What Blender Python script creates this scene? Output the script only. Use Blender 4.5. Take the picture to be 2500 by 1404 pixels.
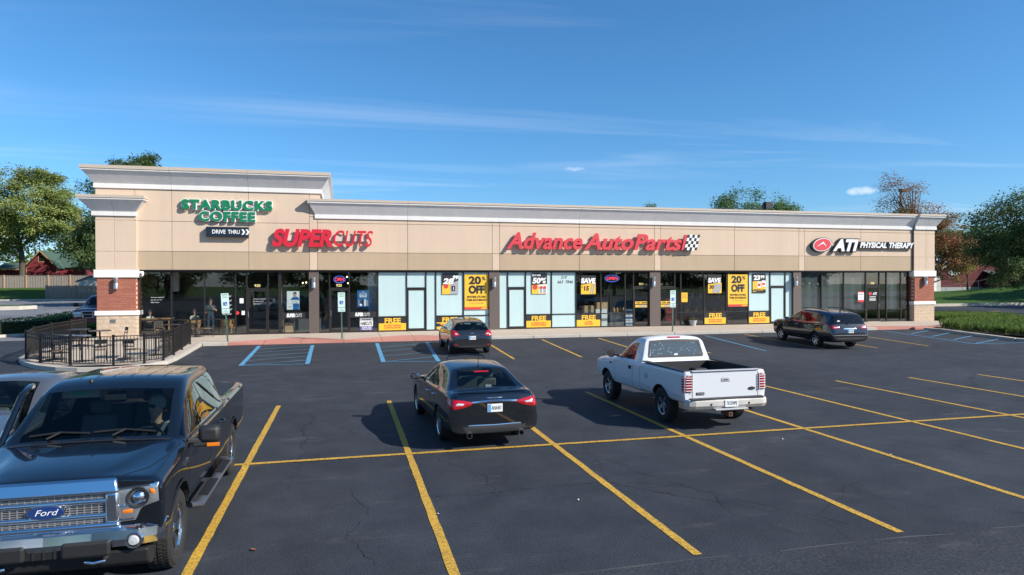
import bpy, bmesh, math, random
import numpy as np
from mathutils import Vector, Matrix
from mathutils.bvhtree import BVHTree

for _o in list(bpy.data.objects): bpy.data.objects.remove(_o)
SC = bpy.context.scene
COL = SC.collection
R = math.radians
rng = random.Random(7)

# ------------------------------------------------------------------ camera
cam_data = bpy.data.cameras.new('camera')
cam = bpy.data.objects.new('camera', cam_data); COL.objects.link(cam)
cam_data.sensor_width = 36.0
cam_data.lens = 1652.245 / 2500.0 * 36.0
cam_data.clip_start = 0.1; cam_data.clip_end = 6000
_r = Vector((0.9704, -0.2415, -0.0036)).normalized()
_f = Vector((0.2415, 0.9704, -0.0059)).normalized()
_u = _r.cross(_f).normalized()
cam.matrix_world = Matrix(((_r.x, _u.x, -_f.x, 0), (_r.y, _u.y, -_f.y, 0), (_r.z, _u.z, -_f.z, 3.067), (0, 0, 0, 1)))
SC.camera = cam
SC.render.resolution_x = 1024; SC.render.resolution_y = 575

# ------------------------------------------------------------------ sun and sky
SUN = Vector((1.35, -1.0, 1.12)).normalized()          # towards the sun
sun_data = bpy.data.lights.new('sun', 'SUN'); sun = bpy.data.objects.new('sun', sun_data); COL.objects.link(sun)
sun_data.energy = 5.0; sun_data.angle = R(0.53); sun_data.color = (1.0, 0.93, 0.83)
sun.rotation_euler = SUN.to_track_quat('Z', 'Y').to_euler()
sun.location = (30, -20, 40)
world = bpy.data.worlds.new('World'); SC.world = world; world.use_nodes = True
_nt = world.node_tree; _nt.nodes.clear()
def _wn(t, **k):
    n = _nt.nodes.new(t)
    for a, b in k.items(): setattr(n, a, b)
    return n
def _wl(a, b): _nt.links.new(a, b)
def wmath(op, a, b=None, c=None):
    n = _wn('ShaderNodeMath', operation=op)
    for i, v in enumerate((a, b, c)):
        if v is None: continue
        if isinstance(v, (int, float)): n.inputs[i].default_value = v
        else: _wl(v, n.inputs[i])
    return n.outputs[0]
sky = _wn('ShaderNodeTexSky'); sky.sky_type = 'NISHITA'; sky.sun_disc = False
sky.sun_elevation = math.asin(SUN.z); sky.sun_rotation = math.atan2(SUN.x, SUN.y)
sky.air_density = 1.0; sky.dust_density = 0.4; sky.ozone_density = 10.0; sky.altitude = 0
_tc = _wn('ShaderNodeTexCoord'); _sep = _wn('ShaderNodeSeparateXYZ'); _wl(_tc.outputs['Generated'], _sep.inputs[0])
_zc = wmath('MAXIMUM', _sep.outputs[2], 0.03)
_px = wmath('DIVIDE', _sep.outputs[0], _zc); _py = wmath('DIVIDE', _sep.outputs[1], _zc)
_cmb = _wn('ShaderNodeCombineXYZ'); _wl(_px, _cmb.inputs[0]); _wl(_py, _cmb.inputs[1])
_mp = _wn('ShaderNodeMapping'); _wl(_cmb.outputs[0], _mp.inputs[0])
_mp.inputs['Rotation'].default_value = (0, 0, R(38)); _mp.inputs['Scale'].default_value = (0.16, 0.75, 1)
_mp.inputs['Location'].default_value = (9.3, 4.4, 0)
_n1 = _wn('ShaderNodeTexNoise'); _wl(_mp.outputs[0], _n1.inputs['Vector'])
_n1.inputs['Scale'].default_value = 1.0; _n1.inputs['Detail'].default_value = 9; _n1.inputs['Roughness'].default_value = 0.58; _n1.inputs['Distortion'].default_value = 0.9
_n2 = _wn('ShaderNodeTexNoise'); _wl(_cmb.outputs[0], _n2.inputs['Vector']); _n2.inputs['Scale'].default_value = 0.22; _n2.inputs['Detail'].default_value = 2
_c1 = wmath('MULTIPLY', wmath('MAXIMUM', wmath('SUBTRACT', _n1.outputs[0], 0.52), 0.0), 1.5)
_c2 = wmath('MULTIPLY', wmath('MAXIMUM', wmath('SUBTRACT', _n2.outputs[0], 0.40), 0.0), 4.0)
_cir = wmath('MINIMUM', wmath('MULTIPLY', _c1, _c2), 0.30)
# a few small fair-weather puffs low in the sky, at real directions
def puff(direction, wx, wz):
    d = Vector(direction).normalized(); r = Vector((d.y, -d.x, 0)).normalized(); u = r.cross(d)
    def dot(v):
        n = _wn('ShaderNodeVectorMath', operation='DOT_PRODUCT'); _wl(_tc.outputs['Generated'], n.inputs[0]); n.inputs[1].default_value = v; return n.outputs['Value']
    nz = _wn('ShaderNodeTexNoise'); _wl(_tc.outputs['Generated'], nz.inputs['Vector']); nz.inputs['Scale'].default_value = 60; nz.inputs['Detail'].default_value = 5
    a = wmath('DIVIDE', dot(r), wx); b = wmath('DIVIDE', dot(u), wz)
    q = wmath('ADD', wmath('MULTIPLY', a, a), wmath('MULTIPLY', b, b))
    g = wmath('SUBTRACT', wmath('ADD', wmath('SUBTRACT', 1.0, q), wmath('MULTIPLY', nz.outputs[0], 3.4)), 1.75)
    front = wmath('GREATER_THAN', dot(d), 0.9)
    return wmath('MULTIPLY', wmath('MINIMUM', wmath('MAXIMUM', wmath('MULTIPLY', g, 0.45), 0.0), 0.55), front)
_p = None
for _d, _wx, _wz in (((0.6555, 0.7457, 0.1190), 0.020, 0.0055), ((0.777, 0.6, 0.155), 0.013, 0.004), ((0.325, 0.93, 0.165), 0.016, 0.0045)):
    _q = puff(_d, _wx, _wz); _p = _q if _p is None else wmath('MAXIMUM', _p, _q)
_cl = wmath('MAXIMUM', _cir, _p)
_mix = _wn('ShaderNodeMix', data_type='RGBA'); _wl(_cl, _mix.inputs[0]); _hs = _wn('ShaderNodeHueSaturation'); _hs.inputs['Saturation'].default_value = 1.06; _hs.inputs['Hue'].default_value = 0.492; _wl(sky.outputs[0], _hs.inputs['Color']); _wl(_hs.outputs[0], _mix.inputs[6]); _mix.inputs[7].default_value = (7.4, 7.7, 8.3, 1)
_bg = _wn('ShaderNodeBackground'); _bg.inputs['Strength'].default_value = 0.12; _wl(_mix.outputs[2], _bg.inputs['Color'])
_wo = _wn('ShaderNodeOutputWorld'); _wl(_bg.outputs[0], _wo.inputs['Surface'])
SC.view_settings.view_transform = 'Standard'; SC.view_settings.look = 'None'
SC.view_settings.exposure = 0.45; SC.view_settings.gamma = 1.0; SC.view_settings.use_curve_mapping = False
SC.cycles.max_bounces = 8; SC.cycles.transparent_max_bounces = 16

# ------------------------------------------------------------------ helpers
TMP = bpy.data.scenes.new('tmp'); TVL = TMP.view_layers[0]     # a scratch scene: glyphs and modifiers are evaluated there

class MB:
    """collects faces of one mesh"""
    def __init__(s): s.v = []; s.f = []; s.m = []
    def add(s, vs, fs, mi=0):
        k = len(s.v); s.v += [tuple(v) for v in vs]; s.f += [tuple(i + k for i in f) for f in fs]; s.m += [mi] * len(fs); return s
    def box(s, x0, x1, y0, y1, z0, z1, mi=0):
        return s.add([(x0,y0,z0),(x1,y0,z0),(x1,y1,z0),(x0,y1,z0),(x0,y0,z1),(x1,y0,z1),(x1,y1,z1),(x0,y1,z1)],
                     [(0,3,2,1),(4,5,6,7),(0,1,5,4),(1,2,6,5),(2,3,7,6),(3,0,4,7)], mi)
    def cbox(s, c, d, mi=0):
        return s.box(c[0]-d[0]/2, c[0]+d[0]/2, c[1]-d[1]/2, c[1]+d[1]/2, c[2]-d[2]/2, c[2]+d[2]/2, mi)
    def poly(s, pts, mi=0): return s.add(pts, [tuple(range(len(pts)))], mi)
    def prism(s, pts, axis, lo, hi, mi=0):
        n = len(pts)
        def P(p, t): return {'x': (t, p[0], p[1]), 'y': (p[0], t, p[1]), 'z': (p[0], p[1], t)}[axis]
        vs = [P(p, lo) for p in pts] + [P(p, hi) for p in pts]
        fs = [tuple(range(n)), tuple(range(2*n-1, n-1, -1))] + [(i, i+n, (i+1) % n + n, (i+1) % n) for i in range(n)]
        return s.add(vs, fs, mi)
    def tube(s, path, r, n=8, caps=True, mi=0, sy=1.0):
        path = [Vector(p) for p in path]; rs = r if isinstance(r, (list, tuple)) else [r] * len(path)
        vs = []; fs = []; ref = None
        for i, p in enumerate(path):
            t = (path[min(i+1, len(path)-1)] - path[max(i-1, 0)])
            if t.length < 1e-9: t = Vector((0, 0, 1))
            t.normalize()
            if ref is None: ref = Vector((0, 0, 1)) if abs(t.z) < .9 else Vector((1, 0, 0))
            a = t.cross(ref).normalized(); b = a.cross(t).normalized(); ref = b
            for k in range(n):
                q = 2*math.pi*(k+.5)/n
                vs.append(p + a*math.cos(q)*rs[i] + b*math.sin(q)*rs[i]*sy)
        for i in range(len(path)-1):
            for k in range(n):
                fs.append((i*n+k, i*n+(k+1) % n, (i+1)*n+(k+1) % n, (i+1)*n+k))
        if caps: fs += [tuple(range(n-1, -1, -1)), tuple(range((len(path)-1)*n, len(path)*n))]
        return s.add(vs, fs, mi)
    def lathe(s, prof, n=24, axis='z', c=(0,0,0), mi=0, close=False):
        vs = []; fs = []; m = len(prof)
        for k in range(n):
            q = 2*math.pi*k/n
            for (r, h) in prof:
                x, y = r*math.cos(q), r*math.sin(q)
                vs.append({'z': (c[0]+x, c[1]+y, c[2]+h), 'y': (c[0]+x, c[1]+h, c[2]+y), 'x': (c[0]+h, c[1]+x, c[2]+y)}[axis])
        for k in range(n):
            for i in range(m if close else m-1):
                a = k*m+i; b = k*m+(i+1) % m; c2 = ((k+1) % n)*m+(i+1) % m; d = ((k+1) % n)*m+i
                fs.append((a, b, c2, d))
        return s.add(vs, fs, mi)
    def xform(s, M):
        s.v = [tuple(M @ Vector(v)) for v in s.v]; return s
    def mesh(s, name='m'):
        me = bpy.data.meshes.new(name); me.from_pydata(s.v, [], s.f)
        me.polygons.foreach_set('material_index', s.m); me.validate(); me.update(); return me

def fix_normals(me):
    bm = bmesh.new(); bm.from_mesh(me); bmesh.ops.recalc_face_normals(bm, faces=bm.faces); bm.to_mesh(me); bm.free(); return me
def smooth(me, deg=35):
    me.polygons.foreach_set('use_smooth', [True]*len(me.polygons)); me.set_sharp_from_angle(angle=R(deg)); return me
def ob(name, me, mats, parent=None, label=None, cat=None, group=None, kind=None, loc=None, rot=None, world=False, bev=0, sm=None):
    if isinstance(me, MB): me = fix_normals(me.mesh(name))
    if not isinstance(mats, (list, tuple)): mats = [mats]
    if not me.materials:
        for m in mats: me.materials.append(m)
    if sm: smooth(me, sm)
    o = bpy.data.objects.new(name, me); COL.objects.link(o)
    if parent is not None:
        o.parent = parent
        if world: o.matrix_parent_inverse = parent.matrix_basis.inverted()
    if loc is not None: o.location = loc
    if rot is not None: o.rotation_euler = rot
    if bev:
        b = o.modifiers.new('bevel', 'BEVEL'); b.width = bev; b.segments = 2; b.limit_method = 'ANGLE'; b.angle_limit = R(40)
    return tag(o, label, cat, group, kind)
def tag(o, label=None, cat=None, group=None, kind=None):
    if label: o['label'] = label
    if cat: o['category'] = cat
    if group: o['group'] = group
    if kind: o['kind'] = kind
    return o
def thing(name, loc, label, cat, rz=0, group=None, rot=None):
    o = bpy.data.objects.new(name, None); COL.objects.link(o); o.location = loc
    o.rotation_euler = rot if rot is not None else (0, 0, rz); o.empty_display_size = .2
    return tag(o, label, cat, group)
def copy_tree(o, parent=None):
    c = o.copy(); COL.objects.link(c)
    if parent is not None: c.parent = parent
    for ch in list(o.children): copy_tree(ch, c)
    return c
def eval_mesh(o):
    TMP.collection.objects.link(o); TVL.update()
    me = bpy.data.meshes.new_from_object(o.evaluated_get(TVL.depsgraph))
    TMP.collection.objects.unlink(o); return me

_gly = {}; _adv = {}
def _width(s):
    cu = bpy.data.curves.new('g', 'FONT'); cu.body = s; cu.size = 1.0; o = bpy.data.objects.new('g', cu); me = eval_mesh(o); bpy.data.objects.remove(o)
    x = [v.co.x for v in me.vertices]; bpy.data.meshes.remove(me); return max(x)-min(x)
def advance(c):
    if c not in _adv: _adv[c] = (_width('H'+c+'H')-_width('HH'))/CAP if CAP != 1.0 else .7
    return _adv[c]
def glyph(ch, bold=0.0, shear=0.0, depth=0.0):
    """one character as a mesh: cap height 1, lying in x-z, front towards -y; returns vertices, faces, width"""
    key = (ch, bold, shear, depth)
    if key in _gly: return _gly[key]
    cu = bpy.data.curves.new('g', 'FONT'); cu.body = ch; cu.size = 1.0; cu.offset = bold; cu.shear = 0; cu.extrude = depth/2; cu.resolution_u = 4
    o = bpy.data.objects.new('g', cu); me = eval_mesh(o); bpy.data.objects.remove(o)
    vs = np.array([v.co for v in me.vertices]).reshape(-1, 3); fs = [tuple(p.vertices) for p in me.polygons]; bpy.data.meshes.remove(me)
    if len(vs):
        vs = vs / CAP; x = vs[:, 0] + shear*vs[:, 1]
        out = np.stack([x, -vs[:, 2]*CAP, vs[:, 1]], -1)
    else: out = vs
    w = advance(ch)
    _gly[key] = (out, fs, w); return _gly[key]
CAP = 1.0
_g = glyph('H')[0]; CAP = float(_g[:, 2].max()); _gly.clear(); _adv.clear()
def text_mb(mb, s, x, z, h, width=None, y=0.0, bold=0.0, shear=0.0, gap=0.0, center=True, mi=0, depth=0.0):
    """write s with cap height h (total width fitted when given) into mb"""
    gl = [glyph(c, bold, shear, depth/h if depth else 0) for c in s]
    tot = sum(g[2] for g in gl) + gap*(len(gl)-1)
    sx = (width/(tot*h)) if width else 1.0
    cx = x - (tot*h*sx/2 if center else 0)
    for g in gl:
        if len(g[0]): mb.add([(cx+v[0]*h*sx, y+v[1]*h, z+v[2]*h) for v in g[0]], g[1], mi)
        cx += (g[2]+gap)*h*sx
    return mb

# ------------------------------------------------------------------ materials
def new_mat(name):
    m = bpy.data.materials.new(name); m.use_nodes = True; nt = m.node_tree
    return m, nt, nt.nodes['Principled BSDF'], nt.nodes['Material Output']
def nd(nt, t, **k):
    n = nt.nodes.new(t)
    for a, b in k.items(): setattr(n, a, b)
    return n
def c4(c): return (c[0], c[1], c[2], 1.0)
def mat(name, col, rough=.6, metal=0.0, var=.12, vs=3.0, bump=0.0, bs=60.0, coat=0.0, spec=.5, col2=None, dirt=0.0, em=None, ems=0.0):
    """principled surface with a noise-driven variation of colour and roughness, optional fine relief"""
    m, nt, b, out = new_mat(name)
    tc = nd(nt, 'ShaderNodeTexCoord'); nz = nd(nt, 'ShaderNodeTexNoise'); nz.inputs['Scale'].default_value = vs; nz.inputs['Detail'].default_value = 6; nz.inputs['Roughness'].default_value = .6
    nt.links.new(tc.outputs['Object'], nz.inputs['Vector'])
    mx = nd(nt, 'ShaderNodeMix', data_type='RGBA'); nt.links.new(nz.outputs[0], mx.inputs[0])
    a = [max(0, v*(1-var)) for v in col]; d = col2 if col2 else [min(1, v*(1+var)) for v in col]
    mx.inputs[6].default_value = c4(a); mx.inputs[7].default_value = c4(d)
    cout = mx.outputs[2]
    if dirt:      # faint rain streaks down a wall
        mp = nd(nt, 'ShaderNodeMapping'); mp.inputs['Scale'].default_value = (2.2, 2.2, .12); nt.links.new(tc.outputs['Object'], mp.inputs[0])
        n3 = nd(nt, 'ShaderNodeTexNoise'); n3.inputs['Scale'].default_value = 1.0; n3.inputs['Detail'].default_value = 7; n3.inputs['Roughness'].default_value = .65; nt.links.new(mp.outputs[0], n3.inputs['Vector'])
        r3 = nd(nt, 'ShaderNodeMapRange'); nt.links.new(n3.outputs[0], r3.inputs[0]); r3.inputs[1].default_value = .35; r3.inputs[2].default_value = .7; r3.inputs[3].default_value = 1.0+dirt*.5; r3.inputs[4].default_value = 1.0-dirt
        m3 = nd(nt, 'ShaderNodeMix', data_type='RGBA', blend_type='MULTIPLY'); m3.inputs[0].default_value = 1; nt.links.new(cout, m3.inputs[6]); nt.links.new(r3.outputs[0], m3.inputs[7]); cout = m3.outputs[2]
    nt.links.new(cout, b.inputs['Base Color'])
    rr = nd(nt, 'ShaderNodeMapRange'); nt.links.new(nz.outputs[0], rr.inputs[0]); rr.inputs[3].default_value = max(0, rough-.06); rr.inputs[4].default_value = min(1, rough+.06)
    nt.links.new(rr.outputs[0], b.inputs['Roughness'])
    b.inputs['Metallic'].default_value = metal; b.inputs['Specular IOR Level'].default_value = spec
    if coat: b.inputs['Coat Weight'].default_value = coat; b.inputs['Coat Roughness'].default_value = .03
    if bump:
        n2 = nd(nt, 'ShaderNodeTexNoise'); n2.inputs['Scale'].default_value = bs; n2.inputs['Detail'].default_value = 4
        nt.links.new(tc.outputs['Object'], n2.inputs['Vector'])
        bp = nd(nt, 'ShaderNodeBump'); bp.inputs['Strength'].default_value = bump; bp.inputs['Distance'].default_value = .02
        nt.links.new(n2.outputs[0], bp.inputs['Height']); nt.links.new(bp.outputs[0], b.inputs['Normal'])
    if em: b.inputs['Emission Color'].default_value = c4(em); b.inputs['Emission Strength'].default_value = ems
    return m
def glass(name, tint, refl=1.0, rough=0.0, ior=1.5):
    """sheet glass: tinted see-through, mirror by Fresnel"""
    m, nt, b, out = new_mat(name); nt.nodes.remove(b)
    t = nd(nt, 'ShaderNodeBsdfTransparent'); t.inputs[0].default_value = c4(tint)
    g = nd(nt, 'ShaderNodeBsdfGlossy'); g.inputs['Roughness'].default_value = rough; g.inputs[0].default_value = (refl, refl, refl, 1)
    lw = nd(nt, 'ShaderNodeLayerWeight'); lw.inputs[0].default_value = .5          # Schlick reflectance, alike from both sides of the sheet
    p5 = nd(nt, 'ShaderNodeMath', operation='POWER'); nt.links.new(lw.outputs['Facing'], p5.inputs[0]); p5.inputs[1].default_value = 5
    f0 = ((ior-1)/(ior+1))**2
    f = nd(nt, 'ShaderNodeMath', operation='MULTIPLY_ADD'); nt.links.new(p5.outputs[0], f.inputs[0]); f.inputs[1].default_value = 1-f0; f.inputs[2].default_value = f0
    tc = nd(nt, 'ShaderNodeTexCoord'); nz = nd(nt, 'ShaderNodeTexNoise'); nz.inputs['Scale'].default_value = .8; nz.inputs['Detail'].default_value = 2; nt.links.new(tc.outputs['Object'], nz.inputs['Vector'])
    bp = nd(nt, 'ShaderNodeBump'); bp.inputs['Strength'].default_value = .02; bp.inputs['Distance'].default_value = .03
    nt.links.new(nz.outputs[0], bp.inputs['Height']); nt.links.new(bp.outputs[0], g.inputs['Normal'])
    mx = nd(nt, 'ShaderNodeMixShader'); nt.links.new(f.outputs[0], mx.inputs[0]); nt.links.new(t.outputs[0], mx.inputs[1]); nt.links.new(g.outputs[0], mx.inputs[2])
    nt.links.new(mx.outputs[0], out.inputs[0]); return m

def foliage_mat(name, cols, scale=.35):
    m, nt, b, out = new_mat(name)
    tc = nd(nt, 'ShaderNodeTexCoord'); nz = nd(nt, 'ShaderNodeTexNoise'); nz.inputs['Scale'].default_value = scale; nz.inputs['Detail'].default_value = 8; nz.inputs['Roughness'].default_value = .75
    nt.links.new(tc.outputs['Object'], nz.inputs['Vector'])
    cr = nd(nt, 'ShaderNodeValToRGB'); el = cr.color_ramp.elements
    while len(el) < len(cols): el.new(.5)
    for i, c in enumerate(cols): el[i].position = .3+.4*i/(len(cols)-1); el[i].color = c4(c)
    nt.links.new(nz.outputs[0], cr.inputs[0])
    b.inputs['Roughness'].default_value = .65; b.inputs['Specular IOR Level'].default_value = .25
    nt.links.new(cr.outputs[0], b.inputs['Base Color'])
    tr = nd(nt, 'ShaderNodeBsdfTranslucent'); nt.links.new(cr.outputs[0], tr.inputs[0])
    mx = nd(nt, 'ShaderNodeMixShader'); mx.inputs[0].default_value = .38
    nt.links.new(b.outputs[0], mx.inputs[1]); nt.links.new(tr.outputs[0], mx.inputs[2]); nt.links.new(mx.outputs[0], out.inputs[0]); return m
# ------------------------------------------------------------------ ground
def gz(Y): return min(max(.027*(Y-26.5), 0.0), .204)
def asphalt_mat(name, base, coarse=1.0, cracks=True):
    m, nt, b, out = new_mat(name); L = nt.links.new
    tc = nd(nt, 'ShaderNodeTexCoord')
    def noise(s, d=5, r=.6):
        n = nd(nt, 'ShaderNodeTexNoise'); n.inputs['Scale'].default_value = s; n.inputs['Detail'].default_value = d; n.inputs['Roughness'].default_value = r; L(tc.outputs['Object'], n.inputs['Vector']); return n
    def rng_(x, a, b_, c, d):
        n = nd(nt, 'ShaderNodeMapRange'); L(x, n.inputs[0])
        for i, v in enumerate((a, b_, c, d)): n.inputs[i+1].default_value = v
        return n.outputs[0]
    def mul(c, f):
        n = nd(nt, 'ShaderNodeMix', data_type='RGBA', blend_type='MULTIPLY'); n.inputs[0].default_value = 1; L(c, n.inputs[6]); L(f, n.inputs[7]); return n.outputs[2]
    big = noise(.18, 4); mid = noise(1.4, 5); fine = noise(38*coarse, 3, .7); grit = noise(120*coarse, 2, .8)
    rgb = nd(nt, 'ShaderNodeRGB'); rgb.outputs[0].default_value = c4(base)
    col = mul(rgb.outputs[0], rng_(big.outputs[0], .3, .7, .74, 1.28))
    col = mul(col, rng_(mid.outputs[0], .3, .72, .78, 1.22))
    col = mul(col, rng_(fine.outputs[0], .32, .7, .6, 1.5))
    col = mul(col, rng_(grit.outputs[0], .35, .72, .7, 1.6))
    # pale dusty scuffs
    sc = nd(nt, 'ShaderNodeMapping'); sc.inputs['Scale'].default_value = (.5, 1.4, 1); L(tc.outputs['Object'], sc.inputs[0])
    sn = nd(nt, 'ShaderNodeTexNoise'); sn.inputs['Scale'].default_value = .8; sn.inputs['Detail'].default_value = 9; sn.inputs['Roughness'].default_value = .72; L(sc.outputs[0], sn.inputs['Vector'])
    mx = nd(nt, 'ShaderNodeMix', data_type='RGBA'); L(rng_(sn.outputs[0], .57, .80, 0, .6), mx.inputs[0]); L(col, mx.inputs[6]); mx.inputs[7].default_value = (.13, .125, .12, 1); col = mx.outputs[2]
    if cracks:
        wp = noise(.9, 6, .65); add = nd(nt, 'ShaderNodeVectorMath', operation='MULTIPLY_ADD'); L(wp.outputs[1], add.inputs[0]); add.inputs[1].default_value = (.9, .9, 0); L(tc.outputs['Object'], add.inputs[2])
        vo = nd(nt, 'ShaderNodeTexVoronoi', feature='DISTANCE_TO_EDGE'); vo.inputs['Scale'].default_value = .17; L(add.outputs[0], vo.inputs['Vector'])
        mask = noise(.12, 2)
        line = nd(nt, 'ShaderNodeMath', operation='MULTIPLY'); L(rng_(vo.outputs[0], .0005, .005, .85, 0), line.inputs[0]); L(rng_(mask.outputs[0], .44, .58, 0, 1), line.inputs[1])
        mx = nd(nt, 'ShaderNodeMix', data_type='RGBA'); L(line.outputs[0], mx.inputs[0]); L(col, mx.inputs[6]); mx.inputs[7].default_value = (.008, .008, .009, 1); col = mx.outputs[2]
        # oil drips
        oil = nd(nt, 'ShaderNodeTexVoronoi', feature='F1'); oil.inputs['Scale'].default_value = .30; L(add.outputs[0], oil.inputs['Vector'])
        mx = nd(nt, 'ShaderNodeMix', data_type='RGBA'); L(rng_(oil.outputs['Distance'], .03, .15, .62, 0), mx.inputs[0]); L(col, mx.inputs[6]); mx.inputs[7].default_value = (.012, .012, .013, 1); col = mx.outputs[2]
    L(col, b.inputs['Base Color']); L(rng_(mid.outputs[0], .3, .7, .72, .92), b.inputs['Roughness']); b.inputs['Specular IOR Level'].default_value = .35
    bp = nd(nt, 'ShaderNodeBump'); bp.inputs['Strength'].default_value = .55; bp.inputs['Distance'].default_value = .012; L(fine.outputs[0], bp.inputs['Height'])
    bp2 = nd(nt, 'ShaderNodeBump'); bp2.inputs['Strength'].default_value = .4; bp2.inputs['Distance'].default_value = .006; L(grit.outputs[0], bp2.inputs['Height']); L(bp.outputs[0], bp2.inputs['Normal'])
    L(bp2.outputs[0], b.inputs['Normal']); return m
M_ASPH = asphalt_mat('asphalt', (.0255, .030, .038))
M_ASPH_OLD = asphalt_mat('asphalt_old', (.028, .032, .039), .6)
M_ROAD = asphalt_mat('road_asphalt', (.15, .155, .17), 1, False)
M_CONC = mat('concrete', (.47, .395, .31), .85, var=.16, vs=1.2, bump=.25, bs=90)
M_KERB = mat('kerb_concrete', (.47, .43, .37), .85, var=.22, vs=2.5, bump=.3, bs=60)
M_RED = mat('red_concrete', (.46, .20, .15), .85, var=.16, vs=1.6, bump=.3, bs=70)
M_GRASS = mat('lawn', (.055, .11, .022), .9, var=.45, vs=6, bump=.8, bs=40, spec=.1)
def paint_mat(name, col):
    m, nt, b, out = new_mat(name); L = nt.links.new
    tc = nd(nt, 'ShaderNodeTexCoord'); n = nd(nt, 'ShaderNodeTexNoise'); n.inputs['Scale'].default_value = 26; n.inputs['Detail'].default_value = 6; n.inputs['Roughness'].default_value = .75; L(tc.outputs['Object'], n.inputs['Vector'])
    mr = nd(nt, 'ShaderNodeMapRange'); L(n.outputs[0], mr.inputs[0]); mr.inputs[1].default_value = .40; mr.inputs[2].default_value = .54
    n2 = nd(nt, 'ShaderNodeTexNoise'); n2.inputs['Scale'].default_value = 1.3; n2.inputs['Detail'].default_value = 4; L(tc.outputs['Object'], n2.inputs['Vector'])
    c = nd(nt, 'ShaderNodeMix', data_type='RGBA'); L(n2.outputs[0], c.inputs[0]); c.inputs[6].default_value = c4([v*.78 for v in col]); c.inputs[7].default_value = c4([min(1, v*1.15) for v in col])
    mx = nd(nt, 'ShaderNodeMix', data_type='RGBA'); L(mr.outputs[0], mx.inputs[0]); mx.inputs[6].default_value = c4([v*.35+.02 for v in col]); L(c.outputs[2], mx.inputs[7])
    L(mx.outputs[2], b.inputs['Base Color']); b.inputs['Roughness'].default_value = .75
    bp = nd(nt, 'ShaderNodeBump'); bp.inputs['Strength'].default_value = .4; bp.inputs['Distance'].default_value = .008
    n3 = nd(nt, 'ShaderNodeTexNoise'); n3.inputs['Scale'].default_value = 45; L(tc.outputs['Object'], n3.inputs['Vector']); L(n3.outputs[0], bp.inputs['Height']); L(bp.outputs[0], b.inputs['Normal']); return m
M_YEL = paint_mat('yellow_paint', (.62, .36, .035))
M_BLUE = paint_mat('blue_paint', (.10, .36, .58))

def sheet(name, xs, ys, zf, m, **k):
    mb = MB(); vs = [(x, y, zf(x, y)) for y in ys for x in xs]; n = len(xs)
    mb.add(vs, [(j*n+i, j*n+i+1, (j+1)*n+i+1, (j+1)*n+i) for j in range(len(ys)-1) for i in range(n-1)])
    return ob(name, mb, m, **k)
# one sheet to the horizon (grass land), a little below the paved surfaces
def land_z(x, y):
    if y < 60: return -.06
    t = min((y-60)/40, 1); z = -.06 + 1.3*t
    if y > 100: z = 1.24 + min((y-100)/60, 1)*1.4
    return z
sheet('ground', [-2500, -300, -120, -60, 0, 60, 120, 300, 2500], [-900, -300, -100, 0, 30, 45, 60, 70, 80, 90, 100, 115, 130, 160, 300, 900, 3500], land_z, M_GRASS, kind='structure')
# the lot: flat, then rising gently to the walkway
sheet('parking_lot', [-48, -20, 0, 20, 34, 60, 90], [-44, -10, 6.55, 26.5, 34.06], lambda x, y: gz(y), M_ASPH, kind='structure')
_jr = random.Random(5); _je = [(x*.6, 6.72+.05*math.sin(x*.31)+_jr.uniform(-.035, .035)) for x in range(-70, 140)]
ob('drive_aisle', MB().add([(x, y, .004) for x, y in _je]+[(x, -43.9, .004) for x, y in _je], [(i, i+1, len(_je)+i+1, len(_je)+i) for i in range(len(_je)-1)]), M_ASPH_OLD, kind='structure')
M_SEAMP = mat('pale_seam', (.06, .065, .07), .9, var=.5, vs=9)
ob('asphalt_seam', MB().add([(x, y+.012+.01*math.sin(x*7), .0065) for x, y in _je]+[(x, y-.012-.012*math.sin(x*5), .0065) for x, y in _je], [(i, i+1, len(_je)+i+1, len(_je)+i) for i in range(len(_je)-1) if (i*7) % 5 < 4]), M_SEAMP, kind='structure')
# cracks that wander across the stalls
M_CRACK = mat('crack', (.006, .006, .007), .95)
def crack(pts, seed, w=.009):
    rr = random.Random(seed); P = []
    for a, b in zip(pts[:-1], pts[1:]):
        n = max(2, int(math.dist(a, b)/.12))
        for i in range(n): P.append((a[0]+(b[0]-a[0])*i/n+rr.gauss(0, .03), a[1]+(b[1]-a[1])*i/n+rr.gauss(0, .03), rr.uniform(.25, 1)*w))
    mb = MB(); vs = []
    for i, (x, y, ww) in enumerate(P):
        q = P[min(i+1, len(P)-1)]; p_ = P[max(i-1, 0)]; d = Vector((q[0]-p_[0], q[1]-p_[1])); d = d.normalized() if d.length > 1e-6 else Vector((1, 0)); vs += [(x-d.y*ww/2, y+d.x*ww/2, gz(y)+.005), (x+d.y*ww/2, y-d.x*ww/2, gz(y)+.005)]
    mb.add(vs, [(2*i, 2*i+1, 2*i+3, 2*i+2) for i in range(len(P)-1)]); return ob('asphalt_crack', mb, M_CRACK, kind='structure')
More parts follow.
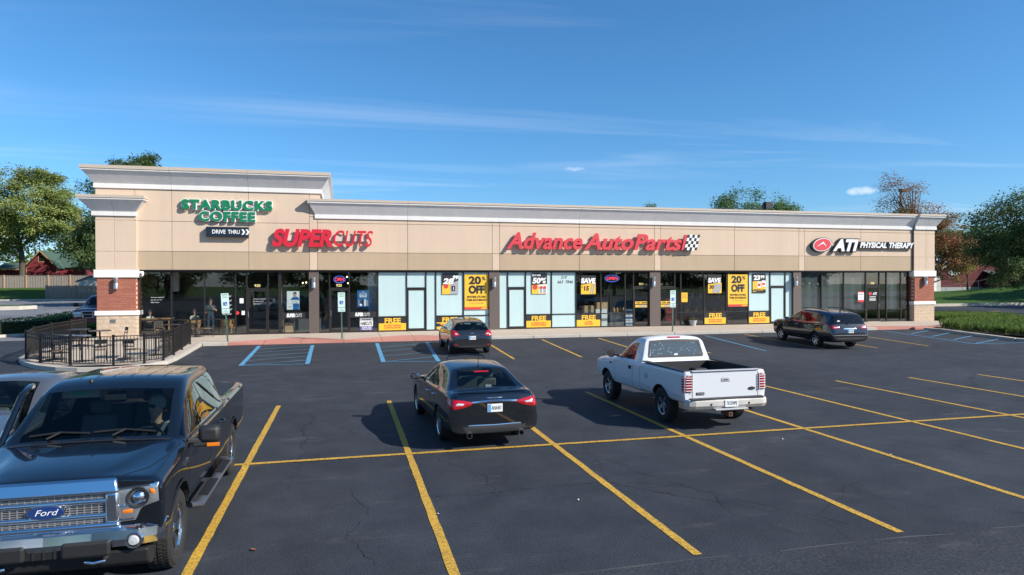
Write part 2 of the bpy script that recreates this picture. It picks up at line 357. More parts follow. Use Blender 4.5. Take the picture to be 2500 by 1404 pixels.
for i, pts in enumerate(([(3.9, 12.0), (4.5, 10.9), (4.6, 10.2), (5.2, 8.9), (5.0, 8.0), (5.4, 6.95)], [(4.3, 9.6), (4.9, 9.3), (5.6, 8.2), (6.3, 7.2)], [(6.9, 8.6), (7.6, 7.9), (7.9, 7.3)], [(8.2, 7.5), (9.0, 6.8), (9.9, 6.2)], [(.1, 10.2), (.3, 9.2), (.0, 8.4), (.4, 7.4)], [(-.9, 16.8), (-.2, 15.2), (.3, 14.0)], [(4.6, 17.0), (5.6, 16.2), (6.1, 14.2)],
        [(9.6, 22.4), (11.4, 21.6), (12.6, 22.3), (14.5, 21.5)], [(-6.0, 22.5), (-2.0, 21.8), (2.0, 22.4), (5.5, 21.9)], [(10.3, 11.2), (10.9, 9.9), (11.7, 9.0)], [(13.5, 21.0), (17.0, 19.6), (21.0, 19.8)], [(5.5, 33.0), (6.2, 30.0), (5.9, 27.0)], [(1.5, 11.9), (2.2, 10.6), (2.1, 9.4)])): crack(pts, 300+i)

# painted markings: strips with slightly ragged edges, 4 mm above the asphalt
marks = []
def stripe(a, b, w, m, name='parking_line', parent=None, zo=.006):
    a = Vector((a[0], a[1])); b = Vector((b[0], b[1])); d = (b-a); n = max(2, int(d.length/.25)); nn = Vector((-d.y, d.x)).normalized()
    mb = MB(); vs = []
    rr = random.Random(int(a.x*991+a.y*77+b.x*13))
    for i in range(n+1):
        q = a + d*(i/n)
        for s in (-1, 1):
            e = q + nn*(s*w/2 + rr.uniform(-.006, .006)); vs.append((e.x, e.y, gz(e.y)+zo))
    mb.add(vs, [(2*i, 2*i+1, 2*i+3, 2*i+2) for i in range(n)])
    return ob(name, mb, m, parent=parent, kind='structure' if parent is None else None)
X0 = 1.118
for k in range(-4, 12):
    x = X0 + 2.743*k
    y0, y1 = (6.88 if k > -1 else 6.6), 18.0
    stripe((x, y0), (x+.02, y1), .115, M_YEL)
stripe((-14.2, 12.24), (32, 12.33), .115, M_YEL, zo=.010)
for x, xb, ya, yb in ((6.84, 6.69, 26.55, 33.2), (9.86, 9.57, 26.55, 33.3), (12.94, 12.75, 26.55, 33.3), (21.7, 21.42, 26.6, 33.5), (24.3, 24.13, 26.45, 33.4), (27.6, 27.15, 26.58, 33.4), (15.7, 15.5, 26.5, 33.4)):
    stripe((x, yb), (xb, ya), .11, M_YEL)
def hatch(name, tl, tr, bl, br, wide, n, label=None):
    def lerp(a, b, t): return (a[0]+(b[0]-a[0])*t, a[1]+(b[1]-a[1])*t)
    stripe(tl, bl, wide, M_BLUE, name); stripe(tr, br, wide if wide > .12 else .1, M_BLUE, name); stripe(bl, br, .07, M_BLUE, name, zo=.010)
    for i in range(n):
        t0 = 1 - (i)/(n+.15); t1 = t0 - .85/(n+.15)
        stripe(lerp(tl, bl, t0 if t0 < 1 else .995), lerp(tr, br, max(t1, 0.0)), .06, M_BLUE, name, zo=.014)
hatch('access_aisle_line', (-3.83, 33.5), (-1.44, 33.3), (-3.76, 27.1), (-1.36, 26.99), .17, 5)
hatch('access_aisle_line', (1.56, 33.5), (3.97, 33.3), (1.50, 26.9), (3.62, 26.6), .17, 4)
stripe((19.1, 33.2), (18.34, 26.64), .1, M_BLUE, 'access_aisle_line')
stripe((31.0, 33.6), (30.15, 26.78), .1, M_BLUE, 'access_aisle_line'); stripe((30.15, 26.78), (33.6, 26.66), .09, M_BLUE, 'access_aisle_line', zo=.010)
for a, b in (((31.16, 31.69), (33.6, 32.95)), ((30.98, 30.14), (34.0, 31.75)), ((30.8, 28.6), (33.9, 30.15)), ((30.2, 26.85), (33.7, 28.45))):
    stripe(a, b, .1, M_BLUE, 'access_aisle_line', zo=.014)
stripe((11.9, 4.3), (13.2, 4.2), .3, M_ASPH_OLD, 'asphalt_patch', zo=.012)

# sidewalk: slabs with open joints, a kerb face along the lot
sw = ob('sidewalk', MB().box(-6.3, 36.2, 36.3, 39.3, .05, .30), M_KERB, kind='structure')
def slab(poly, m, name='slab', parent=None, z=None, th=.05):
    mb = MB(); n = len(poly); zt = (lambda x, y: gz(y)+.15) if z is None else z
    vs = [(x, y, zt(x, y)) for x, y in poly] + [(x, y, zt(x, y)-th) for x, y in poly]
    mb.add(vs, [tuple(range(n)), tuple(range(2*n-1, n-1, -1))] + [(i, (i+1) % n, (i+1) % n+n, i+n) for i in range(n)])
    return ob(name, mb, m, parent=parent, bev=.008)
edges = [-6.4, -5.3, -3.73, -2.03, -.0, 1.85, 3.5, 5.3, 7.2, 9.6, 12.2, 14.9, 17.7, 20.5, 23.2, 26.0, 28.7, 31.0, 33.4, 36.2]
for a, b in zip(edges[:-1], edges[1:]):
    red = (-5.4 < a < 5.2) or (30.9 < a < 33.5)
    g = .007
    ym = 36.0
    if red:
        # flared ramps of red concrete run down to the lot
        depth = lambda x: float(np.interp(x, [-5.4, -2.7, -1.6, 0.0, 2.9, 3.9, 5.3, 30.9, 32.5, 33.6], [34.25, 36.05, 36.05, 34.25, 36.1, 36.1, 35.0, 35.3, 35.3, 34.7]))
        n = 3
        xs = [a+g+(b-a-2*g)*i/n for i in range(n+1)]
        mb = MB()
        def q(x, t):
            d = depth(x); y = 34.06+(d-34.06)*t; f = .012+.136*max(0, 1-(d-34.25)/1.0)
            return (x, y, gz(y)+f+(.148-f)*t)
        for i in range(n):
            for t0, t1 in ((0, .34), (.34, .67), (.67, 1)):
                mb.add([q(xs[i], t0), q(xs[i+1], t0), q(xs[i+1], t1), q(xs[i], t1)], [(0, 1, 2, 3)])
            mb.add([q(xs[i], 0), q(xs[i+1], 0), (xs[i+1], 34.06, .0), (xs[i], 34.06, .0)], [(0, 1, 2, 3)])
        ob('ramp_slab', mb, M_RED, parent=sw, world=True)
        cp = [(x, depth(x)+.006) for x in xs] + [(b-g, 39.0), (a+g, 39.0)]
        slab(cp, M_CONC, parent=sw)
    else:
        slab([(a+g, 34.24), (b-g, 34.24), (b-g, 37.0), (a+g, 37.0)], M_CONC, parent=sw)
        slab([(a+g, 37.012), (b-g, 37.012), (b-g, 39.0), (a+g, 39.0)], M_CONC, parent=sw)
        mb = MB().box(a+g, b-g, 34.04, 34.232, .0, .352); ob('kerb', mb, M_KERB, parent=sw, bev=.02)
ob('red_kerb', MB().box(33.45, 34.3, 33.75, 34.03, .1, .34), M_RED, parent=sw, bev=.03)
# a little litter on the asphalt: dead leaves and scraps
def scrap(x, y, s, m, name, label, cat):
    mb = MB(); n = 7; rr = random.Random(int(x*100)); pts = [(x+math.cos(2*math.pi*i/n)*s*rr.uniform(.4, 1), y+math.sin(2*math.pi*i/n)*s*rr.uniform(.4, 1)) for i in range(n)]
    z = gz(y)
    vs = [(px, py, z+.008+rr.uniform(0, .03)) for px, py in pts] + [(x, y, z+.012)]
    mb.add(vs, [(i, (i+1) % n, n) for i in range(n)]); return ob(name, mb, m, label=label, cat=cat)
M_DEADLEAF = mat('dead_leaf', (.38, .10, .04), .8); M_PAPER = mat('paper_scrap', (.7, .68, .62), .8)
scrap(-1.02, 7.72+.55, .05, M_DEADLEAF, 'fallen_leaf', 'red brown dead leaf beside the yellow line right of the black pickup', 'leaf')
for i, (x, y) in enumerate(((1.2, 8.95), (3.2, 9.0), (3.9, 13.9), (8.3, 11.5), (9.4, 10.0), (9.9, 19.2))):
    scrap(x, y, .025, M_PAPER, 'litter_scrap', 'tiny pale scrap of litter lying on the asphalt', 'litter').__setitem__('group', 'pale litter scraps on the asphalt')
# ------------------------------------------------------------------ the strip mall
D, F, PY, SZ = 39.09, 38.83, 38.70, .354       # glass plane, fascia plane, pier plane, walkway level at the wall
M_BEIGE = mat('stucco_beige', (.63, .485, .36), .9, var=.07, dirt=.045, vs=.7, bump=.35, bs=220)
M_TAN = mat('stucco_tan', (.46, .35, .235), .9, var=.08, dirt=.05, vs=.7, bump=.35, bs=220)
M_JOINT = mat('stucco_joint', (.30, .23, .17), .9)
M_TRIM = mat('stucco_white', (.72, .70, .67), .85, var=.06, dirt=.05, vs=1.0, bump=.25, bs=180)
M_SOFFIT = mat('stucco_soffit_grey', (.70, .69, .68), .88, var=.08, dirt=.06, vs=.6, bump=.3, bs=200)
M_CAP = mat('cornice_cap', (.52, .43, .34), .6, var=.06)
M_BRONZE = mat('dark_bronze', (.030, .025, .023), .45, metal=.3, var=.15)
M_COLUMN = mat('brown_panel', (.115, .088, .075), .6, var=.08)
M_BRICK = mat('brick_red', (.36, .115, .068), .85, var=.25, vs=2.2, bump=.4, bs=80)
M_MORTAR = mat('mortar', (.66, .52, .42), .95, bump=.3)
M_STONE = mat('split_stone', (.55, .42, .30), .95, var=.2, vs=5, bump=.7, bs=30)
M_CAST = mat('cast_stone', (.78, .74, .70), .8, var=.04)
M_GLASS = glass('storefront_glass', (.88, .92, .92), 1.0, ior=1.75)
M_FROST = mat('frosted_film', (.50, .655, .645), .5, var=.10, vs=.30, coat=1.0, dirt=.05)
M_ROOF = mat('roof_membrane', (.5, .5, .48), .9)
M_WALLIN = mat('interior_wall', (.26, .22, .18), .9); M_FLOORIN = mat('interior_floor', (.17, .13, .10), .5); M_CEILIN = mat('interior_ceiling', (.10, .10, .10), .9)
M_METAL = mat('brushed_metal', (.62, .60, .58), .32, metal=.9, var=.05)
M_BLACK = mat('black_plastic', (.015, .015, .016), .5)
M_GREYSIDE = mat('pier_brick_side', (.36, .115, .068), .85)
bld = thing('strip_mall', (14, D, SZ), 'long single storey beige stucco strip mall with grey cornices and dark storefronts', 'building')
def bp_(name, mb, m, parent=None, **k): return ob(name, mb, m, parent=parent or bld, world=(parent is None), **k)
def sub(name, mb, m, parent, **k):
    o = ob(name, mb, m, parent=parent, **k); o.matrix_parent_inverse = (bld.matrix_basis).inverted() if parent is bld else Matrix.Identity(4); return o

# core volume behind the parapets, interior box
W0, W1 = -12.30, 39.9
bp_('wall', MB().box(W0+.1, W1-.1, F+.03, F+.30, 3.90, 7.45).box(W0+.1, -1.25, F+.031, F+.31, 7.2, 8.9), M_JOINT)
bp_('wall', MB().box(W0+.12, W0+.42, F+.31, D+17, .1, 7.4).box(W1-.42, W1-.12, F+.31, D+17, .1, 7.4).box(W0+.42, W1-.42, D+16.7, D+17, .1, 7.4), M_BEIGE)
bp_('wall', MB().box(-1.55, -1.25, F+.32, D+9, 7.0, 8.9).box(W0+.12, W0+.42, F+.32, D+9, 7.41, 8.9).box(W0+.42, -1.55, D+8.7, D+9, 7.0, 8.9), M_BEIGE)
bp_('roof', MB().box(W0+.42, W1-.42, F+.32, D+16.69, 6.55, 6.7), M_ROOF)
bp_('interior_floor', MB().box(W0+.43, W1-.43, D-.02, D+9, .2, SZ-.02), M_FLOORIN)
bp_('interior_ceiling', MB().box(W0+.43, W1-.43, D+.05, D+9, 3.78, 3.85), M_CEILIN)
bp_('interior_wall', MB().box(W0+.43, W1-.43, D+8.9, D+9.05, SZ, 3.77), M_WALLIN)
for x in (-3.42, 1.92, 13.65, 29.2):
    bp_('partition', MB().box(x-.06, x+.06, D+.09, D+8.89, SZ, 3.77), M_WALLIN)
bp_('soffit', MB().box(-10.4, 38.25, F+.02, D+.16, 3.80, 3.899), M_BRONZE)

# stucco panels of the fascia, joints open between them
TB, TT, JT, CB = 3.855, 4.82, 6.455, 6.69        # band bottom / band top / joint / cornice bottom
g = .011
def panel(x0, x1, z0, z1, m, y=F, th=.028): return bp_('panel', MB().box(x0+g, x1-g, y, y+th, z0+g, z1-g), m, bev=.006)
for x0, x1 in ((-10.49, -8.74), (-8.74, -4.95), (-4.95, -1.81)):
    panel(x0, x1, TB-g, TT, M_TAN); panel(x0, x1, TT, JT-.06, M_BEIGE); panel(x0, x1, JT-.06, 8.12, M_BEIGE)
panel(-12.33, -10.49, 6.6, 8.12, M_BEIGE)
panel(-1.81, -1.39, TB-g, CB+.1, M_BEIGE)
panel(-1.81, -1.21, CB+.1, 8.12, M_BEIGE)
for x0, x1 in ((-1.39, 3.55), (3.55, 8.48), (8.92, 13.88), (13.88, 18.84), (19.26, 24.43), (24.43, 29.21), (29.64, 34.04), (34.04, 38.31)):
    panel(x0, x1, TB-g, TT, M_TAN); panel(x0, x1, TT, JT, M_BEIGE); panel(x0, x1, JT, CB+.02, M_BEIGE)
for x0, x1 in ((8.48, 8.92), (18.84, 19.26), (29.21, 29.64)):
    panel(x0, x1, TB-g, TT, M_BEIGE); panel(x0, x1, TT, JT, M_BEIGE); panel(x0, x1, JT, CB+.02, M_BEIGE)

# cornices: white band, sloping grey soffit, white fillet, tan cap; mitred returns at the ends
def cornice(x0, x1, y, zs, p, joints, back, endL=True, endR=True):
    z0, z1, z2, z3, z4 = zs
    prof = [((.05, z0), (.07, z0), (.07, z1), M_TRIM), None]
    segs = [((.0, z0, .07, z0), M_TRIM), ((.07, z0, .07, z1), M_TRIM), ((.07, z1, .045, z1+.01), M_TRIM), ((.045, z1+.01, p-.05, z2), M_SOFFIT), ((p-.05, z2, p, z2+.012), M_TRIM), ((p, z2+.012, p, z3), M_TRIM), ((p, z3, p+.035, z3), M_CAP), ((p+.035, z3, p+.035, z4), M_CAP), ((p+.035, z4, -.3, z4), M_CAP)]
    xs = [x0] + list(joints) + [x1]; mats = [M_TRIM, M_SOFFIT, M_CAP]
    for i in range(len(xs)-1):
        L = endL and i == 0; Rr = endR and i == len(xs)-2
        mb = MB()
        for (pa, za, pb, zb), m in segs:
            mi = mats.index(m)
            la, lb = (xs[i]-pa if L else xs[i]+.006), (xs[i]-pb if L else xs[i]+.006)
            ra, rb = (xs[i+1]+pa if Rr else xs[i+1]-.006), (xs[i+1]+pb if Rr else xs[i+1]-.006)
            mb.add([(la, y-pa, za), (ra, y-pa, za), (rb, y-pb, zb), (lb, y-pb, zb)], [(0, 1, 2, 3)], mi)
            if L: mb.add([(xs[i]-pa, y-pa, za), (xs[i]-pa, back, za), (xs[i]-pb, back, zb), (xs[i]-pb, y-pb, zb)], [(0, 1, 2, 3)], mi)
            if Rr: mb.add([(xs[i+1]+pa, y-pa, za), (xs[i+1]+pa, back, za), (xs[i+1]+pb, back, zb), (xs[i+1]+pb, y-pb, zb)], [(0, 1, 2, 3)], mi)
        # close the joint ends
        for x, do in ((xs[i]+.006, not L), (xs[i+1]-.006, not Rr)):
            if do: mb.add([(x, y-a[0], a[1]) for a, _m in segs] + [(x, y+.29, z4), (x, y+.29, z0)], [tuple(range(len(segs)+2))], 1)
        bp_('cornice', mb, mats)
cornice(-12.33, -1.21, F, (8.06, 8.28, 8.90, 8.99, 9.16), .52, (-8.74, -4.95), D+9)
cornice(-1.45, 38.30, F, (CB, 6.90, 7.50, 7.60, 7.73), .44, (3.55, 13.88, 24.43, 34.04), D+17, True, False)
cornice(38.33, 40.05, PY-.01, (CB+.005, 6.905, 7.505, 7.605, 7.735), .44, (39.28,), D+17, False, True)
cornice(-12.38, -10.45, PY-.01, (6.62, 6.82, 7.40, 7.49, 7.63), .56, (-11.42,), F+.02)
bp_('downspout', MB().box(38.27, 38.345, F-.075, F-.005, 3.9, 7.74), M_COLUMN)

# piers: stucco above, brick, cast bands, split-face stone
def pier(x0, x1, left):
    y = PY; xb0, xb1 = x0+.05, x1-.05
    bp_('pier_core', MB().box(xb0+.018, xb1-.018, y+.018, D+.5, .15, 6.75), M_MORTAR)
    mid = -11.42 if left else 39.28
    for a, b in ((x0, mid), (mid, x1)):
        for z0, z1 in ((3.86, TT-.03), (TT-.03, 6.4), (6.4, 6.66)):
            bp_('panel', MB().box(a+g/1.5, b-g/1.5, y, y+.05, z0+g, z1-g), M_BEIGE, bev=.006)
    for x in (x0, x1):     # stucco on the return faces
        s = .005 if x == x0 else -.005
        bp_('panel', MB().box(min(x+s, x+s*6), max(x+s, x+s*6), y+.055, D+.45, 3.87, 6.66), M_BEIGE)
    bp_('cast_band', MB().box(x0-.07, x1+.07, y-.07, D+.52, 3.45, 3.852), M_CAST, bev=.012)
    bp_('cast_band', MB().box(x0-.05, x1+.05, y-.05, D+.51, 1.50, 1.735), M_CAST, bev=.02)
    # bricks
    n = 14; h = (3.45-1.735)/n; L = .395
    bm = MB().cbox((0, 0, 0), (L-.018, .075, h-.019)).mesh('brick'); bmh = MB().cbox((0, 0, 0), (.18, .075, h-.015)).mesh('brick_half')
    for q in (bm, bmh): q.materials.append(M_BRICK)
    bs = MB().cbox((0, 0, 0), (.075, L-.018, h-.019)).mesh('brick_side'); bs.materials.append(M_BRICK)
    wx = xb1-xb0
    for r in range(n):
        z = 1.735+h*(r+.5); x = xb0; off = L/2 if r % 2 else 0
        e = [xb0]; t = xb0 + (L-off if off else L)
        while t < xb1-.06: e.append(t); t += L
        e.append(xb1)
        for a, b in zip(e[:-1], e[1:]):
            w = b-a
            me = bm if abs(w-L) < .01 else None
            if me is None:
                me = MB().cbox((0, 0, 0), (max(w-.018, .03), .075, h-.019)).mesh('brick'); me.materials.append(M_BRICK)
            o = ob('brick', me, M_BRICK, parent=bld, loc=((a+b)/2, y+.04+rng.uniform(-.004, .004), z)); o.matrix_parent_inverse = bld.matrix_basis.inverted()
        for sx in (xb0+.033, xb1-.033):
            if (left and sx < -12) : pass
            k = 0; yy = y+.085 + (L/2 if r % 2 else 0)
            while yy < D+.3:
                o = ob('brick', bs, M_BRICK, parent=bld, loc=(sx+rng.uniform(-.003, .003), yy+L/2, z)); o.matrix_parent_inverse = bld.matrix_basis.inverted(); yy += L
    # split stones
    n = 5; h = (1.50-SZ)/n; L = .52
    for r in range(n):
        z = SZ+h*(r+.5); t = xb0 + (L/2 if r % 2 else L); e = [xb0-.02]
        while t < xb1-.08: e.append(t); t += L
        e.append(xb1+.02)
        for a, b in zip(e[:-1], e[1:]):
            mb = MB(); nx, nz = 5, 3; d = rng.uniform(0, .012)
            vs = []
            for j in range(nz+1):
                for i in range(nx+1):
                    edge = i in (0, nx) or j in (0, nz)
                    vs.append((a+.003+(b-a-.006)*i/nx, y+.012-(0 if edge else rng.uniform(.002, .012))-d*0, z-h/2+.003+(h-.006)*j/nz))
            mb.add(vs, [(j*(nx+1)+i, j*(nx+1)+i+1, (j+1)*(nx+1)+i+1, (j+1)*(nx+1)+i) for j in range(nz) for i in range(nx)])
            mb.box(a+.003, b-.003, y+.0145, y+.06, z-h/2+.003, z+h/2-.003)
            o = ob('stone', mb, M_STONE, parent=bld); o.matrix_parent_inverse = bld.matrix_basis.inverted()
        for sx in (xb0-.01, xb1+.01):
            yy = y+.06
            o = ob('stone', MB().cbox((sx, (yy+D+.2)/2, z), (.05, D+.2-yy, h-.012)), M_STONE, parent=bld); o.matrix_parent_inverse = bld.matrix_basis.inverted()
pier(-12.30, -10.38, True)
pier(38.28, 40.03, False)

# storefront bays: mullions, panes, doors
ZB, ZT, ZR, ZD = SZ, 3.80, 1.20, 2.80
def mull(x0, x1, z0, z1, y0=D-.05, y1=D+.05, m=M_BRONZE, name='mullion'): return bp_(name, MB().box(x0, x1, y0, y1, z0, z1), m)
def pane(x0, x1, z0, z1, m=M_GLASS, name='pane'): return bp_(name, MB().box(x0, x1, D-.004, D+.004, z0, z1), m)
def vm(x, w=.06): mull(x-w/2, x+w/2, ZB, ZT)
def rail(x0, x1, z, w=.06): mull(x0, x1, z-w/2, z+w/2, D-.045, D+.045)
def bay(x0, x1, low=True, mtop=M_GLASS, mlow=None, low_z=ZR, botrail=.07):
    a, b = x0+.03, x1-.03
    rail(a, b, ZB+botrail/2, botrail); rail(a, b, ZT-.04, .08)
    if low:
        rail(a, b, low_z); pane(a, b, ZB+botrail, low_z-.03, mlow or mtop); pane(a, b, low_z+.03, ZT-.08, mtop)
    else: pane(a, b, ZB+botrail, ZT-.08, mtop)
def door(x0, x1, mtop=M_GLASS, mdoor=M_GLASS, handle=None, zd=ZD):
    a, b = x0+.03, x1-.03
    rail(a, b, ZT-.04, .08); rail(a, b, zd+.03, .07); pane(a, b, zd+.065, ZT-.08, mtop)
    d = bp_('door', MB().box(a+.004, a+.075, D-.03, D+.025, ZB+.01, zd-.01).box(b-.075, b-.004, D-.03, D+.025, ZB+.01, zd-.01).box(a+.075, b-.075, D-.03, D+.025, zd-.10, zd-.01).box(a+.075, b-.075, D-.03, D+.025, ZB+.01, ZB+.16), M_BRONZE)
    sub2(d, 'pane', MB().box(a+.075, b-.075, D-.008, D+.0, ZB+.16, zd-.10), mdoor)
    if handle is not None:
        hx = a+.04 if handle == 'l' else b-.04
        sub2(d, 'handle', MB().tube([(hx, D-.035, 1.27), (hx, D-.09, 1.29), (hx, D-.09, 1.58), (hx, D-.035, 1.60)], .014, 8), M_METAL)
def sub2(parent, name, mb, m):
    o = ob(name, mb, m, parent=parent); o.matrix_parent_inverse = Matrix.Translation(bld.location).inverted() if False else Matrix.Identity(4)
    o.matrix_parent_inverse = parent.matrix_basis.inverted(); return o
S = [-10.33, -8.83, -7.21, -5.66, -5.09, -4.0, -3.35, -1.84, -1.35, -.76, .32, 1.89, 3.51, 4.61, 5.18, 6.79, 8.33, 8.92, 9.46, 10.56, 12.18, 13.74, 15.35, 16.95, 17.51, 18.58, 19.26, 20.33, 20.75, 22.38, 23.99, 25.59, 27.19, 28.33, 28.87, 29.44, 31.13, 32.88, 34.64, 35.73, 36.33, 37.52, 38.15]
for x in S: vm(x, .065)
mull(-3.47, -3.38, ZB, ZT)
for x0, x1 in ((-1.84, -1.35), (8.33, 8.92), (18.58, 19.26), (28.87, 29.44)):      # brown clad columns
    bp_('column', MB().box(x0-.02, x1+.02, D-.17, D+.1, ZB, 3.84), M_COLUMN, bev=.01)
bay(S[0], S[1]); bay(S[1], S[2]); bay(S[2], S[3]); bay(S[3], S[4], False); door(S[4], S[5], handle='l'); bay(S[5], S[6], False)
bay(S[6], S[7]); bay(S[8], S[9], False); door(S[9], S[10], handle='l'); bay(S[10], S[11])
FR = M_FROST
bay(S[11], S[12], True, FR); door(S[12], S[13], FR, FR); bay(S[13], S[14], False, FR); bay(S[14], S[15], True, FR); bay(S[15], S[16], True, FR)
bay(S[17], S[18], False, FR); door(S[18], S[19], FR, FR); bay(S[19], S[20], True, FR); bay(S[20], S[21], True, FR)
bay(S[21], S[22]); bay(S[22], S[23]); bay(S[23], S[24]); door(S[24], S[25])
door(S[26], S[27]); bay(S[27], S[28]); bay(S[28], S[29]); bay(S[29], S[30]); bay(S[30], S[31]); bay(S[31], S[32], True, FR); door(S[32], S[33], FR, FR); bay(S[33], S[34], False, FR)
bay(S[35], S[36]); bay(S[36], S[37]); bay(S[37], S[38]); door(S[38], S[39], handle='r'); bay(S[39], S[40], False); bay(S[40], S[41]); bay(S[41], S[42])
bp_('threshold', MB().box(34.7, 35.7, D-.18, D-.05, SZ+.002, SZ+.03), M_CONC)
# wall sconces: short up-down metal cylinders, each its own thing
def sconce(x, y, label):
    t = thing('wall_sconce', (x, y, 2.86), label, 'wall lamp', group='cylinder wall lamps along the front')
    ob('lamp_shade', MB().lathe([(.0, .0), (.105, .0), (.115, .01), (.115, .27), (.108, .285), (.108, .30), (.115, .315), (.115, .57), (.105, .58), (0, .58)], 20, c=(0, -.14, 0)), M_METAL, parent=t, sm=40)
    ob('bracket', MB().box(-.05, .05, -.06, .0, .15, .43), M_METAL, parent=t, bev=.008)
sconce(-11.32, PY, 'silver cylinder wall lamp on the brick pier beside the patio')
sconce(-1.60, D-.17, 'silver cylinder wall lamp on the brown column under the red haircut sign')
sconce(8.58, D-.17, 'silver cylinder wall lamp on the brown column behind the dark hatchback')
sconce(18.75, D-.17, 'silver cylinder wall lamp on the column between the auto parts doors')
sconce(28.95, D-.17, 'silver cylinder wall lamp on the column above the dark crossover')
sconce(39.12, PY, 'silver cylinder wall lamp on the brick pier at the far end')
t = thing('security_camera', (-10.2, D-.25, 3.6), 'white dome security camera under the soffit beside the brick pier', 'camera')
ob('housing', MB().lathe([(0, .18), (.07, .18), (.11, .12), (.12, .02), (.1, -.04), (.05, -.09), (0, -.1)], 14), M_CAST, parent=t, sm=40)
ob('lens', MB().lathe([(0, -.02), (.05, -.02), (.045, .03), (0, .05)], 12, axis='y', c=(0, -.115, .02)), M_BLACK, parent=t, sm=40)
ob('mount', MB().box(-.04, .04, 0.05, .22, .1, .19), M_CAST, parent=t)
ob('outlet_cover', MB().box(-11.62, -11.36, PY-.035, PY-.02, 1.13, 1.30), M_METAL, label='small metal outlet cover on the stone base of the brick pier', cat='outlet cover', bev=.006)
# ------------------------------------------------------------------ channel-letter signs
M_GREEN = mat('sign_green', (.005, .20, .075), .4, var=.05); M_WHITE = mat('sign_white', (.82, .82, .80), .45, var=.03)
M_SRED = mat('sign_red', (.62, .012, .030), .35, var=.05, coat=.3); M_SCORAL = mat('sign_coral_red', (.66, .045, .055), .4, var=.05, coat=.3)
M_SBLACK = mat('sign_black', (.012, .012, .014), .4); M_NAVY = mat('sign_navy', (.012, .02, .035), .35); M_RACE = mat('raceway', (.62, .52, .43), .6)
M_POY = mat('poster_yellow', (.83, .48, .03), .55, var=.04); M_POK = mat('poster_black', (.02, .02, .022), .5); M_POW = mat('poster_white', (.8, .8, .78), .5)
M_POR = mat('poster_red', (.62, .05, .04), .5); M_POB = mat('poster_blue', (.02, .13, .36), .5); M_POG = mat('poster_grey', (.35, .36, .38), .5); M_POP = mat('poster_purple', (.10, .06, .27), .5)
M_SKINP = mat('poster_skin', (.50, .30, .21), .6); M_CARD = mat('cardboard', (.52, .33, .17), .85)
def letters(root, s, x, z, h, width, m, bold, shear=0., gap=0., y0=0., depth=.1, back=None, bback=.0, dback=.0, per=None):
    """each character its own part; optional wider backing letter behind it as a sub-part"""
    gl = [glyph(c, bold, shear, 0) for c in s]; tot = sum(g_[2] for g_ in gl)+gap*(len(gl)-1); sx = width/(tot*h); cx = x
    for i, c in enumerate(s):
        w = gl[i][2]
        if c != ' ':
            vs, fs, _w = glyph(c, bold, shear, depth/h)
            hh = h*(per(i, len(s)) if per else 1)
            mb = MB().add([(cx+v[0]*h*sx, y0+v[1]*h, z+v[2]*hh) for v in vs], fs)
            o = ob('letter', mb, m, parent=root)
            if back:
                vs2, fs2, w2 = glyph(c, bback, shear, dback/h); dx = 0
                mb = MB().add([(cx+(v[0]-dx)*h*sx, y0+depth/2+dback/2+.002+v[1]*h, z+v[2]*hh) for v in vs2], fs2)
                ob('letter_back', mb, back, parent=o)
        cx += (w+gap)*h*sx
    return root
SY = F-.25
t = thing('coffee_shop_sign', (-5.97, F, 6.42), 'green STARBUCKS COFFEE channel letters with white edges on the tall parapet', 'sign')
def L(x): return x+5.97
letters(t, 'STARBUCKS', L(-8.22), 7.07-6.42, .46, 4.50, M_GREEN, .040, gap=.12, y0=-.19, depth=.05, back=M_WHITE, bback=.092, dback=.10)
letters(t, 'COFFEE', L(-7.39), 6.46-6.42, .46, 2.80, M_GREEN, .040, gap=.12, y0=-.19, depth=.05, back=M_WHITE, bback=.092, dback=.10)
for z in (.83, .25): ob('raceway', MB().box(-1.9, 1.9, -.13, -.01, z, z+.12) if z > .5 else MB().box(-1.1, 1.0, -.13, -.01, z, z+.12), M_RACE, parent=t)
t = thing('drive_thru_sign', (-5.98, F, 5.60), 'black DRIVE THRU box sign with white arrows below the coffee sign', 'sign')
ob('cabinet', MB().box(-1.05, 1.06, -.28, -.002, 0, .53), M_NAVY, parent=t, bev=.01)
for wd, x, w in (('DRIVE', -.42, .68), ('THRU', .33, .6)): ob('lettering', text_mb(MB(), wd, x, .17, .20, w, y=-.285, bold=.02), M_WHITE, parent=t)
for dx in (0, .21):
    ob('arrow', MB().prism([(.70+dx, .12), (.80+dx, .12), (.90+dx, .265), (.80+dx, .41), (.70+dx, .41), (.80+dx, .265)], 'y', -.29, -.282), M_WHITE, parent=t)
t = thing('haircut_sign', (-1.1, F, 5.17), 'red SUPERCUTS channel letters, bold then thin, mounted over the brown column', 'sign')
letters(t, 'SUPER', -2.65, 0, .85, 3.10, M_SRED, .045, .22, gap=.0, y0=-.20, depth=.12)
letters(t, 'CUTS', .48, 0, .85, 2.15, M_SRED, .006, .22, gap=.03, y0=-.20, depth=.12)
ob('raceway', MB().box(-2.2, 2.3, -.12, -.01, .28, .60), M_RACE, parent=t)
t = thing('auto_parts_sign', (15.5, F, 5.14), 'long coral red Advance Auto Parts channel letters with a checkered flag', 'sign')
xx = 9.35-15.5
for wd, x0, w in (('Advance', 9.35, 4.55), ('Auto', 14.15, 3.05), ('Parts', 17.28, 3.15)):
    letters(t, wd, x0-15.5, 0, .90, w, M_SCORAL, .030, .28, gap=.02, y0=-.22, depth=.14)
ob('raceway', MB().box(-5.6, 5.0, -.13, -.01, .30, .50), M_RACE, parent=t)
ob('flag_staff', MB().prism([(4.98, -.02), (5.15, -.02), (5.40, .93), (5.24, .93)], 'y', -.36, -.20), M_SCORAL, parent=t)
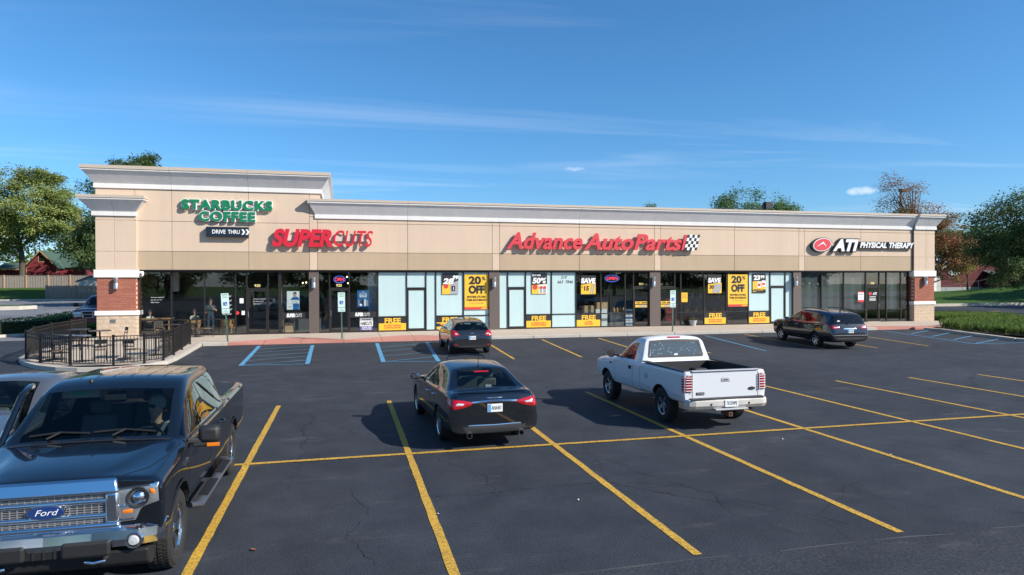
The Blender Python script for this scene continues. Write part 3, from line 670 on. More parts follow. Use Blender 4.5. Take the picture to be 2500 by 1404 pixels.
fl = ob('flag_board', MB().prism([(5.18, -.08), (6.08, -.02), (6.32, .96), (5.42, .93)], 'y', -.30, -.20), M_SBLACK, parent=t)
for i in range(5):
    for j in range(5):
        if (i+j) % 2 == 0: continue
        def fp(a, b): return (5.20+a*.86+b*.24+.01, -.06+a*.04+b*.99+.03*math.sin(a*6))
        q = [fp(i/5, j/5), fp((i+1)/5, j/5), fp((i+1)/5, (j+1)/5), fp(i/5, (j+1)/5)]
        ob('flag_square', MB().prism(q, 'y', -.308, -.302), M_WHITE, parent=fl)
t = thing('therapy_sign', (34.2, F, 5.15), 'white ATI PHYSICAL THERAPY letters on black with a red oval emblem', 'sign')
ov = ob('oval_back', MB().prism([(-3.38+math.cos(a*math.pi/18)*.78+math.sin(a*math.pi/18)*.12, .41+math.sin(a*math.pi/18)*.49) for a in range(36)], 'y', -.22, -.03), M_SBLACK, parent=t, sm=40)
ob('oval_rim', MB().prism([(-3.36+math.cos(a*math.pi/18)*.70+math.sin(a*math.pi/18)*.12, .42+math.sin(a*math.pi/18)*.44) for a in range(36)], 'y', -.235, -.222), M_WHITE, parent=t)
ob('oval_face', MB().prism([(-3.36+math.cos(a*math.pi/18)*.64+math.sin(a*math.pi/18)*.11, .42+math.sin(a*math.pi/18)*.395) for a in range(36)], 'y', -.245, -.237), M_SCORAL, parent=t)
ob('chevron', MB().prism([(-3.82, .28), (-3.30, .62), (-3.02, .26), (-3.32, .50)], 'y', -.252, -.247), M_WHITE, parent=t)
letters(t, 'ATI', -2.45, .05, .70, 1.72, M_WHITE, .05, .30, gap=.02, y0=-.22, depth=.03, back=M_SBLACK, bback=.115, dback=.14)
for wd, x, w in (('PHYSICAL', -.40, 2.12), ('THERAPY', 1.90, 1.98)):
    letters(t, wd, x, .26, .345, w, M_WHITE, .045, .25, gap=.05, y0=-.20, depth=.03)
    ob('cloud_back', MB().prism([(x-.08, .20), (x+w, .20), (x+w+.12, .66), (x+.02, .66)], 'y', -.18, -.06), M_SBLACK, parent=t)
for x, z in ((-2.7, .35),): ob('raceway', MB().box(-2.6, 3.4, -.055, -.01, .36, .48), M_RACE, parent=t)

# ------------------------------------------------------------------ posters and window signs
def poster(name, label, cat, x0, x1, z0, z1, items, base=M_POW, y=None, group=None, th=.006):
    y = D-.055 if y is None else y; w = x1-x0; h = z1-z0
    t = ob(name, MB().box(0, w, 0, th, 0, h), base, label=label, cat=cat, group=group, loc=(x0, y, z0))
    k = 1
    for it in items:
        kind = it[0]; yy = -.0022*k; k += 1
        if kind == 'rect': ob('print', MB().add([(it[1]*w, yy, it[3]*h), (it[2]*w, yy, it[3]*h), (it[2]*w, yy, it[4]*h), (it[1]*w, yy, it[4]*h)], [(0, 1, 2, 3)]), it[5], parent=t)
        elif kind == 'poly': ob('print', MB().poly([(a*w, yy, b*h) for a, b in it[1]]), it[2], parent=t)
        elif kind == 'disc': ob('print', MB().poly([(it[1]*w+math.cos(q*math.pi/10)*it[3]*w, yy, it[2]*h+math.sin(q*math.pi/10)*it[3]*w*(it[5] if len(it) > 5 else 1)) for q in range(20)]), it[4], parent=t)
        elif kind == 'text': ob('lettering', text_mb(MB(), it[1], it[2]*w, it[3]*h, it[4]*h, it[5]*w if it[5] else None, y=yy, bold=it[7] if len(it) > 7 else .03, shear=it[8] if len(it) > 8 else 0, gap=0.), it[6], parent=t)
    return t
YB = [('text', '20', .43, .735, .20, .50, M_POK, .05), ('text', '%', .80, .84, .095, .16, M_POK, .03), ('text', 'OFF', .50, .47, .20, .66, M_POK, .06),
      ('text', 'ENTIRE STORE', .5, .335, .055, .80, M_POK, .03), ('text', 'THIS SATURDAY', .5, .245, .055, .86, M_POK, .03), ('text', 'EXCLUDES SOME ITEMS', .5, .17, .03, .60, M_CARD, .01), ('rect', 0, 1, 0, .07, M_POR), ('poly', [(.66, .01), (.97, .02), (.95, .06), (.74, .05)], M_POY)]
poster('banner', 'yellow 20% OFF banner in the frosted window behind the dark hatchback', 'banner', 6.86, 8.28, 1.55, 3.60, YB, M_POY)
poster('banner', 'yellow 20% OFF banner in the clear window near the flower pot', 'banner', 24.08, 25.52, 1.52, 3.62, YB, M_POY)
poster('poster', 'black and yellow $28.99 poster beside the banner on the frosted glass', 'poster', 5.54, 6.49, 2.46, 3.68,
       [('poly', [(0, 0), (1, 0), (1, .55), (0, .42)], M_POY), ('poly', [(.5, 0), (1, 0), (1, .65), (.5, .5)], M_POG), ('text', '28', .36, .50, .24, .62, M_POW, .05, .2), ('text', '99', .80, .72, .16, .34, M_POW, .05, .2), ('disc', .24, .38, .14, M_POR), ('rect', .58, .80, .15, .40, M_POK), ('text', '1', .70, .2, .15, .1, M_POW)], M_POK)
poster('poster', 'black and yellow 50% off poster with two bottles on frosted glass', 'poster', 10.94, 11.89, 2.44, 3.68,
       [('poly', [(0, 0), (1, 0), (1, .48), (0, .42)], M_POY), ('rect', .45, 1, .03, .45, M_POW), ('text', 'BUY ONE', .30, .86, .09, .55, M_POW, .03, .1), ('text', '50%', .46, .52, .24, .86, M_POW, .05, .15), ('disc', .21, .33, .16, M_POR), ('rect', .52, .68, .05, .38, M_POG), ('rect', .76, .92, .05, .38, M_POG), ('rect', .50, .70, .25, .36, M_POR), ('rect', .74, .94, .25, .36, M_POR)], M_POK)
poster('poster', 'black and yellow SAVE $15 poster hanging over cardboard boxes', 'poster', 14.05, 15.0, 2.40, 3.54,
       [('poly', [(0, 0), (1, 0), (1, .62), (0, .50)], M_POY), ('text', 'SAVE', .48, .60, .24, .94, M_POW, .06, .1), ('text', '15', .33, .20, .22, .40, M_POK, .05, .1), ('text', '$', .08, .32, .1, .08, M_POK), ('poly', [(.60, .04), (.68, .04), (.84, .56), (.76, .58)], M_POG), ('poly', [(.76, .03), (.84, .03), (.97, .55), (.90, .56)], M_POG)], M_POK)
poster('poster', 'black and yellow SAVE $30 poster with brake discs by the banner', 'poster', 22.65, 23.62, 2.40, 3.60,
       [('poly', [(0, 0), (1, 0), (1, .56), (0, .48)], M_POY), ('text', 'SAVE', .46, .58, .22, .90, M_POW, .06, .1), ('text', '30', .26, .24, .18, .34, M_POK, .05, .1), ('rect', .48, .96, .20, .48, M_POG), ('disc', .45, .12, .15, M_POG, .8), ('disc', .75, .12, .15, M_POG, .8)], M_POK)
poster('poster', 'black and yellow $23.99 FREEDOM poster on the frosted glass by the dark crossover', 'poster', 25.89, 26.86, 2.40, 3.66,
       [('poly', [(0, .1), (1, .3), (1, .60), (0, .60)], M_POY), ('text', '23', .33, .68, .22, .48, M_POW, .05), ('text', '99', .74, .76, .14, .32, M_POW, .05), ('rect', .36, .62, .26, .58, M_POW), ('rect', .68, .96, .32, .64, M_POW), ('rect', .40, .58, .34, .48, M_POR), ('rect', .72, .92, .40, .52, M_POR), ('poly', [(.02, .04), (.98, .14), (.98, .30), (.02, .18)], M_POY), ('text', 'FREEDOM', .5, .08, .10, .9, M_POK, .05)], M_POK)
def free(label, x0, x1, l1, l2):
    poster('window_sign', label, 'window sign', x0, x1, SZ+.075, 1.165, [('rect', 0, 1, 0, .54, M_POY), ('text', 'FREE', .5, .56, .36, .60, M_POY, .035), ('text', l1, .5, .31, .11, .62 if len(l1) > 8 else .3, M_POR, .03)] + ([('text', l2, .5, .14, .11, .60 if len(l2) > 9 else .38, M_POR, .03)] if l2 else []), M_POK, y=D-.03)
free('yellow FREE battery testing sign under the window beside the haircut shop', 1.93, 3.47, 'BATTERY TESTING', '& INSTALLATION')
free('yellow FREE sign half hidden behind the dark hatchback', 5.22, 6.75, 'BATTERY TESTING', '& INSTALLATION')
free('yellow FREE alternator and starter testing sign below the 50% poster', 10.60, 12.14, 'ALTERNATOR &', 'STARTER TESTING')
free('yellow FREE loaner tool sets sign below the SAVE $15 poster', 13.78, 15.31, 'LOANER', 'TOOL SETS')
free('yellow FREE battery testing sign below the SAVE $30 poster', 22.42, 23.95, 'BATTERY TESTING', '& INSTALLATION')
free('yellow FREE wiper blade installation sign below the FREEDOM poster', 25.63, 27.15, 'WIPER BLADE', 'INSTALLATION')
poster('poster', 'white poster of a dark haired model in blue beside the haircut door', 'poster', -3.03, -2.37, 1.67, 2.69,
       [('poly', [(.48, 0), (.98, 0), (.98, .30), (.55, .45), (.48, .3)], M_POB), ('poly', [(.28, .52), (.40, .64), (.55, .70), (.78, .70), (.97, .62), (.97, .48), (.28, .48)], M_POB), ('poly', [(.52, .74), (.60, .66), (.68, .66), (.75, .74), (.76, .90), (.52, .90)], M_SKINP), ('poly', [(.50, .84), (.54, .80), (.56, .87), (.72, .87), (.76, .80), (.78, .90), (.70, .96), (.56, .95)], M_POK), ('rect', .12, .92, .34, .52, M_POW), ('text', 'STYLE', .60, .385, .09, .50, M_POG, .01), ('text', 'SALON', .25, .14, .045, .24, M_POG)], M_POW, y=D+.02)
poster('poster', 'blue hair product SALE poster in the haircut shop window', 'poster', .74, 1.40, 1.78, 2.72,
       [('text', 'THE', .5, .88, .05, .16, M_POW), ('text', 'PAUL MITCHELL', .5, .79, .055, .62, M_POW), ('text', 'SALE', .5, .58, .16, .62, M_POW, .05), ('rect', .58, .74, .05, .45, M_POW), ('rect', .78, .90, .08, .40, M_POG), ('rect', .36, .52, .14, .42, M_POK), ('rect', .10, .20, .10, .42, M_POG), ('disc', .3, .12, .1, M_POW)], M_POB, y=D+.02)
poster('window_sign', 'grey and purple WAXING HAIRCUTS WALK-INS WELCOME sign low in the window', 'window sign', .88, 1.60, SZ+.10, 1.15,
       [('rect', 0, 1, .78, 1, M_POG), ('rect', 0, 1, 0, .34, M_POP), ('text', 'WAXING', .5, .83, .11, .70, M_POK), ('text', 'HAIRCUTS', .5, .42, .28, .88, M_POK, .02), ('text', 'WALK-INS', .5, .20, .10, .74, M_POW), ('text', 'WELCOME', .5, .05, .10, .76, M_POW)], M_POW, y=D-.03)
def logo_decal(label, x0, x1, z):
    t = thing('window_decal', (x0, D-.012, z), label, 'decal')
    w = x1-x0
    ob('lettering', text_mb(text_mb(MB(), 'SUPER', w*.27, 0, .17, w*.52, bold=.08, shear=.2, gap=0.), 'CUTS', w*.78, 0, .17, w*.44, bold=.0, shear=.2, gap=0.03), M_POW, parent=t)
    ob('strip', MB().box(-.35, 1.3, .004, .006, -.06, .24), M_POK, parent=t)
logo_decal('white SUPERCUTS window lettering left of the brown column', -3.05, -2.25, 1.27)
logo_decal('white SUPERCUTS window lettering above the purple walk-ins sign', .62, 1.42, 1.27)
def number(s, x, z, h, label, m=None):
    ob('address_number', text_mb(MB(), s, 0, 0, h, None, bold=.03), m or M_NUM, label=label, cat='number', loc=(x, D-.012, z))
M_NUM = mat('gold_vinyl', (.75, .62, .25), .5)
number('930', -4.55, 2.93, .14, 'gold house number 930 over the coffee shop door')
number('920', -.25, 2.93, .14, 'gold house number 920 over the haircut shop door')
number('914', 18.05, 2.93, .14, 'gold house number 914 over the auto parts door')
number('908', 35.2, 2.93, .14, 'gold house number 908 over the therapy clinic door')
t = thing('phone_number', (12.95, D-.012, 3.25), 'black phone number 219 663 7846 lettered on the frosted window', 'lettering')
ob('lettering', text_mb(MB(), '219', 0, .09, .17, .36, bold=.01, shear=.25), M_POK, parent=t)
ob('lettering', text_mb(MB(), '663', -.22, -.18, .17, .36, bold=.01, shear=.25), M_POK, parent=t); ob('lettering', text_mb(MB(), '7846', .34, -.18, .17, .5, bold=.01, shear=.25), M_POK, parent=t)
M_NEONR = mat('neon_red', (.9, .05, .1), .4, em=(1, .05, .12), ems=2.0); M_NEONB = mat('neon_blue', (.1, .2, .9), .4, em=(.08, .2, 1), ems=1.2)
def neon(x, z, w, h, label):
    t = thing('open_sign', (x, D+.06, z), label, 'neon sign')
    ob('ring', MB().tube([(math.cos(a*math.pi/16)*w/2, 0, math.sin(a*math.pi/16)*h/2) for a in range(33)], .011, 6, False), M_NEONB, parent=t)
    ob('lettering', text_mb(MB(), 'OPEN', 0, -.09, .18, w*.80, y=-.02, bold=-.008), M_NEONR, parent=t)
    ob('back_plate', MB().box(-w/2+.05, w/2-.05, .02, .03, -h/2+.06, h/2-.06), M_POK, parent=t)
neon(-.22, 3.33, .62, .38, 'glowing red and blue oval OPEN sign in the haircut shop transom')
neon(16.12, 3.36, .95, .42, 'glowing red and blue oval OPEN sign in the auto parts window')
def notice(x0, x1, z0, z1, label, cols=(), base=M_POW, y=None): return poster('notice', label, 'notice', x0, x1, z0, z1, list(cols), base, y=D-.02 if y is None else y)
notice(-5.46, -5.26, 2.05, 2.32, 'small white paper notice left of the coffee shop door, the upper one')
notice(-5.36, -5.20, 1.42, 1.64, 'small white paper notice low left of the coffee shop door')
ob('notice', MB().prism([(math.cos(a*math.pi/8)*.10, math.sin(a*math.pi/8)*.10) for a in range(16)], 'y', 0, .004), M_SCORAL, label='round red sticker left of the coffee shop door', cat='sticker', loc=(-5.58, D-.02, 1.53))
notice(34.03, 34.50, 1.72, 2.44, 'white notice with red edges beside the clinic door', [('rect', 0, 1, .9, 1, M_SCORAL), ('rect', 0, 1, 0, .2, M_SCORAL), ('disc', .26, .72, .14, M_SCORAL, .6), ('text', 'ATI', .66, .68, .09, .4, M_POK), ('rect', .2, .8, .50, .52, M_POG), ('rect', .2, .8, .42, .44, M_POG), ('rect', .2, .8, .34, .36, M_POG)])
t = thing('door_lettering', (35.2, D-.03, 2.2), 'white and red clinic lettering on the glass door', 'decal')
ob('lettering', text_mb(MB(), 'ATI', .16, 0, .16, .30, bold=.05, shear=.3), M_POW, parent=t)
ob('emblem', MB().prism([(-.2+math.cos(a*math.pi/8)*.14, .08+math.sin(a*math.pi/8)*.10) for a in range(16)], 'y', -.003, 0), M_SCORAL, parent=t)
for z in (-.16, -.30, -.38): ob('lettering', MB().box(-.26, .26, -.003, 0, z, z+.045), M_POW, parent=t)
notice(24.1-3.3, 24.1-2.9+.03, 1.85, 2.45, 'small yellow notice beside the second auto parts door', [('rect', .15, .85, .75, .8, M_POR), ('rect', .15, .85, .6, .64, M_POR), ('rect', .15, .85, .45, .49, M_POR)], M_POY)
for x0, x1, lb in ((17.62, 18.45, 'yellow push bar sign on the first auto parts door'), (19.36, 20.22, 'yellow push bar sign on the second auto parts door')):
    notice(x0, x1, 1.55, 1.92, lb, [('rect', 0, 1, .42, .58, M_POK), ('text', 'FREE', .25, .68, .2, .3, M_POK), ('rect', .5, .95, .68, .86, M_POK), ('rect', .3, .9, .1, .34, M_POG)], M_POY, y=D-.045)
# window script lettering and door script
def script(x, z, label):
    t = thing('window_script', (x, D-.012, z), label, 'decal')
    for i, (s, w) in enumerate((('forever inspired', .62), ('by the art of', .52), ('Espresso', .40))):
        ob('lettering', text_mb(MB(), s, .06*(1-i), -.13*i, .055, w, shear=.45, gap=0., bold=-.004), M_POW, parent=t)
script(-9.58, 2.38, 'white handwritten slogan on the first coffee shop window')
script(-4.52, 2.25, 'white handwritten slogan on the coffee shop door glass')
t = thing('window_script', (-6.1, D-.012, 2.4), 'tall white handwritten slogan beside the accessible parking sign', 'decal')
for i, s in enumerate(('forever', 'inspired', 'by the', 'art of', 'Espresso')): ob('lettering', text_mb(MB(), s, 0, -.24*i, .10, .42, shear=.4, gap=0.), M_POW, parent=t)

# ------------------------------------------------------------------ accessible parking signs
M_POST = mat('green_post', (.10, .16, .12), .5, metal=.4); M_SIGNF = mat('reflective_white_green', (.62, .80, .72), .4); M_HB = mat('handicap_blue', (.015, .08, .42), .4)
def psign(x, y, lean, label, z0=None):
    z0 = gz(y)+.15 if z0 is None else z0
    t = thing('parking_sign', (x, y, z0), label, 'parking sign', rot=(0, lean, 0), group='accessible parking signs on the walkway')
    ob('post', MB().box(-.035, .035, -.02, .02, -.05, 2.05), M_POST, parent=t)
    o = ob('sign_plate', MB().box(-.17, .17, -.032, -.024, 1.58, 2.30), M_SIGNF, parent=t, bev=.004)
    ob('symbol_panel', MB().box(-.085, .085, -.0365, -.033, 1.72, 1.89), M_HB, parent=o)
    w = MB().tube([(.02+math.cos(a)*.034, -.039, 1.778+math.sin(a)*.034) for a in [2.4+i*.5 for i in range(10)]], .006, 5)
    w.box(-.012, .004, -.041, -.038, 1.785, 1.845).box(-.004, .035, -.041, -.038, 1.785, 1.797).box(.030, .055, -.041, -.038, 1.742, 1.797).lathe([(0, 0), (.014, 0), (.014, .003), (0, .003)], 10, 'y', (-.005, -.042, 1.862))
    ob('symbol', w, M_POW, parent=o)
    for z, s, ww in ((2.20, 'RESERVED', .26), (2.09, 'PARKING', .22)): ob('lettering', text_mb(MB(), s, 0, z, .06, ww, y=-.034), M_POST, parent=o)
    o2 = ob('sign_plate', MB().box(-.17, .17, -.032, -.024, 1.35, 1.56), M_SIGNF, parent=t, bev=.004)
    ob('lettering', text_mb(text_mb(MB(), 'VAN', 0, 1.48, .045, .12, y=-.034), 'ACCESSIBLE', 0, 1.40, .045, .26, y=-.034), M_POST, parent=o2)
psign(-5.34, 34.35, R(-3), 'leaning accessible parking sign in front of the coffee shop')
psign(-.09, 34.45, R(-.5), 'accessible parking sign in front of the haircut shop door')
psign(17.79, 34.45, R(.5), 'accessible parking sign on the thin post behind the white pickup')
# ------------------------------------------------------------------ vehicles (car frame: x forward, y to its left, z up; origin under the front axle)
def paint(name, col, rough=.25, metal=.0, coat=1.0):
    m, nt, b, out = new_mat(name)
    b.inputs['Base Color'].default_value = c4(col); b.inputs['Metallic'].default_value = metal; b.inputs['Coat Weight'].default_value = coat; b.inputs['Coat Roughness'].default_value = .012; b.inputs['Coat IOR'].default_value = 1.9; b.inputs['Specular IOR Level'].default_value = .03
    tc = nd(nt, 'ShaderNodeTexCoord'); n = nd(nt, 'ShaderNodeTexNoise'); n.inputs['Scale'].default_value = 4; n.inputs['Detail'].default_value = 6; nt.links.new(tc.outputs['Object'], n.inputs['Vector'])
    mr = nd(nt, 'ShaderNodeMapRange'); nt.links.new(n.outputs[0], mr.inputs[0]); mr.inputs[3].default_value = rough*.8; mr.inputs[4].default_value = rough*1.3; nt.links.new(mr.outputs[0], b.inputs['Roughness'])
    # road dust that settles low on the panels
    sp = nd(nt, 'ShaderNodeSeparateXYZ'); nt.links.new(tc.outputs['Object'], sp.inputs[0]); d = nd(nt, 'ShaderNodeMapRange'); nt.links.new(sp.outputs[2], d.inputs[0]); d.inputs[1].default_value = .25; d.inputs[2].default_value = .50; d.inputs[3].default_value = .22; d.inputs[4].default_value = 0
    mu = nd(nt, 'ShaderNodeMath', operation='MULTIPLY'); nt.links.new(d.outputs[0], mu.inputs[0]); nt.links.new(n.outputs[0], mu.inputs[1])
    mx = nd(nt, 'ShaderNodeMix', data_type='RGBA'); nt.links.new(mu.outputs[0], mx.inputs[0]); mx.inputs[6].default_value = c4(col); mx.inputs[7].default_value = (.16, .14, .12, 1); nt.links.new(mx.outputs[2], b.inputs['Base Color']); return m
P_BLACK = paint('paint_black', (.004, .0055, .009)); P_BLACK2 = paint('paint_black_metallic', (.004, .005, .008)); P_CHAR = paint('paint_charcoal', (.016, .017, .020)); P_GREY = paint('paint_grey', (.105, .11, .122), .3, .4)
P_BRWN = paint('paint_dark_bronze', (.010, .010, .012)); P_WHITE = paint('paint_white', (.66, .68, .70), .3, 0, .8); P_RED = paint('paint_red', (.20, .008, .012))
G_CAR = glass('car_glass', (.36, .42, .41), 1.0, ior=1.55); G_DARK = glass('car_glass_privacy', (.10, .11, .12), 1.0, ior=1.55); G_WS = glass('windshield_glass', (.58, .68, .66), 1.0, ior=1.5)
M_TYRE = mat('tyre_rubber', (.020, .019, .018), .85, var=.3, vs=8, bump=.3, bs=40); M_CHROME = mat('chrome', (.80, .81, .83), .12, metal=1.0, var=.02); M_ALLOY = mat('alloy', (.55, .56, .58), .25, metal=.9, var=.05); M_ALLOYD = mat('alloy_dark', (.20, .20, .21), .4, metal=.8)
M_WELL = mat('wheel_well', (.008, .008, .008), .9); M_TRIMB = mat('black_trim', (.018, .018, .019), .55, bump=.2, bs=200); M_SEAM = mat('panel_seam', (.003, .003, .003), .8)
M_REDL = mat('tail_lens_red', (.42, .006, .012), .12, coat=1.0, var=.05); M_CLEARL = mat('lamp_clear', (.70, .70, .72), .1, coat=1.0, metal=.3); M_AMB = mat('lamp_amber', (.75, .20, .01), .15, coat=1.0); M_LAMPIN = mat('lamp_reflector', (.34, .36, .38), .22, metal=.6, coat=1.0)
M_SEAT = mat('seat_grey', (.30, .28, .25), .8, bump=.2); M_SEATD = mat('seat_dark', (.11, .11, .115), .8); M_DASH = mat('dash', (.07, .08, .08), .7); M_PLATE = mat('plate_white', (.78, .79, .78), .4); M_PLATEB = mat('plate_blue', (.10, .30, .55), .4); M_INK = mat('plate_ink', (.02, .02, .03), .5)
M_LINER = mat('bed_liner', (.022, .022, .023), .8, bump=.5, bs=90); M_EMBLEM = mat('emblem_blue', (.012, .04, .16), .2, coat=1.0)

def dusty_sheen_glass():  # dust film and water spots; its grey-blue also paints in the sky's reflection
    m = glass('dusty_sheen_glass', (.10, .13, .14), 1.0); nt = m.node_tree; L_ = nt.links.new; out = nt.nodes['Material Output']; base = out.inputs[0].links[0].from_socket
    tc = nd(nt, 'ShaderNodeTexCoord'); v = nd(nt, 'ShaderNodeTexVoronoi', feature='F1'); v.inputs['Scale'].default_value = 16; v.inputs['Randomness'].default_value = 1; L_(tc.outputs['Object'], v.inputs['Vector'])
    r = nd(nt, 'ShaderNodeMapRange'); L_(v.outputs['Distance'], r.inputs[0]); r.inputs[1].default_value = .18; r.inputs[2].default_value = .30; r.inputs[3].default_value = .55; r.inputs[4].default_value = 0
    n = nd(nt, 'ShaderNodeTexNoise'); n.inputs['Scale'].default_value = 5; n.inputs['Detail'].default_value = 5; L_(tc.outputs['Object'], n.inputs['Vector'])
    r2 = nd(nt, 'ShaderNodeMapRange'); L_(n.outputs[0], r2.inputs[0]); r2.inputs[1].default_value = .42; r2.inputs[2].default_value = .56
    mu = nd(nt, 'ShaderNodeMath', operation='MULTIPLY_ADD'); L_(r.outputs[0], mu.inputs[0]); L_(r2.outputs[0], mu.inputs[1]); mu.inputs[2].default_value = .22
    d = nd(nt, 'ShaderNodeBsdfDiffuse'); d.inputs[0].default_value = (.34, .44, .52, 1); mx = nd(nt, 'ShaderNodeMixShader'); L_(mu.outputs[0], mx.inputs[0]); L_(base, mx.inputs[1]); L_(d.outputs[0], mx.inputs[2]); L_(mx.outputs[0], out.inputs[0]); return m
G_DUST_SHEEN = dusty_sheen_glass()
def loft(stations, wmap, crease_j={}, crease_i={}, level=2, wells=(), box=None, nslots=16):
    """closed smooth body from half sections of 9 points; wmap(i, j, side) gives the face slot; wells and bed are cut by boolean"""
    vs = []; idx = []
    for x, pts in stations:
        row = {}
        for j, (y, z) in enumerate(pts):
            if j in (0, 8): row[(j, 1)] = row[(j, -1)] = len(vs); vs.append((x, 0, z))
            else:
                row[(j, 1)] = len(vs); vs.append((x, y, z)); row[(j, -1)] = len(vs); vs.append((x, -y, z))
        idx.append(row)
    fs = []; ms = []
    for i in range(len(stations)-1):
        for j in range(8):
            for s in (1, -1):
                a, b, c, d = idx[i][(j, s)], idx[i][(j+1, s)], idx[i+1][(j+1, s)], idx[i+1][(j, s)]
                fs.append((a, b, c, d) if s == 1 else (d, c, b, a)); ms.append(wmap(i, j, s))
    for e, rev in ((0, False), (len(stations)-1, True)):
        r = idx[e]
        for j in range(8):
            q = [r[(j, 1)], r[(j, -1)], r[(j+1, -1)], r[(j+1, 1)]]
            q = list(dict.fromkeys(q))
            fs.append(tuple(q if not rev else reversed(q))); ms.append(0)
    me = bpy.data.meshes.new('cage'); me.from_pydata(vs, [], fs)
    for k in range(nslots): me.materials.append(None)
    me.polygons.foreach_set('material_index', ms); me.update()
    bm = bmesh.new(); bm.from_mesh(me); bmesh.ops.recalc_face_normals(bm, faces=bm.faces)
    cl = bm.edges.layers.float.new('crease_edge'); rev = {}
    for i, row in enumerate(idx):
        for (j, s), v in row.items(): rev.setdefault(v, []).append((i, j))
    for e in bm.edges:
        a = rev[e.verts[0].index]; b = rev[e.verts[1].index]
        for (i1, j1) in a:
            for (i2, j2) in b:
                if j1 == j2 and i1 != i2 and j1 in crease_j: e[cl] = max(e[cl], crease_j[j1])
                if i1 == i2 and i1 in crease_i and abs(j1-j2) == 1:
                    v = crease_i[i1]
                    if isinstance(v, tuple):
                        if min(j1, j2) >= v[1]: e[cl] = max(e[cl], v[0])
                    else: e[cl] = max(e[cl], v)
    bm.to_mesh(me); bm.free()
    o = bpy.data.objects.new('cage', me); ss = o.modifiers.new('s', 'SUBSURF'); ss.levels = ss.render_levels = level
    full = eval_mesh(o)
    bvh = BVHTree.FromPolygons([v.co[:] for v in full.vertices], [tuple(p.vertices) for p in full.polygons])
    cut = MB()
    for (x, z, r, y0, y1) in wells:
        for s in (1, -1):
            lo, hi = sorted((s*y0, s*y1)); cut.lathe([(0, lo), (r, lo), (r, hi), (0, hi)], 28, 'y', (x, 0, z), mi=nslots-1)
    if wells:
        cm = fix_normals(cut.mesh('cut'))
        bmc = bmesh.new(); bmc.from_mesh(cm); bmesh.ops.remove_doubles(bmc, verts=bmc.verts, dist=1e-5); bmesh.ops.recalc_face_normals(bmc, faces=bmc.faces); bmc.to_mesh(cm); bmc.free()
        co = bpy.data.objects.new('cut', cm); TMP.collection.objects.link(co)
        for k in range(nslots): cm.materials.append(None)
        b = o.modifiers.new('b', 'BOOLEAN'); b.object = co; b.operation = 'DIFFERENCE'; b.solver = 'EXACT'
    if box:
        bmh = MB().box(*box, mi=nslots-2); bme = fix_normals(bmh.mesh('box'))
        for k in range(nslots): bme.materials.append(None)
        bo = bpy.data.objects.new('box', bme); TMP.collection.objects.link(bo)
        b = o.modifiers.new('b2', 'BOOLEAN'); b.object = bo; b.operation = 'DIFFERENCE'; b.solver = 'EXACT'
    out = eval_mesh(o); bpy.data.objects.remove(o)
    return out, bvh
def pick(me, slots, name, test=None):
    bm = bmesh.new(); bm.from_mesh(me); bmesh.ops.delete(bm, geom=[f for f in bm.faces if f.material_index not in slots or (test and not test(f.calc_center_median()))], context='FACES')
    n = len(bm.faces)
    for f in bm.faces: f.material_index = 0
    r = bpy.data.meshes.new(name); bm.to_mesh(r); bm.free(); return r if n else None

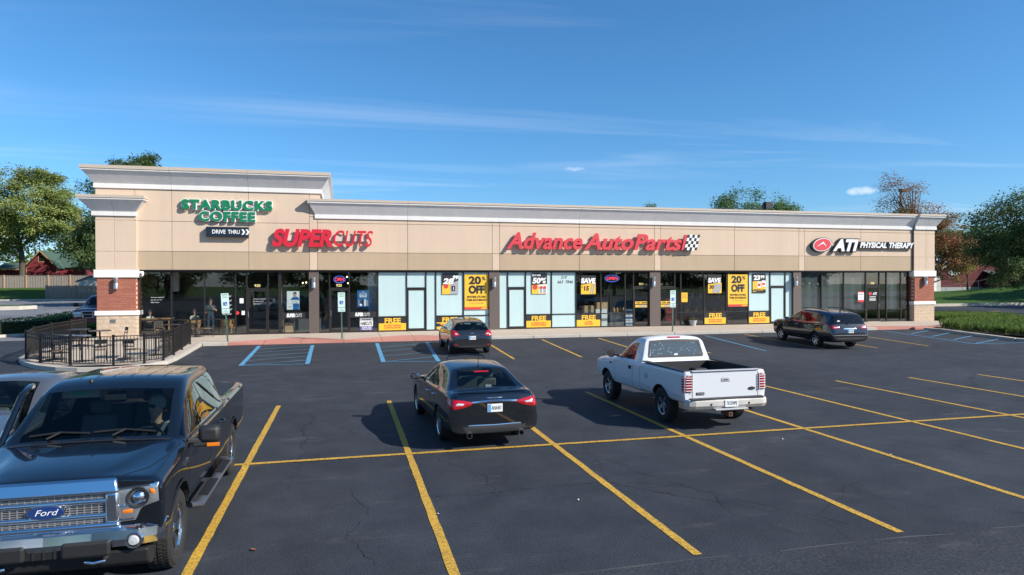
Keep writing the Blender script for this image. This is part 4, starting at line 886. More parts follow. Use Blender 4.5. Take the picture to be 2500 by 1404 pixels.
class Car:
    def __init__(s, name, label, cat, loc, rz, pitch=0.0):
        s.root = thing(name, loc, label, cat, rot=(0, -pitch, rz)); s.name = name
    def body(s, stations, windows, paintm, glassm, cj, ci, level, wells, box=None, extra={}):
        """windows: list of (part name, i range, j range, side or None, material)"""
        def wmap(i, j, sd):
            for k, (n, ii, jj, side, m) in enumerate(windows):
                if i in ii and j in jj and (side is None or side == sd): return k+1
            return 0
        me, s.bvh = loft(stations, wmap, cj, ci, level, wells, box)
        b = ob('body', pick(me, {0}, 'body'), paintm, parent=s.root); smooth(b.data, 40)
        for (wx, wz, wr, wy0, wy1) in wells:
            for sd in (1, -1):
                w = pick(me, {15}, 'wheel_well', lambda p: p.y*sd > 0 and abs(p.x-wx) < 1.0)
                if w: ob('wheel_well', w, M_WELL, parent=s.root)
        w = pick(me, {14}, 'bed')
        if w: ob('bed', w, M_LINER, parent=s.root)
        for k, (n, ii, jj, side, m) in enumerate(windows):
            q = pick(me, {k+1}, n)
            if q: o = ob(n, q, m, parent=s.root); smooth(o.data, 60)
        return b
    def hit(s, p, d):
        h = s.bvh.ray_cast(Vector(p), Vector(d)); return (h[0], h[1]) if h[0] is not None else (None, None)
    def cast(s, view, a, b):
        """view L/R: (x, z); F/B: (y, z); T: (x, y)"""
        if view in 'LR':
            sy = 1 if view == 'L' else -1; p, n = s.hit((a, 3*sy, b), (0, -sy, 0)); fb = (a, .95*sy, b)
        elif view in 'FB':
            sx = 1 if view == 'F' else -1; p, n = s.hit((9*sx, a, b), (-sx, 0, 0)); fb = None
        else: p, n = s.hit((a, b, 5), (0, 0, -1)); fb = None
        if p is None: return None
        if view == 'L' and n.y < 0 or view == 'R' and n.y > 0 or view == 'F' and n.x < 0 or view == 'B' and n.x > 0 or view == 'T' and n.z < 0: n = -n
        return p, n
    def patch(s, name, view, A, B, m, off=.008, n=8, k=4, parent=None, sub=0.0, bulge=0.0):
        """a lens or plate laid on the body between two outline curves (2-D polylines)"""
        def res(c, t):
            L = [0]
            for p, q in zip(c[:-1], c[1:]): L.append(L[-1]+math.dist(p, q))
            d = t*L[-1]
            for i in range(len(c)-1):
                if d <= L[i+1]+1e-9:
                    f = (d-L[i])/max(L[i+1]-L[i], 1e-9); return (c[i][0]+(c[i+1][0]-c[i][0])*f, c[i][1]+(c[i+1][1]-c[i][1])*f)
            return c[-1]
        G = {}
        vs = []
        for i in range(n+1):
            a = res(A, i/n); b = res(B, i/n)
            for j in range(k+1):
                q = (a[0]+(b[0]-a[0])*j/k, a[1]+(b[1]-a[1])*j/k); h = s.cast(view, *q)
                if h is None: continue
                edge = i in (0, n) or j in (0, k)
                G[(i, j)] = len(vs); vs.append(h[0]+h[1]*(off if not edge else off*.5) + h[1]*(bulge if not edge else 0))
                if edge:
                    G[(i, j, 'b')] = len(vs); vs.append(h[0]-h[1]*.01)
        mb = MB(); fs = []
        for i in range(n):
            for j in range(k):
                q = [(i, j), (i+1, j), (i+1, j+1), (i, j+1)]
                if all(c in G for c in q): fs.append(tuple(G[c] for c in q))
        ring = [(i, 0) for i in range(n)]+[(n, j) for j in range(k)]+[(i, k) for i in range(n, 0, -1)]+[(0, j) for j in range(k, 0, -1)]
        for a, b in zip(ring, ring[1:]+ring[:1]):
            if a+('b',) in G and b+('b',) in G: fs.append((G[a], G[b], G[b+('b',)], G[a+('b',)]))
        if not fs: return None
        mb.add(vs, fs); return ob(name, mb, m, parent=parent or s.root, sm=50)
    def ribbon(s, view, pts, w=.007, m=None, off=.0022, name='panel_seam', step=.06, parent=None):
        P = []
        for a, b in zip(pts[:-1], pts[1:]):
            n = max(1, int(math.dist(a, b)/step))
            for i in range(n): P.append((a[0]+(b[0]-a[0])*i/n, a[1]+(b[1]-a[1])*i/n))
        P.append(pts[-1]); H = [s.cast(view, *q) for q in P]; H = [h for h in H if h]
        if len(H) < 2: return
        mb = MB(); vs = []
        for i, (p, n) in enumerate(H):
            t = H[min(i+1, len(H)-1)][0]-H[max(i-1, 0)][0]; b = t.cross(n)
            b = b.normalized() if b.length > 1e-6 else Vector((0, 0, 1))
            vs += [p+n*off+b*w/2, p+n*off-b*w/2]
        fs = [(2*i, 2*i+1, 2*i+3, 2*i+2) for i in range(len(H)-1) if (H[i][0]-H[i+1][0]).length < .4]
        if fs: mb.add(vs, fs); return ob(name, mb, m or M_SEAM, parent=parent or s.root)
    def part(s, name, mb, m, **k): return ob(name, mb, m, parent=s.root, **k)
    def handle(s, side, x, z, m, L=.17):
        h = s.cast(side, x, z)
        if not h: return
        p = h[0]; sy = 1 if side == 'L' else -1
        s.part('door_handle', MB().tube([p+Vector((-L/2, -.005*sy, 0)), p+Vector((-L/2+.02, .035*sy, 0)), p+Vector((L/2-.02, .04*sy, 0)), p+Vector((L/2, -.005*sy, 0))], .014, 8), m, sm=50)
    def mirror(s, x, z, m, sides=(1, -1), y=.93, big=1.0, shellm=None):
        for sy in sides:
            mb = MB().tube([(x, sy*(y-.05), z-.03), (x-.01, sy*(y+.08*big), z)], .03, 8)
            o = s.part('side_mirror', mb, M_TRIMB)
            k = MB().cbox((0, 0, 0), (.11*big, .21*big, .15*big)).xform(Matrix.Translation((x, sy*(y+.16*big), z+.03)))
            ob('mirror_shell', k, m, parent=o, bev=.04*big, sm=60)
            ob('mirror_glass', MB().box(x-.062*big, x-.057*big, sy*(y+.16*big)-.085*big, sy*(y+.16*big)+.085*big, z-.02*big, z+.085*big), M_CHROME, parent=o)
    def wheels(s, axles, track, r, w, rim, spokes, style='alloy', rimm=None, lug=0):
        rimm = rimm or M_ALLOY; ri = rim
        t = MB(); hw = w/2
        t.lathe([(ri*.98, -hw*.72), (ri+.02, -hw*.92), ((r+ri)/2, -hw*1.02), (r-.025, -hw*.92), (r-.004, -hw*.72), (r, -hw*.35), (r, hw*.35), (r-.004, hw*.72), (r-.025, hw*.92), ((r+ri)/2, hw*1.02), (ri+.02, hw*.92), (ri*.98, hw*.72)], 40, 'y')
        if lug:
            for q in range(lug):
                for row, (y0, y1) in enumerate(((-.78, -.44), (-.38, -.06), (.06, .38), (.44, .78))):
                    a = 2*math.pi*(q+.5*(row % 2))/lug; M = Matrix.Rotation(a, 4, 'Y')
                    b = MB().box(-.5*2*math.pi*r/lug*.62, .5*2*math.pi*r/lug*.62, y0*hw, y1*hw, r-.012, r+(.008 if row in (1, 2) else .004)).xform(M); t.add(b.v, b.f)
        tm = smooth(fix_normals(t.mesh('wheel')), 30); tm.materials.append(M_TYRE)
        q = MB()
        q.lathe([(ri*.99, -hw*.75), (ri*.93, -hw*.5), (ri*.9, hw*.3), (ri*.93, hw*.72), (ri*1.0, hw*.80), (ri*1.0, hw*.74)], 40, 'y')                 # barrel and lip
        q.lathe([(0, hw*.62), (ri*.14, hw*.62), (ri*.19, hw*.52), (ri*.2, hw*.3)], 20, 'y')
        for k in range(spokes):
            a = 2*math.pi*k/spokes
            for da, ww in (((0, .17),) if style != 'twin' else ((-.13, .075), (.13, .075))):
                w0, w1 = ri*ww, ri*ww*(1.25 if style == 'truck' else .9)
                M = Matrix.Rotation(a+da, 4, 'Y')
                b = MB().add([(-w0, hw*.5, ri*.1), (w0, hw*.5, ri*.1), (w1, hw*.66, ri*.95), (-w1, hw*.66, ri*.95), (-w0*.8, hw*.2, ri*.1), (w0*.8, hw*.2, ri*.1), (w1*.9, hw*.35, ri*.95), (-w1*.9, hw*.35, ri*.95)],
                             [(0, 1, 2, 3), (4, 5, 6, 7), (0, 1, 5, 4), (1, 2, 6, 5), (2, 3, 7, 6), (3, 0, 4, 7)]).xform(M); q.add(b.v, b.f)
        rm = smooth(fix_normals(q.mesh('rim')), 35); rm.materials.append(rimm)
        dm = MB().lathe([(0, hw*.1), (ri*.92, hw*.1)], 32, 'y').mesh('brake'); dm.materials.append(M_WELL)
        for x in axles:
            for sy in (1, -1):
                o = ob('wheel', tm, M_TYRE, parent=s.root, loc=(x, sy*track, r), rot=(0, rng.uniform(0, 1), 0 if sy == 1 else math.pi))
                ob('rim', rm, rimm, parent=o); ob('brake_disc', dm, M_WELL, parent=o)
    def seats(s, x, ys, z, m, head=True, h=.62):
        for y in ys:
            mb = MB().add([(x-.30, y-.24, z+.15), (x-.30, y+.24, z+.15), (x-.42, y+.21, z+h), (x-.42, y-.21, z+h), (x-.18, y-.24, z+.15), (x-.18, y+.24, z+.15), (x-.33, y+.21, z+h), (x-.33, y-.21, z+h)], [(0, 1, 2, 3), (4, 5, 6, 7), (0, 1, 5, 4), (1, 2, 6, 5), (2, 3, 7, 6), (3, 0, 4, 7)])
            mb.box(x-.3, x+.22, y-.24, y+.24, z, z+.16)
            if head: mb.cbox((x-.40, y, z+h+.10), (.10, .26, .17))
            s.part('seat', mb, m, bev=.04, sm=50)
    def plate(s, x, y, z, text, dirx, state=True, tilt=0, w=.305):
        """licence plate facing dirx"""
        sx = dirx
        o = s.part('licence_plate', MB().box(min(x, x+.006*sx), max(x, x+.006*sx), y-w/2, y+w/2, z-.076, z+.076), M_PLATE, bev=.003)
        mb = text_mb(MB(), text, .035 if state else 0, -.035, .075, .205 if state else .24, bold=.0)
        R_ = Matrix(((0, sx*1.0, 0, 0), (-sx*1.0, 0, 0, 0), (0, 0, 1, 0), (0, 0, 0, 1)))
        # text plane: local x -> to the viewer's right, local -y -> out
        mb.v = [((x+.009*sx), y+(v[0] if sx > 0 else -v[0]), z+v[2]) for v in mb.v]
        ob('lettering', mb, M_INK, parent=o)
        if state:
            ob('print', MB().add([(x+.0085*sx, y+(-.145 if sx > 0 else .145), z-.07), (x+.0085*sx, y+(-.085 if sx > 0 else .085), z-.07), (x+.0085*sx, y+(-.075 if sx > 0 else .075), z+.07), (x+.0085*sx, y+(-.145 if sx > 0 else .145), z+.07)], [(0, 1, 2, 3)]), M_PLATEB, parent=o)
        return o
    def steering(s, x, y, z, r=.19, tilt=25):
        mb = MB().lathe([(r+.014*math.cos(a*math.pi/4), .014*math.sin(a*math.pi/4)) for a in range(8)], 24, 'x', close=True).box(-.02, .01, -r, r, -.02, .02)
        mb.lathe([(0, -.03), (.06, -.03), (.06, .02), (0, .02)], 12, 'x')
        mb.xform(Matrix.Translation((x, y, z)) @ Matrix.Rotation(R(tilt), 4, 'Y')); s.part('steering_wheel', mb, M_BLACK, sm=40)

def S9(x, *p):
    """section: bottom z, then seven (y, z), then top z"""
    return (x, [(0, p[0])]+list(p[1:8])+[(0, p[8])])

# ================================================================== black crew-cab pickup, nose to the camera
c = Car('pickup_truck', 'large black crew cab pickup with chrome grille and ajar passenger door facing the camera', 'pickup truck', (-2.74, 8.10, 0), R(-90.0)); T = c
st = [S9(.80, .55, (.84, .55), (.95, .62), (.985, .86), (.975, 1.08), (.89, 1.15), (.60, 1.175), (.30, 1.18), 1.18),
      S9(.75, .53, (.88, .53), (.985, .60), (1.01, .86), (1.0, 1.10), (.91, 1.175), (.62, 1.20), (.30, 1.205), 1.205),
      S9(.52, .48, (.90, .48), (.99, .58), (1.0, .86), (.99, 1.125), (.905, 1.195), (.66, 1.205), (.52, 1.242), 1.26),
      S9(.10, .46, (.90, .46), (.995, .58), (1.0, .88), (.995, 1.16), (.91, 1.23), (.70, 1.24), (.56, 1.278), 1.295),
      S9(-.30, .46, (.90, .46), (.995, .58), (1.0, .88), (.995, 1.19), (.92, 1.265), (.80, 1.285), (.66, 1.30), 1.325),
      S9(-.44, .46, (.90, .46), (.995, .58), (1.0, .88), (.995, 1.20), (.94, 1.275), (.885, 1.295), (.80, 1.305), 1.335),
      S9(-1.14, .46, (.90, .46), (.99, .58), (1.0, .88), (.995, 1.21), (.95, 1.285), (.79, 1.79), (.71, 1.865), 1.905),
      S9(-1.62, .46, (.90, .46), (.99, .58), (1.0, .88), (.995, 1.21), (.95, 1.285), (.785, 1.81), (.705, 1.885), 1.93),
      S9(-1.74, .46, (.90, .46), (.99, .58), (1.0, .88), (.995, 1.21), (.95, 1.285), (.785, 1.81), (.705, 1.885), 1.93),
      S9(-2.62, .46, (.90, .46), (.99, .58), (1.0, .88), (.995, 1.215), (.95, 1.29), (.78, 1.80), (.70, 1.88), 1.92),
      S9(-2.84, .46, (.90, .46), (.99, .58), (1.0, .88), (.995, 1.22), (.95, 1.29), (.775, 1.78), (.69, 1.865), 1.905),
      S9(-2.98, .50, (.90, .50), (.99, .60), (1.0, .88), (.995, 1.22), (.96, 1.295), (.86, 1.305), (.78, 1.31), 1.315),
      S9(-3.07, .50, (.90, .50), (.99, .60), (1.0, .88), (.995, 1.23), (.96, 1.30), (.89, 1.315), (.80, 1.32), 1.325),
      S9(-4.80, .52, (.90, .52), (.985, .62), (.995, .88), (.99, 1.25), (.955, 1.32), (.89, 1.33), (.80, 1.335), 1.34),
      S9(-4.88, .54, (.86, .54), (.96, .64), (.975, .88), (.97, 1.23), (.94, 1.30), (.86, 1.315), (.78, 1.32), 1.32)]
wins = [('windshield', (5,), (7,), None, G_WS), ('side_window', (5, 6), (5,), 1, G_CAR), ('side_window', (5, 6), (5,), -1, G_CAR), ('side_window', (8,), (5,), 1, G_DARK), ('side_window', (8,), (5,), -1, G_DARK), ('rear_window', (10,), (7,), None, G_DARK), ('bed_cover', (12,), (6, 7), None, M_TRIMB)]
c.body(st, wins, P_BLACK, G_CAR, {4: .35, 5: .5, 7: .4, 6: .25}, {0: .55, 1: .3, 5: (.5, 5), 10: (.7, 5), 11: (.8, 5), 13: .5, 14: .6}, 3, ((0, .41, .485, .62, 1.2), (-3.683, .41, .485, .62, 1.2)))
c.wheels((0, -3.683), .84, .405, .275, .245, 6, 'truck', M_CHROME, lug=54)
for sy, v in ((1, 'L'), (-1, 'R')):
    # wheel arch lips
    for ax in (0, -3.683):
        pts = [(ax+.50*math.cos(a), .41+.50*math.sin(a)) for a in [math.pi*(-.06+1.12*i/16) for i in range(17)]]
        c.ribbon(v, pts, .035, P_BLACK, .012, 'wheel_arch_lip')
    # seams: hood edge, doors
    for pl in ([(-.34, 1.20), (-.40, .95), (-.46, .55)], [(-1.68, 1.24), (-1.68, .55)], [(-2.76, 1.24), (-2.76, .9), (-2.72, .62)], [(-.46, .55), (-2.72, .55)], [(-3.02, 1.24), (-3.02, .6)]):
        c.ribbon(v, pl, .009)
    c.ribbon(v, [(-.4, 1.262), (-2.82, 1.262)], .03, M_TRIMB, .006, 'belt_moulding')
    c.handle(v, -1.46, 1.08, P_BLACK, .20); c.handle(v, -2.52, 1.08, P_BLACK, .20)
    bd = MB(); bd.tube([(-.72, sy*.93, .42), (-.80, sy*1.02, .40), (-2.9, sy*1.02, .40), (-2.98, sy*.93, .42)], .065, 10, sy=.55); c.part('running_board', bd, M_ALLOYD, sm=40)
    c.part('step_pad', MB().box(-1.75, -1.05, sy*.965 if sy > 0 else -1.085, 1.085 if sy > 0 else -.965, .438, .448).box(-2.75, -2.1, sy*.965 if sy > 0 else -1.085, 1.085 if sy > 0 else -.965, .438, .448), M_BLACK)
    # headlamp: clear lens, projector, amber corner
    hl = c.patch('headlight', 'F', [(sy*.60, 1.085), (sy*.955, 1.115)], [(sy*.61, .765), (sy*.76, .775), (sy*.81, .895), (sy*.965, .945)], M_LAMPIN, .022, 12, 7)
    y0 = sy*.79; h = c.cast('F', y0, 1.0)
    if h:
        ob('projector', MB().lathe([(0, .05), (.035, .045), (.058, .02), (.07, .0), (.07, -.04)], 18, 'x', (h[0].x+.012, y0, 1.0)), M_CHROME, parent=hl, sm=40)
        ob('projector_ring', MB().lathe([(.072, .02), (.095, .03), (.1, .0)], 18, 'x', (h[0].x+.012, y0, 1.0)), M_TRIMB, parent=hl, sm=40)
    a = c.patch('turn_signal', 'F', [(sy*.88, 1.085), (sy*.935, 1.08)], [(sy*.88, 1.02), (sy*.94, 1.01)], M_AMB, .03, 4, 3, parent=hl)
    a = c.patch('turn_signal', 'F', [(sy*.63, .89), (sy*.765, .905)], [(sy*.63, .83), (sy*.75, .84)], M_AMB, .028, 4, 3, parent=hl)
    for zz in (1.055, 1.03): c.patch('lamp_trim', 'F', [(sy*.62, zz), (sy*.72, zz+.008)], [(sy*.62, zz-.012), (sy*.72, zz-.004)], M_CHROME, .030, 4, 1, parent=hl)
    c.patch('lamp_trim', 'F', [(sy*.615, .80), (sy*.75, .81)], [(sy*.615, .775), (sy*.745, .785)], M_CHROME, .034, 4, 1, parent=hl)
    c.patch('lamp_trim', 'F', [(sy*.60, 1.088), (sy*.95, 1.118)], [(sy*.60, 1.072), (sy*.95, 1.10)], M_CHROME, .032, 8, 1, parent=hl)
    c.patch('lamp_trim', 'F', [(sy*.60, .935), (sy*.80, .95), (sy*.90, 1.0)], [(sy*.60, .905), (sy*.81, .92), (sy*.915, .975)], M_CHROME, .034, 8, 2, parent=hl)
    # fender badge
    h = c.cast(v, -.2, 1.06)
    o = c.part('fender_badge', MB().box(-.34, -.12, sy*.998-.008, sy*.998+.008, 1.04, 1.085), M_CHROME)
    m_ = MB(); m_.tube([(-.50, sy*.96, 1.24), (-.54, sy*1.10, 1.22), (-.55, sy*1.22, 1.20)], .04, 8)
    mo = c.part('side_mirror', m_, M_TRIMB, sm=40)
    ob('mirror_shell', MB().cbox((-.55, sy*1.19, 1.30), (.13, .24, .20)), M_TRIMB, parent=mo, bev=.05, sm=60)
    ob('mirror_arm_panel', MB().cbox((-.53, sy*1.16, 1.185), (.10, .30, .05)), M_TRIMB, parent=mo, bev=.02)
    ob('turn_signal', MB().cbox((-.475, sy*1.24, 1.187), (.02, .14, .042)), M_AMB, parent=mo, bev=.006)
    ob('mirror_glass', MB().box(-.618, -.614, sy*1.19-.1, sy*1.19+.1, 1.22, 1.38), M_CHROME, parent=mo)
# hood shut lines and raised centre
for sy in (1, -1):
    c.ribbon('T', [(.76, sy*.60), (.5, sy*.80), (.1, sy*.89), (-.3, sy*.92)], .010)
c.ribbon('T', [(-.37, -.80), (-.37, .80)], .05, M_TRIMB, .004, 'cowl_vent')
# grille: chrome surround, three bands of wire mesh, bars and oval emblem
gx = .815
gr = c.part('grille', MB().prism([(-.60, .735), (.60, .735), (.615, .78), (.60, 1.10), (.58, 1.165), (-.58, 1.165), (-.60, 1.10), (-.615, .78)], 'x', gx-.05, gx-.012), M_BLACK)
fr = MB()
fr.add([(gx+.045, -.62, 1.06), (gx+.045, .62, 1.06), (gx-.005, .59, 1.195), (gx-.005, -.59, 1.195), (gx-.04, -.62, 1.06), (gx-.04, .62, 1.06), (gx-.05, .59, 1.195), (gx-.05, -.59, 1.195)], [(0, 1, 2, 3), (7, 6, 5, 4), (0, 4, 5, 1), (1, 5, 6, 2), (2, 6, 7, 3), (3, 7, 4, 0)])
fr.prism([(-.63, .715), (.63, .715), (.62, .775), (-.62, .775)], 'x', gx-.03, gx+.03)
for sy in (1, -1): fr.prism([(sy*.50, .772), (sy*.622, .772), (sy*.612, 1.062), (sy*.50, 1.062)], 'x', gx-.03, gx+.03)
ob('grille_surround', fr, M_CHROME, parent=gr, bev=.028, sm=60)
for z0, z1 in ((.965, 1.005), (.825, .868)):
    ob('grille_bar', MB().tube([(gx, -.52, (z0+z1)/2), (gx, .52, (z0+z1)/2)], .026, 16), M_CHROME, parent=gr, sm=60)
w = MB()
for z in [.785, .80, .816, .883, .905, .927, .949, 1.018, 1.034, 1.05]: w.box(gx-.012, gx-.0, -.5, .5, z-.004, z+.004)
for i in range(17): y = -.5+i*.0625; w.box(gx-.014, gx+.002, y-.0045, y+.0045, .775, 1.06)
ob('grille_mesh', w, mat('grille_silver', (.50, .51, .52), .30, metal=.7), parent=gr)
em = c.part('emblem', MB().prism([(.165*math.cos(a*math.pi/16), .917+.068*math.sin(a*math.pi/16)) for a in range(32)], 'x', gx, gx+.034), M_CHROME)
ob('emblem_face', MB().prism([(.152*math.cos(a*math.pi/16), .917+.058*math.sin(a*math.pi/16)) for a in range(32)], 'x', gx+.0345, gx+.040), M_EMBLEM, parent=em)
tb = text_mb(MB(), 'Ford', 0, .893, .055, .19, shear=.35, gap=0., bold=.0); tb.v = [(gx+.042, v[0], v[2]) for v in tb.v]; ob('lettering', tb, M_PLATE, parent=em)
# bumper: chrome wrap, fog lamps, black air dam, tow hooks
bp = MB(); prof = [(.50, .76), (.545, .89), (.62, .92), (.70, .905), (.735, .85), (.70, .77)]
ys = [-1.0, -.95, -.80, -.4, 0, .4, .80, .95, 1.0]; bk = [.22, .10, .035, .008, 0, .008, .035, .10, .22]
for i in range(len(ys)-1):
    for k in range(len(prof)-1):
        (z0, x0), (z1, x1) = prof[k], prof[k+1]
        bp.add([(x0-bk[i], ys[i], z0), (x0-bk[i+1], ys[i+1], z0), (x1-bk[i+1], ys[i+1], z1), (x1-bk[i], ys[i], z1)], [(0, 1, 2, 3)])
bo = c.part('front_bumper', bp, M_CHROME, sm=30)
for sy in (1, -1):
    ob('plate_pad', MB().cbox((.915, sy*.36, .56), (.05, .42, .15)), M_TRIMB, parent=bo, bev=.03)
    fg = ob('fog_lamp', MB().lathe([(0, .045), (.04, .04), (.056, .018), (.058, -.02)], 20, 'x', (.865, sy*.76, .60)), M_CLEARL, parent=bo, sm=40)
    ob('fog_lamp_ring', MB().lathe([(.059, .03), (.075, .032), (.084, .0), (.084, -.05), (.06, -.02)], 20, 'x', (.865, sy*.76, .60)), M_CHROME, parent=fg, sm=40)
    ob('tow_hook', MB().tube([(.78, sy*.36, .43), (.87, sy*.34, .42), (.905, sy*.42, .42), (.87, sy*.50, .42), (.78, sy*.48, .43)], .016, 8), M_CHROME, parent=bo, sm=40)
ob('air_intake', MB().box(.72, .895, -.18, .18, .49, .60), M_BLACK, parent=bo)
for y in (-.09, 0, .09): ob('intake_fin', MB().box(.89, .905, y-.008, y+.008, .49, .60), M_TRIMB, parent=bo)
ob('air_dam', MB().prism([(.62, .50), (.85, .50), (.82, .36), (.72, .30), (.60, .32)], 'y', -.88, .88), M_TRIMB, parent=bo, bev=.02)
c.part('bumper_filler', MB().box(.72, .82, -.86, .86, .68, .735), P_BLACK, bev=.02)
# roof ribs, antenna fin, wipers
for y in (-.48, -.29, -.10, .10, .29, .48):
    for x0 in (-1.45, -2.05): c.ribbon('T', [(x0, y), (x0-.5, y)], .018, P_BLACK, .006, 'roof_rib')
h = c.cast('T', -1.30, -.25)
if h: c.part('roof_antenna', MB().lathe([(0, .03), (.02, .025), (.03, 0), (.03, -.02)], 12, 'z', (-1.30, -.30, h[0].z)), M_BLACK, sm=40)
def on_ws(y, t):
    x = -.49-.60*t; p, n = c.hit((x, y, 3), (0, 0, -1)); return p + (n if n.z > 0 else -n)*.016
for y0, y1 in ((.62, -.02), (-.06, -.66)):
    c.part('wiper', MB().tube([on_ws(y0, .02), on_ws((y0+y1)/2, .07), on_ws(y1, .035)], .011, 6), M_BLACK)
    c.part('wiper_arm', MB().tube([on_ws(y0*.55+y1*.45-.15, -.04), on_ws((y0+y1)/2, .075)], .012, 6), M_BLACK)
# cabin
c.part('dashboard', MB().prism([(-.47, .95), (-.49, 1.26), (-.72, 1.265), (-.92, 1.19), (-.94, .95)], 'y', -.86, .86), M_DASH, bev=.03)
c.part('cabin_floor', MB().box(-2.8, -.5, -.88, .88, .50, .56), M_SEATD)
c.seats(-1.62, (.42, -.42), .62, M_SEATD, h=.72); c.seats(-2.48, (.48, 0, -.48), .66, M_SEATD, h=.68)
c.steering(-1.0, .42, 1.17)
c.part('rear_view_mirror', MB().cbox((-1.18, 0, 1.68), (.03, .24, .07)), M_BLACK, bev=.01)
c.part('sun_visor', MB().cbox((-1.26, -.40, 1.74), (.03, .42, .12)).xform(Matrix.Identity(4)), M_SEAT, bev=.01)
c.part('visor_sticker', MB().cbox((-1.24, -.42, 1.735), (.006, .13, .045)), mat('sticker_green', (.05, .35, .15), .5))
# open front passenger door, swung out on its hinge
dr = bpy.data.objects.new('open_door', None); COL.objects.link(dr); dr.parent = c.root; dr.location = (-.44, -.99, 0); dr.rotation_euler = (0, 0, R(13))
ob('door_panel', MB().prism([(0, .52), (-.10, 1.25), (-1.22, 1.25), (-1.26, .60), (-1.10, .50)], 'y', -.03, .08), P_BLACK, parent=dr, bev=.02)
fr = MB().tube([(-.08, .03, 1.24), (-.62, .16, 1.74), (-.80, .19, 1.80), (-1.15, .19, 1.80), (-1.22, .17, 1.72), (-1.22, .03, 1.24)], .038, 8)
ob('window_frame', fr, P_BLACK, parent=dr, sm=40)
ob('window_pane', MB().add([(-.14, .03, 1.26), (-.66, .165, 1.74), (-.82, .19, 1.78), (-1.14, .19, 1.78), (-1.19, .16, 1.70), (-1.19, .03, 1.26)], [(0, 1, 2, 3, 4, 5)]), G_CAR, parent=dr)
ob('door_trim', MB().box(-1.15, -.15, .081, .12, .70, 1.15), M_SEATD, parent=dr, bev=.02)

# ================================================================== black sedan, tail to the camera
def sedan_body(c, pm, roofz=0.0, glassm=None):
    q = roofz; gm = glassm or G_CAR
    st = [S9(.93, .24, (.60, .24), (.72, .34), (.78, .55), (.72, .68), (.60, .73), (.42, .755), (.2, .765), .77),
          S9(.82, .21, (.68, .21), (.83, .33), (.875, .55), (.83, .73), (.71, .80), (.48, .83), (.24, .84), .845),
          S9(.35, .2, (.74, .2), (.90, .30), (.915, .58), (.88, .82), (.75, .88), (.52, .905), (.26, .92), .93),
          S9(-.42, .2, (.76, .2), (.905, .30), (.92, .60), (.895, .89), (.80, .945), (.66, .965), (.50, .985), 1.01),
          S9(-.60, .2, (.76, .2), (.905, .30), (.92, .60), (.895, .915), (.835, .96), (.765, .98), (.69, .995), 1.035),
          S9(-1.42, .2, (.76, .2), (.905, .30), (.92, .60), (.90, .945), (.855, .985), (.655, 1.35+q), (.575, 1.41+q), 1.455+q),
          S9(-1.84, .2, (.76, .2), (.905, .30), (.92, .60), (.90, .955), (.855, .995), (.65, 1.385+q), (.57, 1.445+q), 1.485+q),
          S9(-1.93, .2, (.76, .2), (.905, .30), (.92, .60), (.90, .957), (.855, .997), (.65, 1.385+q), (.57, 1.445+q), 1.485+q),
          S9(-2.52, .2, (.76, .2), (.905, .30), (.92, .62), (.90, .98), (.855, 1.02), (.64, 1.35+q), (.56, 1.415+q), 1.455+q),
          S9(-2.72, .2, (.76, .2), (.905, .31), (.92, .64), (.90, .995), (.85, 1.035), (.635, 1.31+q), (.585, 1.385+q), 1.42+q),
          S9(-3.36, .24, (.76, .24), (.90, .34), (.915, .66), (.89, 1.00), (.83, 1.045), (.79, 1.055), (.74, 1.062), 1.085),
          S9(-3.66, .27, (.74, .27), (.88, .36), (.90, .66), (.86, .985), (.79, 1.04), (.64, 1.065), (.40, 1.075), 1.08),
          S9(-3.80, .29, (.78, .29), (.885, .38), (.90, .66), (.85, .93), (.77, .995), (.60, 1.02), (.35, 1.03), 1.035),
          S9(-3.87, .31, (.74, .31), (.86, .40), (.88, .60), (.83, .80), (.74, .87), (.56, .895), (.30, .90), .90)]
    wins = [('windshield', (4,), (7,), None, G_WS), ('side_window', (4, 5), (5,), 1, gm), ('side_window', (4, 5), (5,), -1, gm), ('side_window', (7,), (5,), 1, gm), ('side_window', (7,), (5,), -1, gm), ('rear_window', (9,), (7,), None, gm)]
    c.body(st, wins, pm, gm, {4: .5, 5: .5, 2: .3}, {4: (.4, 5), 5: (.3, 6), 9: (.4, 6), 10: (.55, 5), 11: (.7, 5), 12: (.45, 5), 13: .7, 0: .3}, 3, ((0, .335, .375, .60, 1.1), (-2.765, .335, .375, .60, 1.1)))
    for v in 'LR':
        for pl in ([(-.66, .93), (-.70, .55), (-.72, .34)], [(-1.89, .95), (-1.86, .34)], [(-2.50, .98), (-2.48, .72), (-2.36, .60), (-2.33, .36)], [(-.72, .33), (-2.33, .33)]): c.ribbon(v, pl, .008)
        c.ribbon(v, [(-.75, .972), (-1.9, .985), (-2.6, 1.02)], .018, M_CHROME, .006, 'window_trim')
        c.ribbon(v, [(-.55, .36), (-2.3, .36)], .02, M_TRIMB, .006, 'sill_trim')
    c.ribbon('T', [(.5, .74), (-.1, .80), (-.55, .80)], .008); c.ribbon('T', [(.5, -.74), (-.1, -.80), (-.55, -.80)], .008)
c = Car('sedan', 'shiny black sedan with red tail lamps and ANA401 plate parked tail to the camera', 'car', (2.51, 16.12, 0), R(93.0))
sedan_body(c, P_BLACK2); c.root.scale = (1, .955, .985)
c.wheels((0, -2.765), .79, .335, .225, .235, 10, 'alloy', M_ALLOY)
